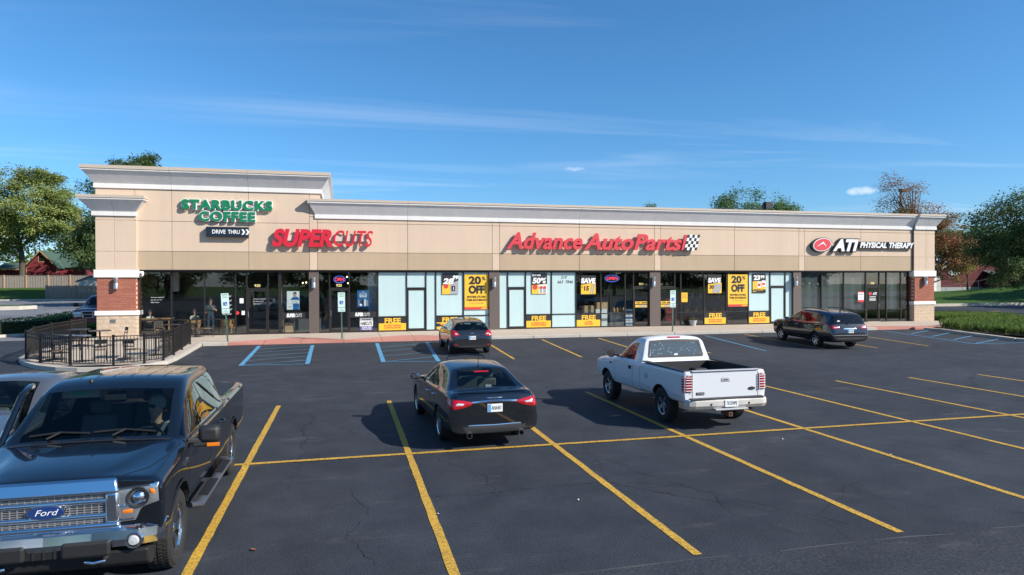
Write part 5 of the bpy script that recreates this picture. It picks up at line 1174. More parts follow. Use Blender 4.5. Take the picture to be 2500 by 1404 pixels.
for sy, v in ((1, 'L'), (-1, 'R')):
    c.handle(v, -1.70, .84, M_CHROME, .17); c.handle(v, -2.38, .87, M_CHROME, .17)
    tl = c.patch('tail_light', 'B', [(sy*.44, .895), (sy*.62, .93), (sy*.855, .955)], [(sy*.47, .845), (sy*.62, .80), (sy*.80, .775), (sy*.865, .78)], M_REDL, .016, 10, 4)
    c.patch('reverse_lamp', 'B', [(sy*.60, .88), (sy*.76, .895)], [(sy*.62, .835), (sy*.78, .84)], M_CLEARL, .024, 5, 2, parent=tl)
    c.patch('tail_light', 'L' if sy > 0 else 'R', [(-3.55, .94), (-3.80, .955)], [(-3.62, .80), (-3.80, .78)], M_REDL, .014, 5, 3)
    c.part('exhaust_tip', MB().lathe([(.04, .03), (.052, .03), (.055, -.08), (.05, -.08), (.04, 0)], 16, 'x', (-3.86, sy*.52, .29), close=True), M_CHROME, sm=40)
c.patch('trunk_trim', 'B', [(-.46, .905), (0, .925), (.46, .905)], [(-.46, .868), (0, .886), (.46, .868)], M_CHROME, .016, 12, 2)
c.patch('bumper_trim', 'B', [(-.52, .475), (0, .465), (.52, .475)], [(-.55, .44), (0, .43), (.55, .44)], M_CHROME, .012, 12, 2)
c.patch('diffuser', 'B', [(-.64, .44), (.64, .44)], [(-.58, .325), (.58, .325)], M_TRIMB, .010, 12, 3)
em = c.patch('emblem', 'B', [(-.17, .965), (-.06, .972), (.06, .972), (.17, .965)], [(-.10, .948), (-.04, .95), (.04, .95), (.10, .948)], M_CHROME, .014, 8, 2)
c.ribbon('B', [(-.50, .93), (-.53, .82), (-.44, .66), (.44, .66), (.53, .82), (.50, .93)], .008)
c.ribbon('B', [(-.33, .845), (-.27, .70), (.27, .70), (.33, .845)], .006)
h = c.cast('B', 0, .775); c.plate(h[0].x-.010, 0, .775, 'ANA401', -1)
c.part('plate_frame', MB().box(h[0].x-.004, h[0].x+.03, -.165, .165, .688, .862), M_BLACK)
# spoiler lip, antenna, high stop lamp, sunroof deflector
c.ribbon('T', [(-3.70, -.68), (-3.76, 0), (-3.70, .68)], .05, P_BLACK2, .012, 'spoiler_lip', .1)
h = c.cast('T', -2.62, 0); c.part('antenna', MB().tube([h[0], h[0]+Vector((.02, 0, .05)), h[0]+Vector((-.10, 0, .30))], [.02, .008, .003], 6), M_BLACK)
c.patch('stop_lamp', 'T', [(-2.84, -.16), (-2.84, .16)], [(-2.88, -.15), (-2.88, .15)], M_REDL, .004, 5, 1)
c.part('sunroof_deflector', MB().tube([(-1.50, -.44, 1.46), (-1.42, -.40, 1.51), (-1.40, 0, 1.53), (-1.42, .40, 1.51), (-1.50, .44, 1.46)], .018, 6), P_BLACK2, sm=40)
c.mirror(-.85, 1.00, P_BLACK2, y=.90)
c.seats(-1.55, (.38, -.38), .38, M_SEAT, h=.68); c.seats(-2.45, (.36, -.36), .42, M_SEAT, head=False, h=.58)
c.part('parcel_shelf', MB().box(-3.25, -2.62, -.68, .68, .98, 1.01), M_SEATD); c.steering(-1.0, .38, .92)
c.part('dashboard', MB().prism([(-.62, .6), (-.64, .95), (-.95, .96), (-1.05, .6)], 'y', -.8, .8), M_DASH, bev=.02)
cup = c.part('paper_cup', MB().lathe([(0, 0), (.035, 0), (.045, .13), (0, .13)], 14, 'y', (-3.05, -.16, 1.055)).tube([(-3.05, -.03, 1.055), (-3.05, .09, 1.075)], .004, 5), M_PLATE, sm=40)

# ================================================================== grey sedan beyond the black pickup, nose to the camera
c = Car('sedan', 'grey car behind the black pickup with an air freshener hanging in its windshield', 'car', (-5.62, 12.0, 0), R(-90))
sedan_body(c, P_GREY, .02)
c.wheels((0, -2.765), .79, .335, .225, .22, 5, 'alloy', M_ALLOY)
c.mirror(-.85, 1.0, P_GREY, y=.90); c.seats(-1.55, (.38, -.38), .38, M_SEATD, h=.68); c.steering(-1.02, .38, .94)
c.part('dashboard', MB().prism([(-.62, .6), (-.64, .975), (-1.0, .985), (-1.08, .6)], 'y', -.8, .8), M_DASH, bev=.02)
for sy in (1, -1): c.patch('headlight', 'F', [(sy*.50, .70), (sy*.80, .74)], [(sy*.52, .60), (sy*.82, .62)], M_CLEARL, .012, 8, 3)
c.part('grille', MB().box(.90, .935, -.38, .38, .42, .62), M_BLACK, bev=.02)
def wsp(y, x): p, n = c.hit((x, y, 3), (0, 0, -1)); return p+(n if n.z > 0 else -n)*.014
c.part('wiper', MB().tube([wsp(.55, -.70), wsp(.2, -.74), wsp(-.1, -.71)], .010, 6), M_BLACK)
c.part('wiper', MB().tube([wsp(-.05, -.70), wsp(-.3, -.74), wsp(-.62, -.71)], .010, 6), M_BLACK)
c.part('air_freshener', MB().tube([(-1.26, -.12, 1.34), (-1.26, -.12, 1.20)], .003, 4).cbox((-1.26, -.12, 1.23), (.02, .05, .09)).cbox((-1.26, -.13, 1.15), (.03, .085, .10)), M_PLATE, bev=.01)

# ================================================================== dark hatchback at the walkway
c = Car('hatchback', 'dark charcoal hatchback parked nose-in at the walkway by the frosted windows', 'car', (5.26, 31.60, gz(31.6)-.006), R(90.0), pitch=R(1.5))
st = [S9(.88, .24, (.60, .24), (.72, .34), (.78, .55), (.72, .70), (.60, .76), (.42, .785), (.2, .795), .80),
      S9(.74, .21, (.68, .21), (.83, .33), (.87, .56), (.83, .77), (.71, .84), (.48, .87), (.24, .88), .89),
      S9(.30, .2, (.74, .2), (.89, .30), (.905, .60), (.87, .86), (.75, .93), (.52, .955), (.26, .97), .98),
      S9(-.30, .2, (.76, .2), (.895, .30), (.91, .62), (.885, .91), (.80, .975), (.66, 1.0), (.50, 1.02), 1.04),
      S9(-.45, .2, (.76, .2), (.895, .30), (.91, .62), (.885, .93), (.83, .985), (.765, 1.005), (.69, 1.02), 1.06),
      S9(-1.32, .2, (.76, .2), (.895, .30), (.91, .62), (.89, .96), (.85, 1.01), (.66, 1.37), (.58, 1.43), 1.47),
      S9(-1.62, .2, (.76, .2), (.895, .30), (.91, .62), (.89, .975), (.85, 1.02), (.66, 1.385), (.58, 1.445), 1.487),
      S9(-1.70, .2, (.76, .2), (.895, .30), (.91, .62), (.89, .978), (.85, 1.022), (.66, 1.385), (.58, 1.445), 1.487),
      S9(-2.45, .2, (.76, .2), (.895, .30), (.91, .64), (.89, 1.01), (.85, 1.06), (.65, 1.355), (.575, 1.42), 1.465),
      S9(-2.98, .22, (.76, .22), (.885, .32), (.90, .66), (.88, 1.02), (.83, 1.08), (.63, 1.30), (.555, 1.37), 1.41),
      S9(-3.08, .24, (.75, .24), (.88, .33), (.895, .66), (.875, 1.02), (.82, 1.075), (.64, 1.26), (.57, 1.32), 1.36),
      S9(-3.30, .27, (.74, .27), (.87, .36), (.885, .66), (.86, .96), (.80, 1.0), (.73, 1.02), (.66, 1.03), 1.05),
      S9(-3.42, .29, (.72, .29), (.85, .38), (.87, .62), (.83, .84), (.75, .89), (.58, .91), (.35, .92), .925),
      S9(-3.48, .33, (.66, .33), (.80, .41), (.82, .56), (.77, .66), (.68, .70), (.50, .715), (.28, .72), .72)]
wins = [('windshield', (4,), (7,), None, G_WS), ('side_window', (4, 5), (5,), 1, G_CAR), ('side_window', (4, 5), (5,), -1, G_CAR), ('side_window', (7,), (5,), 1, G_CAR), ('side_window', (7,), (5,), -1, G_CAR), ('rear_window', (10,), (6, 7), None, G_CAR)]
c.body(st, wins, P_CHAR, G_CAR, {4: .25, 5: .35}, {4: (.4, 5), 9: (.35, 5), 10: (.5, 5), 11: (.4, 5), 13: .4}, 3, ((0, .32, .36, .60, 1.1), (-2.648, .32, .36, .60, 1.1)))
c.wheels((0, -2.648), .775, .32, .215, .225, 5, 'twin', M_ALLOY)
for sy, v in ((1, 'L'), (-1, 'R')):
    for pl in ([(-.52, .95), (-.56, .36)], [(-1.66, .97), (-1.62, .36)], [(-2.42, 1.0), (-2.40, .75), (-2.26, .58), (-2.22, .38)]): c.ribbon(v, pl, .008)
    c.handle(v, -1.48, .88, P_CHAR); c.handle(v, -2.30, .92, P_CHAR)
    tl = c.patch('tail_light', 'B', [(sy*.70, 1.04), (sy*.86, 1.05)], [(sy*.52, .86), (sy*.66, .82), (sy*.85, .80)], M_REDL, .014, 8, 5)
    c.patch('reverse_lamp', 'B', [(sy*.63, .93), (sy*.76, .94)], [(sy*.57, .875), (sy*.70, .875)], M_CLEARL, .022, 4, 2, parent=tl)
    c.patch('tail_light', v, [(-3.05, 1.03), (-3.32, 1.0)], [(-3.12, .85), (-3.38, .83)], M_REDL, .012, 5, 4)
    c.patch('reflector', 'B', [(sy*.62, .47), (sy*.76, .475)], [(sy*.62, .435), (sy*.76, .44)], M_REDL, .012, 4, 1)
c.ribbon('B', [(-.60, 1.0), (-.56, .82), (-.40, .62), (.40, .62), (.56, .82), (.60, 1.0)], .008)
c.patch('emblem', 'B', [(-.075, .94), (0, .955), (.075, .94)], [(-.075, .93), (0, .915), (.075, .93)], M_CHROME, .014, 6, 2)
c.ribbon('B', [(-.32, .84), (.32, .84)], .02, M_BLACK, .006, 'lid_handle'); c.patch('diffuser', 'B', [(-.6, .40), (.6, .40)], [(-.52, .345), (.52, .345)], M_TRIMB, .008, 10, 2)
h = c.cast('B', 0, .74); c.plate(h[0].x-.012, 0, .74, 'TK5 A41', -1)
c.part('rear_wiper', MB().tube([(-3.345, 0, 1.04), (-3.31, -.20, 1.06), (-3.30, -.36, 1.055)], .010, 6), M_BLACK)
h = c.cast('T', -2.75, 0); c.part('antenna', MB().tube([h[0], h[0]+Vector((.01, 0, .04)), h[0]+Vector((-.10, 0, .26))], [.02, .008, .003], 6), M_BLACK)
c.mirror(-.72, 1.04, P_CHAR, y=.89); c.seats(-1.40, (.36, -.36), .40, M_SEATD, h=.68); c.seats(-2.25, (.36, -.36), .44, M_SEATD, h=.58)

# ================================================================== white regular-cab pickup, tail to the camera
c = Car('pickup_truck', 'white regular cab pickup with an open bed parked tail to the camera', 'pickup truck', (7.73, 16.80, 0), R(90.6)); WT = c
st = [S9(.90, .55, (.70, .55), (.84, .62), (.88, .80), (.84, .94), (.74, .98), (.52, 1.0), (.26, 1.005), 1.01),
      S9(.80, .52, (.80, .52), (.93, .60), (.96, .82), (.93, .99), (.82, 1.05), (.56, 1.07), (.28, 1.08), 1.085),
      S9(.30, .48, (.86, .48), (.965, .58), (.985, .84), (.96, 1.07), (.86, 1.12), (.60, 1.145), (.30, 1.155), 1.16),
      S9(-.42, .46, (.88, .46), (.97, .56), (.985, .84), (.965, 1.12), (.88, 1.17), (.76, 1.185), (.60, 1.20), 1.21),
      S9(-.55, .46, (.88, .46), (.97, .56), (.985, .84), (.965, 1.13), (.91, 1.18), (.85, 1.195), (.77, 1.205), 1.235),
      S9(-1.24, .46, (.88, .46), (.97, .56), (.985, .84), (.965, 1.14), (.92, 1.19), (.77, 1.68), (.69, 1.745), 1.785),
      S9(-1.66, .46, (.88, .46), (.97, .56), (.985, .84), (.965, 1.14), (.92, 1.19), (.765, 1.70), (.685, 1.765), 1.81),
      S9(-1.80, .46, (.88, .46), (.97, .56), (.985, .84), (.965, 1.14), (.92, 1.19), (.76, 1.69), (.68, 1.755), 1.80),
      S9(-1.87, .46, (.88, .46), (.97, .56), (.985, .84), (.965, 1.14), (.92, 1.185), (.775, 1.65), (.725, 1.71), 1.74),
      S9(-1.97, .46, (.88, .46), (.97, .56), (.985, .84), (.965, 1.14), (.92, 1.18), (.87, 1.25), (.80, 1.265), 1.27),
      S9(-2.00, .50, (.88, .50), (.97, .58), (.985, .84), (.965, 1.14), (.92, 1.18), (.86, 1.19), (.80, 1.19), 1.19),
      S9(-2.06, .50, (.88, .50), (.97, .58), (.985, .84), (.975, 1.16), (.94, 1.19), (.87, 1.20), (.82, 1.20), 1.20),
      S9(-3.95, .52, (.88, .52), (.965, .60), (.98, .84), (.97, 1.18), (.935, 1.215), (.87, 1.225), (.82, 1.225), 1.225),
      S9(-4.06, .52, (.86, .52), (.955, .60), (.97, .84), (.96, 1.18), (.925, 1.215), (.86, 1.225), (.81, 1.225), 1.225),
      S9(-4.10, .54, (.84, .54), (.935, .62), (.95, .84), (.94, 1.16), (.905, 1.195), (.84, 1.205), (.79, 1.205), 1.205)]
wins = [('windshield', (4,), (7,), None, G_WS), ('side_window', (4, 5), (5,), 1, G_CAR), ('side_window', (4, 5), (5,), -1, G_CAR), ('rear_window', (8,), (7,), None, G_DUST_SHEEN)]
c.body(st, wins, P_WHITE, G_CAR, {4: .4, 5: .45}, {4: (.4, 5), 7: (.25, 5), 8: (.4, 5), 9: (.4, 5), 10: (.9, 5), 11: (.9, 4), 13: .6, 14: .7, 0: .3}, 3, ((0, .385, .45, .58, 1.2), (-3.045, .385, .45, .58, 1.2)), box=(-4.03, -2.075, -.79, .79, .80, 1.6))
c.wheels((0, -3.045), .82, .375, .255, .215, 5, 'truck', M_ALLOY, lug=46)
for sy, v in ((1, 'L'), (-1, 'R')):
    for pl in ([(-.50, 1.14), (-.56, .85), (-.58, .52)], [(-1.62, 1.15), (-1.60, .52)], [(-2.02, 1.15), (-2.02, .52)], [(-.58, .50), (-1.60, .50)]): c.ribbon(v, pl, .010)
    c.ribbon(v, [(-.55, .70), (-1.98, .70)], .012, M_POG, .004, 'side_crease'); c.ribbon(v, [(-2.06, .70), (-2.60, .70)], .012, M_POG, .004, 'side_crease'); c.ribbon(v, [(-3.5, .70), (-4.0, .70)], .012, M_POG, .004, 'side_crease')
    h = c.cast(v, -1.46, 1.02); c.part('door_handle', MB().cbox(tuple(h[0]+Vector((0, .008*sy, 0))), (.13, .03, .085)), M_TRIMB, bev=.014)
    for ax in (0, -3.045):
        pts = [(ax+.462*math.cos(a), .385+.462*math.sin(a)) for a in [math.pi*(-.05+1.1*i/16) for i in range(17)]]; c.ribbon(v, pts, .03, P_WHITE, .010, 'wheel_arch_lip')
    c.part('bed_rail', MB().box(-4.05, -2.07, sy*.795 if sy > 0 else -.955, .955 if sy > 0 else -.795, 1.215, 1.240), M_TRIMB, bev=.012)
    # tall tail lamps with white slotted guards
    tl = c.patch('tail_light', 'B', [(sy*.79, 1.14), (sy*.925, 1.12)], [(sy*.79, .80), (sy*.93, .80)], M_REDL, .018, 4, 6)
    c.patch('tail_light', v, [(-4.01, 1.12), (-4.09, 1.13)], [(-4.01, .80), (-4.09, .80)], M_REDL, .014, 4, 6)
    for z in (.83, .885, .94, .995, 1.05, 1.10):
        ob('lamp_guard', MB().tube([(-4.135, sy*.785, z), (-4.13, sy*.93, z), (-4.08, sy*.972, z), (-4.00, sy*.988, z)], .008, 6), P_WHITE, parent=tl)
    ob('lamp_guard', MB().tube([(-4.135, sy*.785, .80), (-4.135, sy*.785, 1.15), (-4.11, sy*.90, 1.155), (-4.05, sy*.96, 1.145)], .008, 6), P_WHITE, parent=tl)
    m_ = c.part('side_mirror', MB().tube([(-.72, sy*.93, 1.22), (-.72, sy*1.06, 1.26)], .03, 8), M_TRIMB)
    ob('mirror_shell', MB().lathe([(0, .07), (.06, .065), (.10, .03), (.105, -.02), (0, -.025)], 16, 'x', (-.70, sy*1.14, 1.29)), M_TRIMB, parent=m_, sm=50)
    h = c.cast(v, -.22, 1.00)
    c.part('fender_badge', MB().box(-.34, -.20, h[0].y-.01, h[0].y+.01, .985, 1.02), M_TRIMB)
c.patch('door_decal', 'L', [(-2.28, .97), (-2.36, .99), (-2.44, .97)], [(-2.28, .89), (-2.36, .86), (-2.44, .89)], M_POG, .004, 6, 4)
# tailgate details
c.ribbon('B', [(-.775, 1.18), (-.775, .66), (.775, .66), (.775, 1.18)], .012)
o = c.patch('tailgate_handle', 'B', [(-.10, 1.065), (-.05, 1.085), (.05, 1.085), (.10, 1.065)], [(-.10, .995), (.10, .995)], M_POG, .014, 6, 3)
c.patch('handle_lever', 'B', [(-.06, 1.05), (.06, 1.05)], [(-.06, 1.02), (.06, 1.02)], M_TRIMB, .024, 4, 2)
c.part('tailgate_cap', MB().box(-4.13, -4.01, -.79, .79, 1.215, 1.243), M_POG, bev=.012)
h = c.cast('B', .58, .75)
o = c.part('tailgate_badge', MB().box(h[0].x-.012, h[0].x+.01, .50, .68, .735, .79), M_TRIMB)
tb = text_mb(MB(), 'F150', 0, .745, .035, .15, bold=.02); tb.v = [(h[0].x-.015, .59-v[0], v[2]) for v in tb.v]; ob('lettering', tb, M_POG, parent=o)
h = c.cast('B', -.62, .83); c.part('emblem', MB().prism([(-.62+.085*math.cos(a*math.pi/10), .83+.034*math.sin(a*math.pi/10)) for a in range(20)], 'x', h[0].x-.012, h[0].x+.01), M_TRIMB)
# step bumper, plate, hitch
bp = MB(); prof = [(.44, -4.10), (.46, -4.24), (.53, -4.29), (.62, -4.285), (.655, -4.25), (.66, -4.08)]
ys = [-.96, -.90, -.78, -.30, -.27, .27, .30, .78, .90, .96]; bk = [.20, .07, .02, 0, .0, .0, 0, .02, .07, .20]
for i in range(len(ys)-1):
    for k in range(len(prof)-1):
        (z0, x0), (z1, x1) = prof[k], prof[k+1]
        bp.add([(x0+bk[i], ys[i], z0), (x0+bk[i+1], ys[i+1], z0), (x1+bk[i+1], ys[i+1], z1), (x1+bk[i], ys[i], z1)], [(0, 1, 2, 3)])
bo = c.part('rear_bumper', bp, mat('weathered_white', (.58, .55, .50), .35, var=.2, vs=3, metal=.2), sm=30)
ob('step_pad', MB().prism([(-4.08, .665), (-4.27, .665), (-4.27, .674), (-4.08, .674)], 'y', -.85, .85), M_TRIMB, parent=bo)
ob('step_pad', MB().prism([(-4.18, .43), (-4.34, .43), (-4.36, .455), (-4.34, .475), (-4.2, .475)], 'y', -.38, .38), M_POG, parent=bo, bev=.01)
for y in (.44, -.44): ob('bumper_hole', MB().lathe([(0, -.006), (.022, -.006), (.022, .01)], 12, 'x', (-4.287, y, .56)), M_BLACK, parent=bo)
c.plate(-4.298, -.02, .575, 'TK535NMJ', -1, state=False)
c.part('hitch_receiver', MB().box(-4.30, -4.0, -.045, .045, .30, .39), mat('rusty_steel', (.16, .08, .05), .9, var=.4, vs=20)); c.part('hitch_hole', MB().box(-4.304, -4.301, -.028, .028, .317, .373), M_BLACK)
c.part('tail_pipe', MB().tube([(-3.6, -.62, .42), (-4.10, -.66, .40)], .04, 12), M_ALLOYD, sm=40)
# rear window: dark seal, water spots, stickers; high stop lamp; bed contents
c.patch('stop_lamp', 'B', [(-.17, 1.765), (.17, 1.765)], [(-.17, 1.735), (.17, 1.735)], M_REDL, .012, 6, 2)
rw = []
for y, z in ((-.71, 1.31), (-.64, 1.665), (.64, 1.665), (.71, 1.31), (-.71, 1.31)): rw.append((y, z))
c.ribbon('B', rw, .05, M_TRIMB, .006, 'window_seal', .05)
h = c.cast('B', .0, 1.36); c.part('window_sticker', MB().prism([(.0+.055*math.cos(a*math.pi/8), 1.345+.032*math.sin(a*math.pi/8)) for a in range(16)], 'x', h[0].x-.012, h[0].x-.008), M_PLATE)
c.part('bed_box', MB().box(-2.45, -2.14, -.55, -.25, .81, 1.05).box(-2.4, -2.14, -.12, .45, .81, .98), M_TRIMB, bev=.02)
c.seats(-1.35, (.40, 0, -.40), .62, M_SEATD, h=.62); c.steering(-.88, .40, 1.14)
c.part('dashboard', MB().prism([(-.58, .85), (-.60, 1.17), (-.86, 1.175), (-.95, .85)], 'y', -.84, .84), M_DASH, bev=.02)
c.part('hood_deflector', MB().tube([(.82, -.72, 1.08), (.93, -.4, 1.06), (.95, 0, 1.06), (.93, .4, 1.06), (.82, .72, 1.08)], .025, 6), M_BLACK)

# ================================================================== dark crossover near the far pier
c = Car('crossover', 'dark brown black crossover with silver wheels parked in front of the therapy clinic', 'car', (22.78, 30.40, gz(30.4)-.004), R(84.5), pitch=R(1.5))
st = [S9(.95, .30, (.62, .30), (.76, .42), (.82, .70), (.76, .88), (.64, .95), (.44, .98), (.2, .99), .995),
      S9(.82, .27, (.74, .27), (.90, .40), (.94, .70), (.90, .95), (.78, 1.02), (.52, 1.05), (.26, 1.06), 1.065),
      S9(.30, .25, (.80, .25), (.97, .38), (.99, .72), (.96, 1.02), (.84, 1.09), (.58, 1.115), (.30, 1.13), 1.14),
      S9(-.35, .25, (.82, .25), (.975, .38), (.995, .74), (.97, 1.06), (.88, 1.125), (.72, 1.15), (.55, 1.165), 1.18),
      S9(-.50, .25, (.82, .25), (.975, .38), (.995, .74), (.97, 1.07), (.91, 1.135), (.84, 1.155), (.76, 1.17), 1.21),
      S9(-1.35, .25, (.82, .25), (.975, .38), (.995, .74), (.97, 1.08), (.93, 1.145), (.75, 1.62), (.67, 1.69), 1.735),
      S9(-1.72, .25, (.82, .25), (.975, .38), (.995, .74), (.97, 1.085), (.93, 1.15), (.75, 1.655), (.67, 1.725), 1.77),
      S9(-1.82, .25, (.82, .25), (.975, .38), (.995, .74), (.97, 1.085), (.93, 1.15), (.75, 1.655), (.67, 1.725), 1.77),
      S9(-2.72, .25, (.82, .25), (.975, .38), (.995, .76), (.97, 1.10), (.93, 1.165), (.745, 1.645), (.67, 1.72), 1.765),
      S9(-2.86, .25, (.82, .25), (.975, .38), (.995, .76), (.97, 1.105), (.93, 1.17), (.745, 1.64), (.67, 1.715), 1.76),
      S9(-3.40, .26, (.82, .26), (.97, .40), (.99, .78), (.965, 1.13), (.92, 1.20), (.74, 1.60), (.665, 1.68), 1.725),
      S9(-3.86, .30, (.80, .30), (.95, .42), (.97, .78), (.94, 1.15), (.89, 1.22), (.73, 1.54), (.655, 1.62), 1.665),
      S9(-3.94, .31, (.79, .31), (.945, .43), (.965, .78), (.935, 1.14), (.88, 1.21), (.735, 1.49), (.665, 1.57), 1.61),
      S9(-4.12, .34, (.77, .34), (.93, .45), (.95, .76), (.91, 1.06), (.85, 1.11), (.79, 1.135), (.72, 1.145), 1.16),
      S9(-4.20, .37, (.74, .37), (.90, .47), (.92, .72), (.88, .92), (.80, .98), (.62, 1.0), (.38, 1.01), 1.015),
      S9(-4.27, .42, (.70, .42), (.85, .50), (.87, .62), (.82, .72), (.74, .76), (.55, .775), (.30, .78), .78)]
wins = [('windshield', (4,), (7,), None, G_WS), ('side_window', (4, 5), (5,), 1, G_CAR), ('side_window', (4, 5), (5,), -1, G_CAR), ('side_window', (7,), (5,), 1, G_DARK), ('side_window', (7,), (5,), -1, G_DARK), ('side_window', (9,), (5,), 1, G_DARK), ('side_window', (9,), (5,), -1, G_DARK), ('rear_window', (12,), (6, 7), None, G_DARK)]
c.body(st, wins, P_BRWN, G_CAR, {4: .25, 5: .35}, {4: (.4, 5), 11: (.3, 5), 12: (.5, 5), 13: (.4, 5), 15: .4}, 3, ((0, .37, .42, .62, 1.2), (-3.02, .37, .42, .62, 1.2)))
c.wheels((0, -3.02), .84, .37, .245, .235, 6, 'alloy', M_ALLOY)
for sy, v in ((1, 'L'), (-1, 'R')):
    for pl in ([(-.58, 1.08), (-.62, .44)], [(-1.77, 1.09), (-1.75, .44)], [(-2.80, 1.11), (-2.78, .9), (-2.55, .66), (-2.50, .45)]): c.ribbon(v, pl, .009)
    c.handle(v, -1.55, 1.0, M_CHROME); c.handle(v, -2.60, 1.02, M_CHROME)
    c.ribbon(v, [(-.6, 1.125), (-1.8, 1.138), (-3.3, 1.18)], .016, M_CHROME, .006, 'window_trim')
    tl = c.patch('tail_light', 'B', [(sy*.50, 1.06), (sy*.92, 1.11)], [(sy*.54, .955), (sy*.91, .96)], M_REDL, .016, 8, 4)
    c.patch('reverse_lamp', 'B', [(sy*.56, 1.035), (sy*.80, 1.06)], [(sy*.58, .985), (sy*.80, .985)], M_CLEARL, .024, 5, 2, parent=tl)
    c.patch('tail_light', v, [(-3.78, 1.14), (-4.08, 1.09)], [(-3.98, 1.02), (-4.12, .97)], M_REDL, .014, 5, 3)
    c.part('roof_rail', MB().tube([(-1.55, sy*.66, 1.72), (-1.65, sy*.665, 1.785), (-2.6, sy*.665, 1.80), (-3.5, sy*.655, 1.755), (-3.62, sy*.65, 1.68)], .018, 6), M_BLACK, sm=40)
c.patch('tailgate_trim', 'B', [(-.30, .985), (.30, .985)], [(-.34, .93), (.34, .93)], M_CHROME, .016, 8, 2)
c.patch('bumper_trim', 'B', [(-.86, .675), (.86, .675)], [(-.86, .635), (.86, .635)], M_ALLOYD, .014, 14, 2)
c.patch('bumper_lower', 'B', [(-.76, .56), (.76, .56)], [(-.72, .43), (.72, .43)], M_TRIMB, .012, 12, 3)
c.ribbon('B', [(-.82, 1.10), (-.80, .72), (.80, .72), (.82, 1.10)], .009)
h = c.cast('B', 0, .845); c.plate(h[0].x-.015, 0, .845, '413ZKT', -1)
c.part('rear_wiper', MB().tube([(-4.15, .02, 1.16), (-4.12, .22, 1.19), (-4.115, .36, 1.20)], .010, 6), M_BLACK)
h = c.cast('B', .48, 1.30); c.part('window_sticker', MB().prism([(.48+.07*math.cos(a*math.pi/8), 1.29+.055*math.sin(a*math.pi/8)) for a in range(16)], 'x', h[0].x-.012, h[0].x-.008), M_PLATE)
h = c.cast('T', -3.45, 0); c.part('antenna', MB().tube([h[0], h[0]+Vector((-.04, 0, .07)), h[0]+Vector((-.10, 0, .08))], [.03, .02, .01], 6), M_BLACK)
c.mirror(-.85, 1.17, P_BRWN, y=.96); c.seats(-1.50, (.40, -.40), .52, M_SEATD, h=.70); c.seats(-2.40, (.42, -.42), .55, M_SEATD, h=.62)
c.patch('headlight', 'L', [(.70, .98), (.35, 1.03)], [(.78, .86), (.45, .92)], M_CLEARL, .012, 6, 3)

# ================================================================== red pickup waiting beside the building, half hidden by the pier
c = Car('pickup_truck', 'red pickup half hidden behind the brick pier next to the hedge', 'pickup truck', (-14.3, 45.4, .22), R(-86)); c.root.scale = (1.15, 1.15, 1.2)
c.body(st_ := [(x, [(y, z) for y, z in p]) for x, p in [s for s in (
      S9(.95, .60, (.72, .60), (.86, .66), (.92, .86), (.90, 1.04), (.80, 1.10), (.55, 1.13), (.28, 1.14), 1.14),
      S9(.85, .56, (.82, .56), (.95, .64), (.98, .88), (.96, 1.10), (.86, 1.17), (.58, 1.20), (.28, 1.22), 1.22),
      S9(.2, .50, (.88, .50), (.985, .60), (1.0, .90), (.98, 1.16), (.88, 1.23), (.62, 1.27), (.34, 1.29), 1.29),
      S9(-.55, .50, (.88, .50), (.985, .60), (1.0, .90), (.98, 1.20), (.91, 1.26), (.86, 1.28), (.78, 1.30), 1.33),
      S9(-1.3, .50, (.88, .50), (.985, .60), (1.0, .90), (.98, 1.21), (.93, 1.27), (.76, 1.78), (.68, 1.85), 1.89),
      S9(-1.9, .50, (.88, .50), (.985, .60), (1.0, .90), (.98, 1.21), (.93, 1.27), (.76, 1.80), (.68, 1.87), 1.91),
      S9(-2.6, .50, (.88, .50), (.985, .60), (1.0, .90), (.98, 1.21), (.93, 1.27), (.75, 1.78), (.67, 1.85), 1.89),
      S9(-2.75, .50, (.88, .50), (.985, .60), (1.0, .90), (.98, 1.21), (.93, 1.27), (.86, 1.28), (.80, 1.28), 1.28),
      S9(-4.6, .52, (.88, .52), (.98, .62), (.99, .90), (.975, 1.22), (.93, 1.28), (.86, 1.29), (.80, 1.29), 1.29))]],
      [('windshield', (3,), (7,), None, G_WS), ('side_window', (3, 4), (5,), 1, G_CAR), ('side_window', (3, 4), (5,), -1, G_CAR)], P_RED, G_CAR, {4: .3, 5: .4}, {3: (.4, 5), 6: (.6, 5), 7: (.8, 5)}, 2, ((0, .40, .47, .62, 1.2), (-3.5, .40, .47, .62, 1.2)))
c.wheels((0, -3.5), .84, .40, .265, .22, 5, 'truck', M_ALLOY)
gr = c.part('grille', MB().prism([(-.46, .76), (.46, .76), (.54, 1.12), (-.54, 1.12)], 'x', .90, .975), M_CHROME, bev=.02)
ob('grille_insert', MB().prism([(-.40, .80), (-.03, .80), (-.03, .93), (-.43, .93)], 'x', .976, .982).prism([(.03, .80), (.40, .80), (.43, .93), (.03, .93)], 'x', .976, .982).prism([(-.44, .96), (-.03, .96), (-.03, 1.08), (-.47, 1.08)], 'x', .976, .982).prism([(.03, .96), (.44, .96), (.47, 1.08), (.03, 1.08)], 'x', .976, .982), M_BLACK, parent=gr)
for sy in (1, -1):
    c.patch('headlight', 'F', [(sy*.56, 1.08), (sy*.88, 1.06)], [(sy*.50, .84), (sy*.86, .82)], M_CLEARL, .016, 8, 5)
    m_ = c.part('side_mirror', MB().tube([(-.62, sy*.93, 1.30), (-.62, sy*1.08, 1.34)], .03, 8), M_TRIMB); ob('mirror_shell', MB().cbox((-.62, sy*1.18, 1.38), (.10, .24, .20)), M_TRIMB, parent=m_, bev=.04, sm=60)
c.part('front_bumper', MB().box(.86, 1.02, -.95, .95, .48, .70), P_RED, bev=.05)
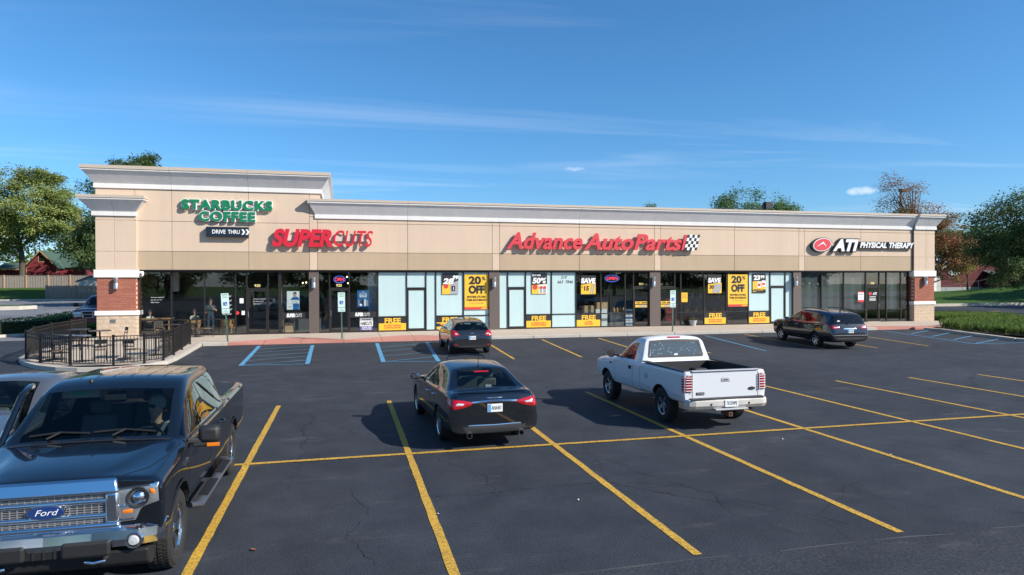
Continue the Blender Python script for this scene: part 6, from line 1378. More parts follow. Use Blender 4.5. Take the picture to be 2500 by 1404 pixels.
c.part('dashboard', MB().prism([(-.6, .95), (-.62, 1.26), (-.95, 1.26), (-1.05, .95)], 'y', -.86, .86), M_DASH)
# ------------------------------------------------------------------ patio in front of the coffee shop
def zt(x, y): return gz(y)+.15
OUT = [(-6.42, 34.3), (-6.40, 31.5), (-6.40, 29.2), (-6.50, 28.1), (-6.85, 27.35), (-7.5, 26.85), (-8.26, 26.65), (-9.1, 26.75), (-9.9, 27.1), (-10.8, 27.85), (-11.7, 29.0), (-12.3, 30.2), (-12.55, 31.6), (-12.6, 34.0), (-12.6, 36.5), (-12.6, 38.9)]
patio = ob('patio', MB().box(-12.2, -6.8, 30.6, 38.95, .02, .16), M_KERB, kind='structure')
def strip_kerb():
    mb = MB(); n = len(OUT); IN = []
    for i, p in enumerate(OUT):
        a = Vector(OUT[max(i-1, 0)]); b = Vector(OUT[min(i+1, n-1)]); t = (b-a).normalized(); nn = Vector((t.y, -t.x))
        c_ = Vector((-9.4, 33)); q = Vector(p)
        if (c_-q).dot(nn) < 0: nn = -nn
        IN.append(q+nn*.18)
    for i in range(n-1):
        a, b, c_, d = OUT[i], OUT[i+1], IN[i+1], IN[i]
        P = lambda p, o: (p[0], p[1], gz(p[1])+o)
        mb.add([P(a, .15), P(b, .15), P(c_, .15), P(d, .15), P(a, -.03), P(b, -.03)], [(0, 1, 2, 3), (0, 1, 5, 4)])
    return mb, [(v.x, v.y) for v in IN]
kb, IN = strip_kerb(); ob('kerb', kb, M_KERB, parent=patio)
# slabs: cut the patio area into strips along the depth so that it follows the fall of the ground
ysp = [26.8, 28.6, 30.4, 32.2, 34.0, 36.4, 38.9]
def xrange_at(y):
    xs = []
    pts = IN + [(-6.6, 38.9)]
    for (x0, y0), (x1, y1) in zip(pts, pts[1:]+pts[:1]):
        if (y0-y)*(y1-y) <= 0 and abs(y1-y0) > 1e-6: xs.append(x0+(x1-x0)*(y-y0)/(y1-y0))
    return (min(xs), max(xs)) if len(xs) > 1 else None
for y0, y1 in zip(ysp[:-1], ysp[1:]):
    for half in (0, 1):
        L_ = []; R_ = []
        for k in range(5):
            y = y0+.006+(y1-y0-.012)*k/4; e = xrange_at(y)
            if not e: continue
            a, b = e[0]+.008, min(e[1], -6.58)-.008
            m = min(max(-9.45, a), b); L_.append((a if half == 0 else m+.006, y)); R_.append((m-.006 if half == 0 else b, y))
        if len(L_) < 2: continue
        mb = MB()
        for k in range(len(L_)-1):
            q = [L_[k], R_[k], R_[k+1], L_[k+1]]
            if R_[k][0]-L_[k][0] < .02 and R_[k+1][0]-L_[k+1][0] < .02: continue
            mb.add([(x, y, zt(x, y)+.002) for x, y in q], [(0, 1, 2, 3)])
        if mb.f: ob('slab', mb, M_CONC, parent=patio)

slab([(-6.66, 34.32), (-6.408, 34.32), (-6.408, 38.98), (-6.66, 38.98)], M_CONC, parent=patio)
# black picket fence
M_FENCE = mat('fence_black', (.018, .016, .016), .45, metal=.3)
fence = thing('patio_fence', (-9.4, 27.0, .16), 'black metal picket fence curving around the coffee shop patio', 'fence')
FP = [(-6.83, 33.6), (-6.72, 31.48), (-6.64, 29.69), (-6.66, 28.15), (-7.14, 27.46), (-8.02, 26.98), (-9.52, 27.37), (-10.87, 28.41), (-11.81, 29.64), (-12.25, 31.4), (-12.35, 33.4), (-12.35, 35.6), (-12.35, 37.4)]
pm = MB().box(-.035, .035, -.035, .035, -.02, 1.10).box(-.045, .045, -.045, .045, 1.10, 1.12).box(-.06, .06, -.06, .06, -.02, .015).mesh('post'); pm.materials.append(M_FENCE)
km = MB().box(-.0095, .0095, -.0095, .0095, .08, 1.03).mesh('picket'); km.materials.append(M_FENCE)
def fo(name, me, x, y, z, rz=0):
    o = ob(name, me, M_FENCE, parent=fence, loc=(x, y, z), rot=(0, 0, rz)); o.matrix_parent_inverse = fence.matrix_basis.inverted(); return o
for i, (x, y) in enumerate(FP): fo('post', pm, x, y, zt(x, y))
for a, b in zip(FP[:-1], FP[1:]):
    a = Vector(a); b = Vector(b); L_ = (b-a).length; n = int(L_/.105); d = (b-a)/L_; an = math.atan2(d.y, d.x)
    za, zb = zt(*a), zt(*b)
    for z in (1.045, .90, .10):
        mb = MB().tube([(a.x, a.y, za+z), (b.x, b.y, zb+z)], .019, 4); o = ob('rail', mb, M_FENCE, parent=fence); o.matrix_parent_inverse = fence.matrix_basis.inverted()
    for k in range(1, n):
        q = a+d*(L_*k/n); fo('picket', km, q.x, q.y, za+(zb-za)*k/n, an)
# cafe tables and chairs
M_TTOP = mat('table_brown', (.060, .045, .042), .30, var=.15); M_TBASE = mat('table_base', (.015, .014, .014), .5); M_CSEAT = mat('chair_seat', (.19, .125, .075), .6); M_CFR = mat('chair_frame', (.012, .012, .012), .45)
M_TBLUE = mat('table_glossy_sky', (.08, .10, .16), .12, var=.1, coat=1.0)  # blue of the reflected sky is put into the base colour of these tops
def table(x, y, label, w=.70, rz=0, m=None, h=.74, round_=False):
    t = thing('cafe_table', (x, y, zt(x, y)), label, 'table', rz=rz, group='cafe tables on the patio')
    if round_: ob('tabletop', MB().lathe([(0, h-.06), (w/2, h-.06), (w/2, h), (0, h)], 24), m or M_TTOP, parent=t, sm=40)
    else: ob('tabletop', MB().box(-w/2, w/2, -w/2, w/2, h-.035, h), m or M_TTOP, parent=t, bev=.01)
    ob('pedestal', MB().lathe([(.035, .03), (.035, h-.04)], 12), M_TBASE, parent=t, sm=40)
    ob('base', MB().lathe([(0, .06), (.06, .05), (.24, .03), (.28, .015), (.28, 0), (0, 0)], 24), M_TBASE, parent=t, sm=40)
def chair(x, y, rz, label, z=None, seatm=None, frm=None, name='cafe_chair', arms=False, group='chairs on the patio'):
    t = thing(name, (x, y, zt(x, y) if z is None else z), label, 'chair', rz=rz, group=group); f = frm or M_CFR
    ob('seat', MB().box(-.22, .22, -.21, .22, .43, .465), seatm or M_CSEAT, parent=t, bev=.012)
    for sx in (-1, 1):
        ob('leg', MB().tube([(sx*.20, -.19, .0), (sx*.20, -.19, .44)], .014, 6), f, parent=t)
        ob('leg', MB().tube([(sx*.20, .24, 0), (sx*.20, .20, .45), (sx*.20, .27, .84)], .014, 6), f, parent=t)
    ob('backrest', MB().box(-.20, .20, .245, .262, .68, .84).box(-.20, .20, .235, .25, .56, .60), f, parent=t, bev=.008)
    ob('stretcher', MB().tube([(-.2, -.19, .2), (.2, -.19, .2)], .01, 5).tube([(-.2, .22, .2), (.2, .22, .2)], .01, 5), f, parent=t)
table(-9.55, 28.55, 'pedestal table with pale round top nearest the front fence posts', .62, m=M_ALLOY, round_=True, h=.98)
table(-10.43, 33.3, 'square brown pedestal table beside the brick pier', .85, R(20))
table(-8.2, 29.0, 'dark square table behind the fence between two brown seated chairs', .80, R(5))
table(-7.35, 29.9, 'dark square table in the patio corner nearest the sedan', .75, R(8))
table(-10.75, 29.3, 'glossy table mirroring the sky at the curved end of the fence', .80, R(-18), M_TBLUE)
table(-11.3, 31.4, 'glossy table mirroring the sky, farther along the left fence', .75, R(-10), M_TBLUE)
table(-11.55, 34.2, 'small dark table at the back by the hedge side', .70)
table(-8.3, 37.0, 'dark table under the coffee shop window behind the fence', .75)
chair(-8.85, 28.3, R(200), 'brown seated chair with its back to the lot, left of the dark square table')
chair(-7.75, 28.2, R(165), 'brown seated chair with its back to the lot, right of the dark square table')
chair(-10.3, 28.35, R(215), 'brown seated chair at the glossy table close to the front fence')
chair(-11.25, 29.9, R(-70), 'brown seated chair against the curved end of the fence')
chair(-9.7, 33.6, R(-60), 'brown seated chair pulled up beside the brick pier table')
chair(-10.9, 32.4, R(160), 'dark chair between the pier table and the glossy table')
chair(-7.3, 31.0, R(10), 'chair at the corner table facing the lot')
chair(-9.0, 37.4, R(30), 'chair under the coffee shop window beside the wooden table inside')
chair(-6.85, 37.9, R(-80), 'lone chair outside the fence at the coffee shop window', group='chairs on the patio')
table(-7.45, 38.0, 'small black table outside the coffee shop window next to the lone chair', .55)
# flower pot by the auto parts window
t = thing('flower_pot', (21.4, 38.72, SZ), 'grey planter pot with small reddish flowers below the auto parts window', 'flower pot')
ob('pot', MB().lathe([(0, 0), (.17, 0), (.24, .30), (.26, .31), (.26, .35), (.22, .35), (.21, .30), (0, .30)], 20), mat('pot_grey', (.42, .42, .44), .6), parent=t, sm=40)
def leaf_mesh(C, size, seed, up=.4, out=None, aspect=.55):
    r = np.random.default_rng(seed); n = len(C)
    nr = r.normal(size=(n, 3)); nr[:, 2] = np.abs(nr[:, 2])+up
    if out is not None: nr += out*.8
    nr /= np.linalg.norm(nr, axis=1)[:, None]
    a = np.cross(nr, r.normal(size=(n, 3))); a /= np.linalg.norm(a, axis=1)[:, None]+1e-9; b = np.cross(nr, a)
    s = size*r.uniform(.6, 1.35, size=(n, 1))
    V = np.stack([C-a*s*.5, C+b*s*aspect*.5-nr*s*.08, C+a*s*.5, C-b*s*aspect*.5-nr*s*.08], 1).reshape(-1, 3)
    me = bpy.data.meshes.new('leaves'); me.vertices.add(4*n); me.vertices.foreach_set('co', V.ravel())
    me.loops.add(4*n); me.loops.foreach_set('vertex_index', np.arange(4*n)); me.polygons.add(n); me.polygons.foreach_set('loop_start', np.arange(0, 4*n, 4)); me.polygons.foreach_set('loop_total', np.full(n, 4)); me.update(calc_edges=True); return me
_r = np.random.default_rng(3)
ob('flowers', leaf_mesh(_r.normal(size=(260, 3))*[.12, .12, .06]+[0, 0, .42], .06, 5), foliage_mat('pot_flowers', [(.05, .10, .03), (.10, .12, .04), (.30, .10, .08)], 9), parent=t)
# ------------------------------------------------------------------ vegetation and surroundings
F_OAK = foliage_mat('foliage_maple_olive', [(.08, .12, .03), (.20, .26, .07), (.33, .36, .11), (.40, .31, .12)], .30)
F_DARK = foliage_mat('foliage_dark', [(.035, .065, .026), (.11, .165, .055), (.19, .24, .09)], .35)
F_GREEN = foliage_mat('foliage_green', [(.05, .095, .024), (.12, .20, .05), (.20, .27, .08)], .4)
F_REDD = foliage_mat('foliage_autumn', [(.08, .095, .03), (.22, .19, .06), (.34, .14, .075), (.36, .24, .10)], .5)
F_LIME = foliage_mat('foliage_lime', [(.13, .20, .03), (.30, .38, .05), (.38, .42, .08)], .5)
F_HEDGE = foliage_mat('foliage_hedge', [(.045, .11, .022), (.10, .22, .04), (.17, .32, .06)], 1.2)
M_BARK = mat('bark', (.085, .065, .05), .95, var=.3, vs=4, bump=.8, bs=15)
def tree(name, label, base, H, crowns, n, leaf, fm, seed, tr=.25, clusters=60, spread=.30, shell=.55, group=None, limbs=16):
    r = np.random.default_rng(seed); bx, by, bz = base
    t = thing(name, base, label, 'tree', group=group)
    CC = []
    for (cx, cy, cz, rx, ry, rz) in crowns:
        k = max(6, int(clusters*(rx*ry*rz)**(1/3)/sum((c_[3]*c_[4]*c_[5])**(1/3) for c_ in crowns)))
        d = r.normal(size=(k, 3)); d /= np.linalg.norm(d, axis=1)[:, None]; rad = r.uniform(shell**2, 1, size=(k, 1))**.5
        rad *= 1+.16*np.sin(3*d[:, :1]*2+seed)*np.cos(4*d[:, 1:2]+seed)
        CC.append(np.c_[d*rad*[rx, ry, rz]+[cx, cy, cz], np.full(k, (rx+ry+rz)/3)])
    CC = np.concatenate(CC)
    idx = r.integers(0, len(CC), n); off = r.normal(size=(n, 3)); off[:, 2] *= .62
    off /= np.maximum(1, np.linalg.norm(off, axis=1)[:, None]/1.7)
    P = CC[idx, :3]+off*(CC[idx, 3:]*spread*r.uniform(.5, 1.0, size=(n, 1)))
    ctr = np.average(CC[:, :3], axis=0); o = P-ctr; o /= np.linalg.norm(o, axis=1)[:, None]+1e-6
    ob('crown', leaf_mesh(P, leaf, seed+1, .5, o), fm, parent=t)
    mb = MB(); top = ctr*[1, 1, 1]; fork = np.array([0, 0, max(1.5, (crowns[0][2]-crowns[0][5])*.9)])
    mb.tube([(0, 0, -.3), (0, 0, .3), tuple(fork*[1, 1, .6]+[.05, .03, 0]), tuple(fork), tuple(fork*.4+ctr*.6), tuple(ctr)], [tr*1.35, tr, tr*.85, tr*.75, tr*.4, tr*.12], 10)
    for q in r.choice(len(CC), min(limbs, len(CC)), replace=False):
        e = CC[q, :3]; s = fork+(ctr-fork)*r.uniform(0, .5); m = (s+e)/2+[0, 0, .1*np.linalg.norm(e-s)]
        mb.tube([tuple(s), tuple(m), tuple(e)], [tr*.38, tr*.22, tr*.06], 6)
    ob('trunk', mb, M_BARK, parent=t, sm=40)
    return t
# paved side street and lawn bank on the left, rising slightly away
def side_z(x, y): return .196 if y < 46 else .196+1.15*min((y-46)/40, 1)
sheet('side_street', [-90, -60, -40, -20, -12.62], [34.06, 40, 46, 56, 66, 76, 86.5], lambda x, y: side_z(x, y), M_ROAD, kind='structure')
sheet('drive_lane', [-48, -30, -19, -12.61], [30.0, 34.1, 40.0], lambda x, y: gz(y)+.006, M_ASPH, kind='structure')
sheet('lawn', [-95, -60, -40, -25, -14], [87, 92, 98, 104, 112, 135], lambda x, y: 1.42+1.40*min((y-87)/16, 1), M_GRASS, kind='structure')
ob('kerb', MB().box(-90, -14, 86.5, 86.95, .9, 1.50), M_KERB, kind='structure')
isl = ob('traffic_island', MB().prism([(-60, 74), (-60, 69.6), (-31, 68.6), (-28.2, 69.4), (-27.3, 70.8), (-28.0, 72.2), (-31, 73)], 'z', .6, 1.20), M_KERB, kind='structure')
ob('island_grass', MB().prism([(-60, 73.7), (-60, 69.9), (-31, 68.9), (-28.4, 69.7), (-27.7, 70.8), (-28.3, 72.0), (-31, 72.7)], 'z', 1.19, 1.23), M_GRASS, kind='structure')
# hedge beside the drive lane, with its kerb
M_TW = M_BARK
def hedge(label, path, w, h, n, seed, leaf=.085):
    r = np.random.default_rng(seed); P = []; path = [np.array(p, float) for p in path]
    seg = [np.linalg.norm(b-a) for a, b in zip(path[:-1], path[1:])]; tot = sum(seg)
    t = thing('hedge', tuple(path[0]), label, 'hedge')
    u = r.uniform(0, tot, n); acc = np.cumsum([0]+seg)
    for x in u:
        i = min(np.searchsorted(acc, x, 'right')-1, len(seg)-1); f = (x-acc[i])/seg[i]; c_ = path[i]*(1-f)+path[i+1]*f; d = (path[i+1]-path[i])/seg[i]; nn = np.array([-d[1], d[0], 0])
        side = r.uniform(0, 1); lump = 1+.10*math.sin(x*2.1+seed)+.06*math.sin(x*5.3)
        if side < .5: a = r.uniform(-1, 1); z = h*lump*(1-.10*a*a)-abs(r.normal(0, .07))
        else: a = (1 if r.uniform() < .5 else -1)*(1-abs(r.normal(0, .08))); z = h*lump*r.uniform(.02, .98)
        P.append(c_+nn*a*w/2*lump+[0, 0, z])
    P = np.array(P)-path[0]
    ob('foliage', leaf_mesh(P, leaf, seed, .3), F_HEDGE, parent=t)
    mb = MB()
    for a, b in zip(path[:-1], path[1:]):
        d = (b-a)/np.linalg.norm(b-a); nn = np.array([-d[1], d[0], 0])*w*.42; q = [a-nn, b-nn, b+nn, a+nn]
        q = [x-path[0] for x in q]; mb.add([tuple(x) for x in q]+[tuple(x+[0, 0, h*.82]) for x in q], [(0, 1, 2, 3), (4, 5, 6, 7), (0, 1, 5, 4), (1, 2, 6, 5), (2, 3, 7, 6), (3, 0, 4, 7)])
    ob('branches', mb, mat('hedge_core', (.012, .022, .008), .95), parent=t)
hedge('low clipped green hedge along the drive lane left of the patio', [(-27, 40.6, .2), (-20.0, 42.2, .2), (-17.6, 45.5, .2), (-17.3, 52, .35), (-17.8, 62, .62)], 1.5, .95, 15000, 11)
hedge('small green shrubs at the corner of the brick pier behind the tables', [(-13.6, 40.5, .2), (-13.2, 44, .2)], .8, .75, 2200, 13, .1)
kb2 = MB()
kp = [(-27, 39.7), (-19.7, 41.2), (-16.7, 44.9), (-16.3, 52)]
for a, b in zip(kp[:-1], kp[1:]):
    d = Vector((b[0]-a[0], b[1]-a[1])).normalized(); nn = Vector((-d.y, d.x))*.09
    kb2.add([(a[0]-nn.x, a[1]-nn.y, .18), (b[0]-nn.x, b[1]-nn.y, .18), (b[0]+nn.x, b[1]+nn.y, .18), (a[0]+nn.x, a[1]+nn.y, .18), (a[0]-nn.x, a[1]-nn.y, .35), (b[0]-nn.x, b[1]-nn.y, .35), (b[0]+nn.x, b[1]+nn.y, .35), (a[0]+nn.x, a[1]+nn.y, .35)], [(0, 1, 2, 3), (4, 5, 6, 7), (0, 1, 5, 4), (1, 2, 6, 5), (2, 3, 7, 6), (3, 0, 4, 7)])
ob('kerb', kb2, M_KERB, kind='structure')
# wooden fences
M_WOOD = mat('weathered_wood', (.30, .25, .21), .9, var=.3, vs=5, bump=.4, bs=30); M_WPOST = mat('new_wood', (.48, .30, .16), .85, var=.2)
def wood_fence(label, a, b, h, zb, posts, postm):
    a = Vector(a); b = Vector(b); L_ = (b-a).length; d = (b-a)/L_; an = math.atan2(d.y, d.x)
    t = thing('wood_fence', (a.x, a.y, zb), label, 'fence', rz=an)
    mb = MB(); n = int(L_/.16); rr = random.Random(n)
    for i in range(n): x = i*L_/n; mb.box(x+.012, x+L_/n-.012, (-.03 if i % 2 else .0)-rr.uniform(0, .015), .015, 0, h-.06+rr.uniform(-.015, .015))
    o = ob('boards', mb, M_WOOD, parent=t); o['kind'] = 'stuff'
    for z in (.25, h-.35): ob('rail', MB().box(0, L_, .016, .06, z, z+.09), M_WOOD, parent=t)
    k = max(1, round(L_/posts))
    for i in range(k+1): ob('post', MB().box(i*L_/k-.07, i*L_/k+.07, -.11, .03, 0, h+.03), postm, parent=t)
    ob('cap_rail', MB().box(0, L_, -.07, .05, h-.06, h-.02), M_WOOD, parent=t)
wood_fence('long weathered board fence with tan posts on the grass bank below the red house', (-62, 104.5), (-30, 101.2), 1.68, 2.72, 2.7, M_WPOST)
wood_fence('grey board fence at the kerb in front of the white shed', (-33.0, 88), (-24.0, 88), 1.55, 1.48, 2.7, M_WOOD)
# red house with green roof
M_SIDING = new_mat('red_siding')
def siding(col, pitch=.2):
    m, nt, b, out = new_mat('lap_siding'); L_ = nt.links.new
    tc = nd(nt, 'ShaderNodeTexCoord'); wv = nd(nt, 'ShaderNodeTexWave', wave_type='BANDS', bands_direction='Z', wave_profile='SAW'); wv.inputs['Scale'].default_value = 1/(pitch*2*math.pi)*math.pi*2/2; L_(tc.outputs['Object'], wv.inputs['Vector'])
    bp = nd(nt, 'ShaderNodeBump'); bp.inputs['Strength'].default_value = .8; bp.inputs['Distance'].default_value = .03; L_(wv.outputs[1], bp.inputs['Height']); L_(bp.outputs[0], b.inputs['Normal'])
    n = nd(nt, 'ShaderNodeTexNoise'); n.inputs['Scale'].default_value = 1.5; n.inputs['Detail'].default_value = 6; L_(tc.outputs['Object'], n.inputs['Vector'])
    mx = nd(nt, 'ShaderNodeMix', data_type='RGBA'); L_(n.outputs[0], mx.inputs[0]); mx.inputs[6].default_value = c4([v*.8 for v in col]); mx.inputs[7].default_value = c4([v*1.2 for v in col]); L_(mx.outputs[2], b.inputs['Base Color']); b.inputs['Roughness'].default_value = .75; return m
M_SIDRED = siding((.23, .030, .038)); M_SIDDK = siding((.12, .020, .026)); M_SIDWH = siding((.62, .62, .60)); M_GROOF = mat('green_shingle', (.055, .10, .075), .9, var=.15, vs=2, bump=.4, bs=12); M_HTRIM = mat('tan_trim', (.45, .27, .14), .8); M_GRROOF = mat('grey_shingle', (.16, .18, .21), .9, bump=.4, bs=12)
t = thing('red_house', (-44.9, 118, 2.7), 'dark red wooden house with green shingle gable roof behind the board fence', 'house')
ob('wall', MB().prism([(-2.05, -.3), (2.1, -.3), (2.1, 3.15), (-.05, 5.4), (-2.05, 3.15)], 'y', 0, 9), M_SIDRED, parent=t)
rf = ob('roof', MB().prism([(2.45, 2.9), (2.45, 3.05), (-.05, 5.72), (-.05, 5.52)], 'y', -.4, 9.3).prism([(-2.45, 2.9), (-.05, 5.521), (-.05, 5.721), (-2.45, 3.05)], 'y', -.4, 9.3), M_GROOF, parent=t)
ob('rake_board', MB().prism([(2.47, 2.80), (2.47, 2.98), (-.05, 5.70), (-.05, 5.50)], 'y', -.46, -.41).prism([(-2.47, 2.80), (-.05, 5.501), (-.05, 5.701), (-2.47, 2.98)], 'y', -.46, -.41), M_HTRIM, parent=t)
w = ob('window', MB().box(-.42, .42, -.05, .02, 3.9, 5.0), M_HTRIM, parent=t); ob('pane', MB().box(-.30, .30, -.07, -.052, 4.02, 4.88), M_BLACK, parent=w)
for x in (-2.06, 2.02): ob('corner_board', MB().box(x, x+.12, -.04, .02, -.3, 3.1), M_HTRIM, parent=t)
ob('wing_wall', MB().box(-6.2, -2.08, 1.2, 7, -.3, 2.75), M_SIDRED, parent=t); ob('wing_roof', MB().prism([(1.0-.4, 2.72), (7.3, 2.72), (7.3, 3.3), (4, 3.9), (.6, 2.95)], 'x', -6.5, -2.0), M_GROOF, parent=t)
ob('gutter', MB().box(-6.5, -2.05, .45, .58, 2.70, 2.86), M_HTRIM, parent=t)
ob('side_wall', MB().box(2.12, 5.2, 2.2, 8.8, -.3, 3.1), M_SIDRED, parent=t); ob('side_roof', MB().prism([(1.9, 3.1), (9.2, 3.1), (9.2, 5.3), (5.2, 5.5)], 'x', 1.2, 5.6), M_GROOF, parent=t)
w = ob('window', MB().box(4.2, 4.9, 2.15, 2.22, 1.1, 1.9), M_HTRIM, parent=t); ob('pane', MB().box(4.3, 4.8, 2.13, 2.148, 1.2, 1.8), M_BLACK, parent=w)
t = thing('garden_shed', (-30.6, 95, 1.9), 'small white shed with a low grey roof behind the kerb fence', 'shed')
ob('wall', MB().prism([(-1.5, -.3), (1.45, -.3), (1.45, 1.65), (0, 2.25), (-1.5, 1.65)], 'y', 0, 4).box(1.46, 6, .6, 4, -.3, 1.65), M_SIDWH, parent=t)
ob('roof', MB().prism([(1.75, 1.55), (1.75, 1.68), (0, 2.42), (0, 2.28)], 'y', -.3, 4.3).prism([(-1.75, 1.55), (0, 2.281), (0, 2.421), (-1.75, 1.68)], 'y', -.3, 4.3).box(1.4, 6.2, .3, 4.2, 1.66, 1.85), M_GRROOF, parent=t)
# trees on the left
tree('maple_tree', 'big olive green maple at the frame edge towering over the red house', (-43.5, 108, 2.8), 17, [(0, 0, 11.0, 7.0, 6.5, 5.6), (3.8, -1, 9.0, 4.2, 4.5, 3.2), (-5, -1, 8.4, 5.4, 5, 5.2), (1.5, 1, 13.4, 4.4, 4, 3.4), (-5, -2, 5.2, 3.6, 4, 2.6)], 70000, .30, F_OAK, 21, .42, 260, .19)
tree('tall_tree', 'tall dark green tree rising behind the coffee shop corner', (-23.0, 84, 1.5), 16, [(0, 0, 11.0, 4.6, 4.6, 4.8), (-2.6, 0, 7.2, 3.9, 3.8, 3.6), (-3.0, -1, 5.6, 2.8, 3, 2.4), (.4, 0, 13.7, 3.0, 3, 2.9), (2.5, 0, 7, 4, 4, 4)], 80000, .27, F_DARK, 22, .38, 210, .23)
tree('pine_tree', 'loose grey green tree right behind the brick pier, in front of the tall dark tree', (-19.6, 72, 1.0), 10, [(0, 0, 6.2, 2.5, 2.6, 3.0), (-1.2, 0, 5.0, 2.0, 2.1, 2.0)], 16000, .24, F_GREEN, 23, .25, 70, .26)
tree('maple_tree', 'round tree filling the gap left of the red house', (-58, 116, 2.8), 13, [(0, 0, 7, 5, 5, 5)], 9000, .5, F_OAK, 24, .3, 70, .26)
tree('broadleaf_tree', 'dark tree between the house roof and the tall tree', (-33.5, 112, 2.7), 11, [(0, 0, 6.0, 4.4, 4, 4.4)], 9000, .45, F_DARK, 25, .3, 70, .26)
# trees seen over the roof
tree('broadleaf_tree', 'rounded green tree top showing above the roof behind the flood light', (50.6, 76, 1.0), 14, [(-1.0, 0, 10.6, 4.4, 4, 3.6), (3.4, 0, 10.2, 3.0, 3, 2.7)], 18000, .25, F_GREEN, 31, .3, 90, .22)
tree('broadleaf_tree', 'small sprig of tree top peeping above the roof near the middle', (38.2, 80, 1.0), 12, [(0, 0, 10.2, 1.8, 1.8, 2.0), (1.8, 0, 10.4, 1.2, 1.2, 1.9)], 4000, .28, F_GREEN, 32, .2, 30, .3)
# right side: road, lawn, barn
sheet('side_road', [36.3, 45, 60, 75, 95, 140], [34.1, 44, 52, 60, 66, 72], lambda x, y: .19+.35*max(0, min((y-44)/22, 1)), M_ASPH_OLD, kind='structure')
def lawn_z(x, y): return .62+1.0*min(max((y-60)/24, 0), 1)+2.2*math.exp(-((x-88)/9)**2-((y-66)/10)**2)
sheet('lawn', [56, 62, 68, 72, 76, 80, 84, 88, 92, 98, 106, 150], [60, 63, 66, 69, 72, 76, 80, 86, 100, 130], lawn_z, M_GRASS, kind='structure')
kx = MB()
for x0, x1 in zip(range(50, 140, 6), range(56, 146, 6)): kx.box(x0, x1, 59.6, 59.95, .3, .72)
ob('kerb', kx, M_KERB, kind='structure')
for a, b in (((54, 48.5), (60, 50.8)), ((59.5, 47), (66, 49.3)), ((50, 50), (54, 51.5))):
    d = Vector((b[0]-a[0], b[1]-a[1])).normalized(); nn = Vector((-d.y, d.x))*.08; z = lambda p: .19+.35*max(0, min((p[1]-44)/22, 1))+.012
    ob('parking_line', MB().add([(a[0]-nn.x, a[1]-nn.y, z(a)), (b[0]-nn.x, b[1]-nn.y, z(b)), (b[0]+nn.x, b[1]+nn.y, z(b)), (a[0]+nn.x, a[1]+nn.y, z(a))], [(0, 1, 2, 3)]), M_YEL, kind='structure')
t = thing('red_barn', (97.2, 86, 1.5), 'low dark red barn with a shallow pale edged roof beyond the road', 'barn')
ob('wall', MB().prism([(-8.2, -.4), (8.2, -.4), (8.2, 3.3), (.4, 5.2), (-8.2, 3.5)], 'y', 0, 12), M_SIDDK, parent=t)
ob('roof', MB().prism([(-8.8, 3.35), (.4, 5.25), (9.0, 3.2), (9.0, 3.42), (.4, 5.5), (-8.8, 3.6)], 'y', -.5, 12.4), mat('pale_roof', (.55, .58, .62), .6), parent=t)
ob('foundation', MB().box(-8.25, 1.0, -.05, .02, -.4, .75), mat('pale_block', (.30, .33, .34), .9), parent=t)
ob('porch_wall', MB().box(1.2, 8.1, -2.2, -.06, -.4, 2.4), M_SIDDK, parent=t); ob('porch_roof', MB().prism([(-2.5, 2.3), (-.05, 3.2), (-.05, 3.35), (-2.5, 2.45)], 'x', 1.0, 8.3), mat('dark_roof', (.09, .10, .11), .8), parent=t)
ob('sign_board', MB().prism([(-4.6+math.cos(a*math.pi/10)*1.1, 3.0+.0+math.sin(a*math.pi/10)*.45) for a in range(20)], 'y', -.09, -.05), mat('pale_sign', (.35, .42, .42), .6), parent=t)
w = ob('window', MB().box(6.3, 7.2, -2.28, -2.21, .5, 1.4), mat('pale_frame', (.6, .6, .56), .7), parent=t); ob('pane', MB().box(6.42, 7.08, -2.3, -2.285, .6, 1.3), M_BLACK, parent=w)
t = thing('white_garage', (83.5, 82, 1.6), 'white clad garage wall left of the red barn', 'garage')
ob('wall', MB().box(-3.5, 2.4, 0, 5, -.3, 2.7), M_SIDWH, parent=t); ob('roof', MB().prism([(-.4, 2.7), (5.4, 2.7), (2.5, 3.8)], 'x', -3.9, 2.7), M_GRROOF, parent=t)
ob('garage_door', MB().box(-2.6, 1.6, -.04, .01, -.25, 2.2), M_PLATE, parent=t)
# chain link fence posts before the barn
M_LPOLE0 = mat('galvanised', (.16, .18, .19), .6, metal=.5)
t = thing('wire_fence', (70, 71, .9), 'thin wire mesh fence on the lawn in front of the red barn', 'fence')
for i in range(14): ob('post', MB().tube([(i*2.6, 0, lawn_z(70+i*2.6, 71)-.9), (i*2.6, 0, lawn_z(70+i*2.6, 71)-.9+1.3)], .02, 6), M_LPOLE0, parent=t)
ob('rail', MB().tube([(i*2.6, 0, lawn_z(70+i*2.6, 71)-.9+1.28) for i in range(14)], .012, 5), M_LPOLE0, parent=t)
tree('autumn_tree', 'sparse reddish autumn tree rising behind the end of the building', (62.3, 63, .9), 15.5, [(-1.6, 0, 11.2, 2.7, 2.6, 3.7), (1.6, 0, 8.6, 3.6, 3.4, 2.6)], 10500, .19, F_REDD, 41, .22, 90, .26, .2, limbs=55)
tree('autumn_tree', 'dense autumn coloured tree beside the end pier of the building', (62.6, 61.5, .9), 11, [(2.4, 0, 5.2, 3.0, 3.2, 3.2), (2.0, -.5, 7.0, 2.6, 2.6, 2.4), (4.4, 0, 5.6, 2.0, 2.2, 2.2)], 20000, .20, F_REDD, 42, .25, 110, .22)
tree('oak_tree', 'big dark green oak leaning into the frame at the far edge', (60.5, 46, .5), 12, [(-4.2, 0, 6.6, 4.2, 4.2, 3.6), (-5.6, -.5, 4.6, 2.6, 2.6, 2.4), (0, 0, 7, 4, 4, 4)], 48000, .21, F_DARK, 43, .35, 150, .21)
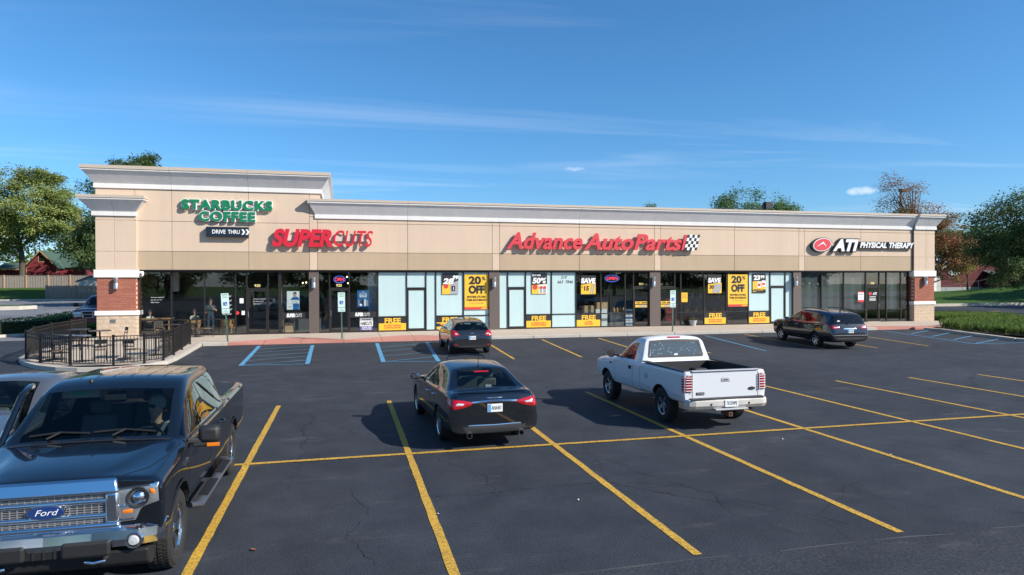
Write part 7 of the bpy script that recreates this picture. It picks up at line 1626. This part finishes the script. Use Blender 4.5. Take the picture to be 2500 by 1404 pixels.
tree('lime_tree', 'bright yellow green small tree between the autumn tree and the barn', (84.2, 76, 1.5), 8, [(0, 0, 5.2, 2.2, 2.2, 2.6)], 6000, .25, F_LIME, 44, .18, 50, .26)
tree('broadleaf_tree', 'green tree standing behind the barn roof', (108, 97, 2), 12, [(0, 0, 7.6, 5.2, 5, 4.4), (-6, 0, 6.5, 4.6, 4, 3.8)], 11000, .4, F_GREEN, 45, .3, 80, .26)
tree('broadleaf_tree', 'green tree farther along behind the barn', (121, 100, 2), 13, [(0, 0, 7.6, 5.6, 5, 5)], 7000, .45, F_GREEN, 46, .3, 60, .26)
# planting beds with ornamental grass at the far end of the walkway
def bed(label, poly, n, seed, h=.42):
    r = np.random.default_rng(seed); xs = [p[0] for p in poly]; ys = [p[1] for p in poly]; P = []
    def inside(x, y):
        c_ = False; m = len(poly)
        for i in range(m):
            (x0, y0), (x1, y1) = poly[i], poly[i-1]
            if (y0 > y) != (y1 > y) and x < (x1-x0)*(y-y0)/(y1-y0)+x0: c_ = not c_
        return c_
    while len(P) < n//18:
        x, y = r.uniform(min(xs), max(xs)), r.uniform(min(ys), max(ys))
        if inside(x, y): P.append((x, y))
    V = []; 
    for (x, y) in P:
        k = 18; a = r.uniform(0, 2*math.pi, k); L_ = h*r.uniform(.7, 1.3, k); b = r.uniform(.25, .8, k)*L_*.7
        for q in range(k):
            dx, dy = math.cos(a[q]), math.sin(a[q]); w_ = .010; z0 = gz(y)+.14
            V += [(x+dx*.03-dy*w_, y+dy*.03+dx*w_, z0), (x+dx*.03+dy*w_, y+dy*.03-dx*w_, z0), (x+dx*(.03+b[q]*.45), y+dy*(.03+b[q]*.45), z0+L_[q]*.75), (x+dx*(.03+b[q]), y+dy*(.03+b[q]), z0+L_[q])]
    n = len(V)//4; me = bpy.data.meshes.new('grass_tufts'); F_ = []
    for i in range(n): F_ += [(4*i, 4*i+1, 4*i+2), (4*i, 4*i+2, 4*i+3)]
    me.from_pydata(V, [], F_); me.update()
    return ob('ornamental_grass', me, F_BED, label=label, cat='grass', kind='stuff')
F_BED = foliage_mat('foliage_ornamental', [(.06, .11, .025), (.13, .20, .045), (.20, .25, .07)], 1.5)
B1 = [(34.6, 33.3), (36.3, 34.3), (37.6, 35.3), (42, 36.6), (60, 36.6), (60, 27.5), (36, 27.0), (34.3, 29.6)]
B2 = [(40.6, 38.4), (46.5, 37.9), (47.5, 40.5), (43.5, 43.6), (40.6, 43.6)]
bed('green ornamental grass bed behind the kerb at the end of the blue hatching', B1, 42000, 51)
bed('green ornamental grass patch beside the end pier of the building', B2, 14000, 52)
M_SOIL = mat('mulch', (.045, .032, .022), .95, var=.4, vs=8, bump=.8, bs=40)
for B in (B1, B2): ob('planting_bed', MB().add([(x, y, gz(y)+.12) for x, y in B], [tuple(range(len(B)))]), M_SOIL, kind='structure')
kk = MB(); K = [(33.85, 33.4), (34.15, 32.5), (33.7, 29.6), (33.5, 27.4), (33.9, 26.6), (36, 26.3), (60, 26.3)]
for a, b in zip(K[:-1], K[1:]):
    d = Vector((b[0]-a[0], b[1]-a[1])).normalized(); nn = Vector((-d.y, d.x))*.16
    q = [(a[0]-nn.x, a[1]-nn.y), (b[0]-nn.x, b[1]-nn.y), (b[0]+nn.x, b[1]+nn.y), (a[0]+nn.x, a[1]+nn.y)]
    kk.add([(x, y, gz(y)-.02) for x, y in q]+[(x, y, gz(y)+.15) for x, y in q], [(0, 1, 2, 3), (4, 5, 6, 7), (0, 1, 5, 4), (1, 2, 6, 5), (2, 3, 7, 6), (3, 0, 4, 7)])
ob('kerb', kk, M_KERB, kind='structure')
ob('side_path', MB().add([(36.2, 34.2, .35), (37.6, 35.35, .35), (42, 36.65, .352), (46, 37.6, .352), (40.5, 38.3, .352), (40.4, 40, .352), (36.2, 40, .352)], [(0, 1, 2, 3, 4, 5, 6)]), M_CONC, kind='structure')
# lamp post and roof flood light
M_LPOLE = mat('lamp_pole_brown', (.11, .065, .04), .6)
t = thing('lamp_post', (63.4, 66, .9), 'brown square lamp post among the branches of the autumn tree', 'lamp post')
ob('pole', MB().box(-.09, .09, -.09, .09, -.3, 13.0), M_LPOLE, parent=t); ob('lamp_head', MB().box(-.10, .95, -.28, .28, 12.75, 13.1), M_LPOLE, parent=t, bev=.03)
t = thing('flood_light', (34.4, 50, 6.7), 'small dark flood light box on a short pole above the roof edge', 'flood light')
ob('pole', MB().tube([(0, 0, 0), (0, 0, 2.6)], .05, 8), M_BLACK, parent=t); ob('lamp_head', MB().box(-.10, .55, -.2, .25, 2.55, 3.15), M_BLACK, parent=t, bev=.03); ob('arm', MB().box(-.3, -.12, -.05, .05, 2.4, 3.0), M_BLACK, parent=t)
# the other side of the lot, seen only as reflections in the glass: a road and a belt of trees
sheet('road', [-200, 0, 200], [-110, -44.2], lambda x, y: .002, M_ASPH_OLD, kind='structure')
for i in range(15):
    x = -95+i*15+rng.uniform(-4, 4); y = -82+rng.uniform(-6, 6); s = rng.uniform(.85, 1.25)
    tree('roadside_tree', 'broad green tree across the road behind the viewpoint', (x, y, 0), 12, [(0, 0, 6.0*s, 6.8, 5.5, 5.0*s), (4, 2, 4.5*s, 5, 4, 4)], 2600, 1.0, F_DARK, 100+i, .35, 40, .3, group='roadside trees behind the viewpoint', limbs=6)

# trees just outside the frame on the right: they throw the shade that lies over the lawn and side road
for i, (x, y) in enumerate(((86, 57), (95, 63), (104, 69), (93, 53), (101, 58), (112, 64), (80, 48), (110, 74))):
    tree('shade_tree', 'leafy tree beside the right hand side road shading the lawn', (x, y, .5), 12, [(0, 0, 7.5, 5.2, 5, 4.6), (1.5, 1, 10, 3.4, 3.4, 3)], 5200, .5, F_DARK, 140+i, .32, 60, .24, group='shade trees beside the side road', limbs=8)
# far woods closing the horizon
def woods(x0, x1, y, z0, h, n, seed, label):
    r = np.random.default_rng(seed); P = []
    for k in range(int((x1-x0)/7)):
        cx = x0+(k+.5)*7+r.uniform(-2, 2); cy = y+r.uniform(-6, 6); hh = h*r.uniform(.7, 1.15); m = n//int((x1-x0)/7)
        d = r.normal(size=(m, 3)); d /= np.linalg.norm(d, axis=1)[:, None]; P.append(d*r.uniform(.6, 1, size=(m, 1))*[5.5, 4.5, hh*.52]+[cx, cy, z0+hh*.5])
    ob('woods', leaf_mesh(np.concatenate(P), 1.0, seed, .6), F_GREEN, label=label, cat='woods', kind='stuff')
woods(-150, -25, 165, 2.5, 11, 16000, 71, 'far line of green woods behind the red house')
woods(95, 330, 180, 2.5, 13, 26000, 72, 'far line of green woods behind the barn')

# cars parked farther back in the lot: they show only as reflections in the storefront glass
def repaint(o, old, new):
    for ch in list(o.children):
        if ch.data and ch.data.materials and ch.data.materials[0] == old:
            ch.data = ch.data.copy(); ch.data.materials[0] = new
        repaint(ch, old, new)
_veh = {o.name: o for o in bpy.data.objects if o.parent is None and o.get('category') in ('car', 'pickup truck')}
for nm, x, y, rz, old, new, lb in (('hatchback', -8.5, -3.6, 90, P_CHAR, P_WHITE, 'white hatchback in the back row seen only as a window reflection'), ('crossover', -5.4, -9.0, 90, P_BRWN, P_GREY, 'grey crossover in the back row seen only as a window reflection'), ('hatchback', 3.9, -4.2, 88, P_CHAR, P_RED, 'red hatchback in the back row seen only as a window reflection'),
                                   ('crossover', 9.4, -3.6, 92, P_BRWN, P_WHITE, 'white crossover in the back row seen only as a window reflection'), ('hatchback', 20.6, 3.2, 90, P_CHAR, P_GREY, 'silver hatchback far across the lot seen only as a window reflection'), ('crossover', 28.6, 2.6, 90, P_BRWN, P_BLACK, 'black crossover far across the lot seen only as a window reflection')):
    k = copy_tree(_veh[nm]); k.location = (x, y, 0); k.rotation_euler = (0, 0, R(rz)); k['label'] = lb; repaint(k, old, new)
# ------------------------------------------------------------------ people (one continuous skin each) and what stands in the shops
M_SKIN = mat('skin', (.48, .27, .19), .55, var=.06); M_HAIRB = mat('hair_brown', (.05, .03, .02), .7); M_HAIRG = mat('hair_grey', (.30, .28, .26), .7)
M_SHIRT1 = mat('shirt_dark_teal', (.045, .07, .085), .85, bump=.3); M_SHIRT2 = mat('shirt_white', (.62, .62, .62), .85, bump=.3); M_SHIRT3 = mat('shirt_black', (.012, .014, .016), .85, bump=.3); M_JEANS = mat('jeans', (.035, .06, .10), .85, bump=.3); M_SHOE = mat('shoe', (.02, .02, .02), .6); M_PANT = mat('trousers_dark', (.02, .02, .024), .85); M_LINEN = mat('shirt_cream', (.55, .50, .40), .85, bump=.3)
def person(label, loc, rz, J, mats, hair, parent_scale=1.0, glasses=False, extra=None):
    """J: joint -> (position, radius); bones from the skeleton below; mats: skin, shirt, trousers, shoes"""
    bones = [('pelvis', 'belly', 1), ('belly', 'chest', 1), ('chest', 'neck', 1), ('neck', 'headlow', 0), ('headlow', 'head', 0), ('head', 'crown', 0)]
    for s in 'LR':
        bones += [('chest', 'shoulder'+s, 1), ('shoulder'+s, 'elbow'+s, 1 if J.get('sleeve') else 4), ('elbow'+s, 'wrist'+s, 0), ('wrist'+s, 'palm'+s, 0)]
        bones += [('palm'+s, 'f%d%s' % (k, s), 0) for k in range(4)] + [('wrist'+s, 'thumb'+s, 0)]
        bones += [('pelvis', 'hip'+s, 2), ('hip'+s, 'knee'+s, 2), ('knee'+s, 'ankle'+s, 2), ('ankle'+s, 'toe'+s, 3)]
    for s, sg in (('L', 1), ('R', -1)):
        w = Vector(J['wrist'+s][0]); e = Vector(J['elbow'+s][0]); d = (w-e).normalized(); side = d.cross(Vector((0, 0, 1))); side = side.normalized() if side.length > .1 else Vector((1, 0, 0)); up = side.cross(d)
        J['palm'+s] = (w+d*.075, .034)
        for k in range(4): J['f%d%s' % (k, s)] = (w+d*(.165 if k in (1, 2) else .15)+side*(.024*(k-1.5))-up*.035, .009)
        J['thumb'+s] = (w+d*.085+side*.055*sg-up*.01, .010)
    names = [k for k in J if k != 'sleeve']; ix = {n: i for i, n in enumerate(names)}
    me = bpy.data.meshes.new('sk'); me.from_pydata([J[n][0] for n in names], [(ix[a], ix[b]) for a, b, _s in bones], [])
    o = bpy.data.objects.new('sk', me); md = o.modifiers.new('skin', 'SKIN'); md.use_smooth_shade = True
    for i, n in enumerate(names):
        v = me.skin_vertices[0].data[i]; r = J[n][1]; v.radius = (r, r) if not isinstance(r, tuple) else r; v.use_root = (n == 'pelvis')
    ss = o.modifiers.new('s', 'SUBSURF'); ss.levels = 2
    m = eval_mesh(o); bpy.data.objects.remove(o)
    segs = [(Vector(J[a][0]), Vector(J[b][0]), s) for a, b, s in bones]
    for mm in (mats[0], mats[1], mats[2], mats[3], mats[1]): m.materials.append(mm)
    for p in m.polygons:
        c_ = p.center; best = None
        for a, b, s in segs:
            d = b-a; t_ = max(0, min(1, (c_-a).dot(d)/max(d.length_squared, 1e-9))); q = (c_-(a+d*t_)).length
            if best is None or q < best[0]: best = (q, s, t_)
        s = best[1]
        if s == 4: s = 1 if best[2] < .7 else 0
        p.material_index = s
    t = ob('person', m, mats[0], label=label, cat='person', loc=loc, rot=(0, 0, rz)); t['category'] = 'person'
    h = Vector(J['head'][0]); up = (Vector(J['crown'][0])-Vector(J['neck'][0])).normalized()
    ob('hair', MB().lathe([(0, .115), (.05, .105), (.085, .075), (.102, .03), (.104, -.02), (.095, -.06)], 18, 'z', (h.x, h.y+.022, h.z+.03)), hair, parent=t, sm=60)
    fc = MB().add([(h.x-.016, h.y-.100, h.z-.03), (h.x+.016, h.y-.100, h.z-.03), (h.x, h.y-.128, h.z-.028), (h.x, h.y-.100, h.z+.025)], [(0, 1, 2), (0, 2, 3), (1, 3, 2)])
    ob('nose', fc, mats[0], parent=t)
    ey = MB()
    for sx in (-1, 1): ey.lathe([(0, -.006), (.010, -.005), (.014, .0)], 8, 'y', (h.x+sx*.034, h.y-.098, h.z+.012))
    if glasses:
        for sx in (-1, 1): ey.box(h.x+sx*.036-.03, h.x+sx*.036+.03, h.y-.118, h.y-.108, h.z-.012, h.z+.03)
        ey.box(h.x-.07, h.x+.07, h.y-.112, h.y-.106, h.z+.018, h.z+.03)
    ob('eyes', ey, M_BLACK, parent=t); ob('mouth', MB().box(h.x-.025, h.x+.025, h.y-.103, h.y-.095, h.z-.065, h.z-.056), mat('lips', (.35, .14, .11), .5), parent=t)
    er = MB()
    for sx in (-1, 1): er.lathe([(0, -.01), (.02, -.008), (.03, .0), (.02, .01), (0, .012)], 10, 'x', (h.x+sx*.098, h.y+.01, h.z-.005))
    ob('ears', er, mats[0], parent=t)
    return t
def head(x, y, z, lean=0):
    return {'neck': ((x, y, z-.22), .055), 'headlow': ((x, y-.015, z-.08), (.075, .085)), 'head': ((x, y-.01, z), (.088, .102)), 'crown': ((x, y+.005, z+.085), (.070, .082))}
# barista standing at the window, hand to the mouth (faces the lot: -y)
J = {'pelvis': ((0, 0, .98), (.155, .115)), 'belly': ((0, 0, 1.14), (.155, .12)), 'chest': ((0, 0, 1.38), (.165, .115)), **head(0, -.02, 1.72),
     'shoulderL': ((.19, 0, 1.44), .062), 'elbowL': ((.27, -.10, 1.19), .046), 'wristL': ((.10, -.26, 1.38), .032), 'shoulderR': ((-.19, 0, 1.44), .062), 'elbowR': ((-.28, -.04, 1.17), .046), 'wristR': ((-.26, -.28, 1.16), .032),
     'hipL': ((.10, 0, .93), .098), 'kneeL': ((.11, -.02, .50), .065), 'ankleL': ((.12, 0, .09), .045), 'toeL': ((.14, -.16, .045), .04), 'hipR': ((-.10, 0, .93), .098), 'kneeR': ((-.11, -.02, .50), .065), 'ankleR': ((-.12, 0, .09), .045), 'toeR': ((-.14, -.16, .045), .04)}
b_ = person('standing person in a dark teal shirt with a hand raised, inside the coffee shop window', (-7.05, 39.75, SZ), R(15), J, (M_SKIN, M_SHIRT1, M_JEANS, M_SHOE), M_HAIRB); b_.scale = (1.06, 1.06, 1.06)
def seated(sx=0): 
    return {'pelvis': ((0, 0, .52), (.16, .12)), 'belly': ((0, .0, .68), (.155, .12)), 'chest': ((0, -.02, .90), (.16, .115)), **head(0, -.06, 1.24),
     'shoulderL': ((.19, -.02, .97), .06), 'elbowL': ((.25, -.16, .74), .045), 'wristL': ((.14, -.38, .78), .031), 'shoulderR': ((-.19, -.02, .97), .06), 'elbowR': ((-.25, -.16, .74), .045), 'wristR': ((-.12, -.38, .78), .031),
     'hipL': ((.11, -.04, .52), .095), 'kneeL': ((.13, -.46, .52), .066), 'ankleL': ((.13, -.44, .09), .045), 'toeL': ((.13, -.60, .045), .04), 'hipR': ((-.11, -.04, .52), .095), 'kneeR': ((-.13, -.46, .52), .066), 'ankleR': ((-.13, -.44, .09), .045), 'toeR': ((-.13, -.60, .045), .04)}
person('seated person in a white shirt at the wooden table beside the brick pier', (-10.15, 40.0, SZ), R(60), seated(), (M_SKIN, M_SHIRT2, M_PANT, M_SHOE), M_HAIRB)
person('seated person in a cream shirt on a tan armchair in the coffee shop', (-8.0, 40.35, SZ), R(35), seated(), (M_SKIN, M_LINEN, M_PANT, M_SHOE), M_HAIRB)
# driver of the black pickup: placed on the seat, looking across the cab, hands on the wheel
J = seated(); J['wristL'] = ((.17, -.50, .80), .031); J['wristR'] = ((-.17, -.50, .80), .031); J['elbowL'] = ((.27, -.24, .70), .045); J['elbowR'] = ((-.27, -.24, .70), .045)
J['sleeve'] = 1
M_belt = mat('seat_belt', (.35, .36, .36), .7)
dv = person('driver in a black shirt and sunglasses behind the wheel of the black pickup', (-2.33, 9.66, .27), R(-24), J, (M_SKIN, M_SHIRT3, M_PANT, M_SHOE), M_HAIRG, glasses=True)
ob('seat_belt', MB().add([(.20, -.02, 1.03), (.15, -.02, 1.045), (-.10, -.16, .62), (-.05, -.165, .60), (.19, -.10, 1.02), (.14, -.10, 1.03)], [(4, 5, 2, 3), (0, 1, 5, 4)]), M_belt, parent=dv)
# coffee shop furniture
M_OAKW = mat('oak_wood', (.42, .22, .08), .45, var=.2, vs=6); M_LEATH = mat('tan_leather', (.42, .17, .07), .5, var=.12)
t = thing('wooden_table', (-9.75, 40.0, SZ), 'long oak table behind the first coffee shop window', 'table')
ob('tabletop', MB().box(-.85, .75, -.4, .4, .86, .92), M_OAKW, parent=t, bev=.01)
for x in (-.75, .65):
    for y in (-.32, .32): ob('leg', MB().box(x-.03, x+.03, y-.03, y+.03, 0, .86), M_OAKW, parent=t)
chair(-9.5, 39.45, R(180), 'oak chair at the long table in the coffee shop', z=SZ, seatm=M_CSEAT, frm=M_OAKW, group='coffee shop chairs')
def armchair(x, y, rz, label):
    t = thing('armchair', (x, y, SZ), label, 'armchair', rz=rz, group='tan armchairs in the coffee shop')
    ob('seat', MB().box(-.32, .32, -.30, .28, .30, .46), M_LEATH, parent=t, bev=.05)
    ob('backrest', MB().lathe([(.36, .45), (.40, .45), (.42, .80), (.38, .82)], 24, close=True), M_OAKW, parent=t, sm=50)
    for a in (-.28, .28):
        for b in (-.26, .26): ob('leg', MB().tube([(a*1.1, b*1.1, 0), (a*.9, b*.9, .32)], .025, 6), M_OAKW, parent=t)
armchair(-7.95, 39.75, R(20), 'tan leather armchair beside the fence end, inside the coffee shop')
armchair(-6.15, 39.85, R(-15), 'tan leather armchair nearest the coffee shop door')
ob('square_pillar', MB().box(-9.12, -8.82, 40.6, 40.9, 2.7, 3.76), mat('pale_pillar', (.45, .42, .38), .8), label='pale square pillar hanging inside the first coffee shop window', cat='pillar')
# haircut shop
M_BULB = mat('bulb', (1, .8, .5), .4, em=(1, .72, .38), ems=6.0)
def pendant(x, y, z, label):
    t = thing('pendant_lamp', (x, y, 3.77), label, 'lamp', group='lit lamps in the haircut shop')
    ob('cord', MB().tube([(0, 0, 0), (0, 0, z-3.77)], .008, 5), M_BLACK, parent=t); ob('bulb', MB().lathe([(0, .045), (.02, .04), (.035, 0), (.02, -.04), (0, -.045)], 12, c=(0, 0, z-3.77)), M_BULB, parent=t, sm=60)
for x, y, z, lb in ((-2.35, 42, 3.15, 'lit bulb hanging left of the brown column, lower one'), (-2.15, 42, 3.17, 'lit bulb hanging left of the brown column, middle one'), (-1.95, 42, 3.2, 'lit bulb hanging left of the brown column, nearest the column'), (.2, 41.5, 3.5, 'lit bulb above the OPEN sign'), (.25, 42, 3.12, 'lit bulb right of the OPEN sign')): pendant(x, y, z, lb)
ob('partition_board', MB().box(1.35, 1.85, 39.6, 39.66, SZ, 3.76), mat('grey_board', (.42, .42, .45), .8), label='pale grey partition beside the blue SALE poster', cat='partition')
t = thing('reception_desk', (-2.2, 41.6, SZ), 'dark reception desk inside the haircut shop', 'desk'); ob('desk_body', MB().box(-.9, .9, -.3, .3, 0, 1.05), M_SEATD, parent=t, bev=.01); ob('desk_top', MB().box(-1, 1, -.38, .38, 1.05, 1.1), M_OAKW, parent=t)
def carton(x, y, w, d, h, label, m=None, z=SZ):
    t = thing('carton', (x, y, z), label, 'box'); ob('box_body', MB().box(-w/2, w/2, -d/2, d/2, 0, h), m or M_CARD, parent=t, bev=.006); ob('tape', MB().box(-.03, .03, -d/2-.002, d/2+.002, h-.1, h+.003), M_OAKW, parent=t)
carton(-2.95, 39.6, .42, .4, .55, 'cardboard carton behind the low window of the haircut shop')
carton(14.75, 39.7, .75, .4, .9, 'dark display crate behind the window under the SAVE $15 poster', M_SEATD); carton(14.75, 39.72, .62, .4, .42, 'cardboard box on the display crate under the SAVE $15 poster', z=SZ+.9)
carton(15.55, 39.7, .75, .5, 1.10, 'white tall carton by the auto parts window', M_POW); carton(15.6, 39.7, .7, .48, .42, 'cardboard box on the white carton', z=SZ+1.1)
for i in range(4):
    t = thing('jug', (16.45+i*.21, 39.65, SZ+.9), 'tan fluid jug in the row on the grey shelf', 'jug', group='tan fluid jugs in the auto parts window'); ob('jug_body', MB().lathe([(0, 0), (.08, 0), (.085, .2), (.03, .27), (.03, .3), (0, .3)], 12), M_OAKW, parent=t, sm=40)
t = thing('display_shelf', (16.75, 39.75, SZ), 'grey display shelf carrying tan jugs in the auto parts window', 'shelf'); ob('shelf_body', MB().box(-.6, .5, -.25, .25, 0, .9), M_ALLOYD, parent=t)
for i in range(3):
    for k in range(2):
        t = thing('bottle_pack', (17.25+k*.26, 39.6, SZ+i*.36), 'shrink wrapped pack of blue and white bottles stacked by the auto parts door', 'bottle pack', group='bottle packs by the auto parts door'); ob('pack_body', MB().box(-.12, .12, -.15, .15, 0, .34), M_POW, parent=t, bev=.02); ob('pack_label', MB().box(-.122, .122, -.152, .152, .10, .24), M_POB, parent=t)
t = thing('gas_cage', (20.6, 40.1, SZ), 'red wire rack inside the second auto parts door', 'rack')
for i in range(8): ob('rack_bar', MB().tube([(-.35+i*.1, 0, 0), (-.35+i*.1, 0, 1.7)], .02, 6), M_POR, parent=t)
for z in (.3, .8, 1.3): ob('rack_shelf', MB().box(-.4, .4, -.2, .2, z, z+.03), M_POR, parent=t)
for x0, lb in ((22.9, 'dark merchandise shelf behind the SAVE $30 poster window'), (24.9, 'dark merchandise shelf behind the second banner window')):
    t = thing('merchandise_shelf', (x0, 41.2, SZ), lb, 'shelf')
    for z in (.1, .6, 1.1, 1.6): ob('shelf_board', MB().box(-.8, .8, -.2, .2, z, z+.03), M_ALLOYD, parent=t)
    for k in range(10): ob('goods', MB().cbox((-.7+.155*k, 0, .35+.5*(k % 4)), (.13, .25, .28)), (M_POR, M_POY, M_POB, M_POG)[k % 4], parent=t)
# clinic blinds
M_BLIND = mat('roller_blind', (.085, .095, .10), .9, bump=.2)
for x0, x1, lb in ((29.5, 31.05, 'grey roller blind in the first clinic window'), (31.2, 32.8, 'grey roller blind in the second clinic window'), (32.95, 34.55, 'grey roller blind in the window left of the clinic door'), (36.4, 37.45, 'grey roller blind in the window right of the clinic door')):
    t = thing('roller_blind', (x0, D+.12, 1.05), lb, 'blind'); n = 10
    mb = MB(); vs = [((x1-x0)*i/n, .02*math.sin(i*1.3), z) for z in (0, 1.3, 2.7) for i in range(n+1)]; mb.add(vs, [(r_*(n+1)+i, r_*(n+1)+i+1, (r_+1)*(n+1)+i+1, (r_+1)*(n+1)+i) for r_ in range(2) for i in range(n)])
    ob('fabric', mb, M_BLIND, parent=t); ob('hem_bar', MB().box(0, x1-x0, -.012, .012, -.03, 0), M_ALLOYD, parent=t)

for _o in list(TMP.collection.objects): bpy.data.objects.remove(_o)
bpy.data.scenes.remove(TMP)
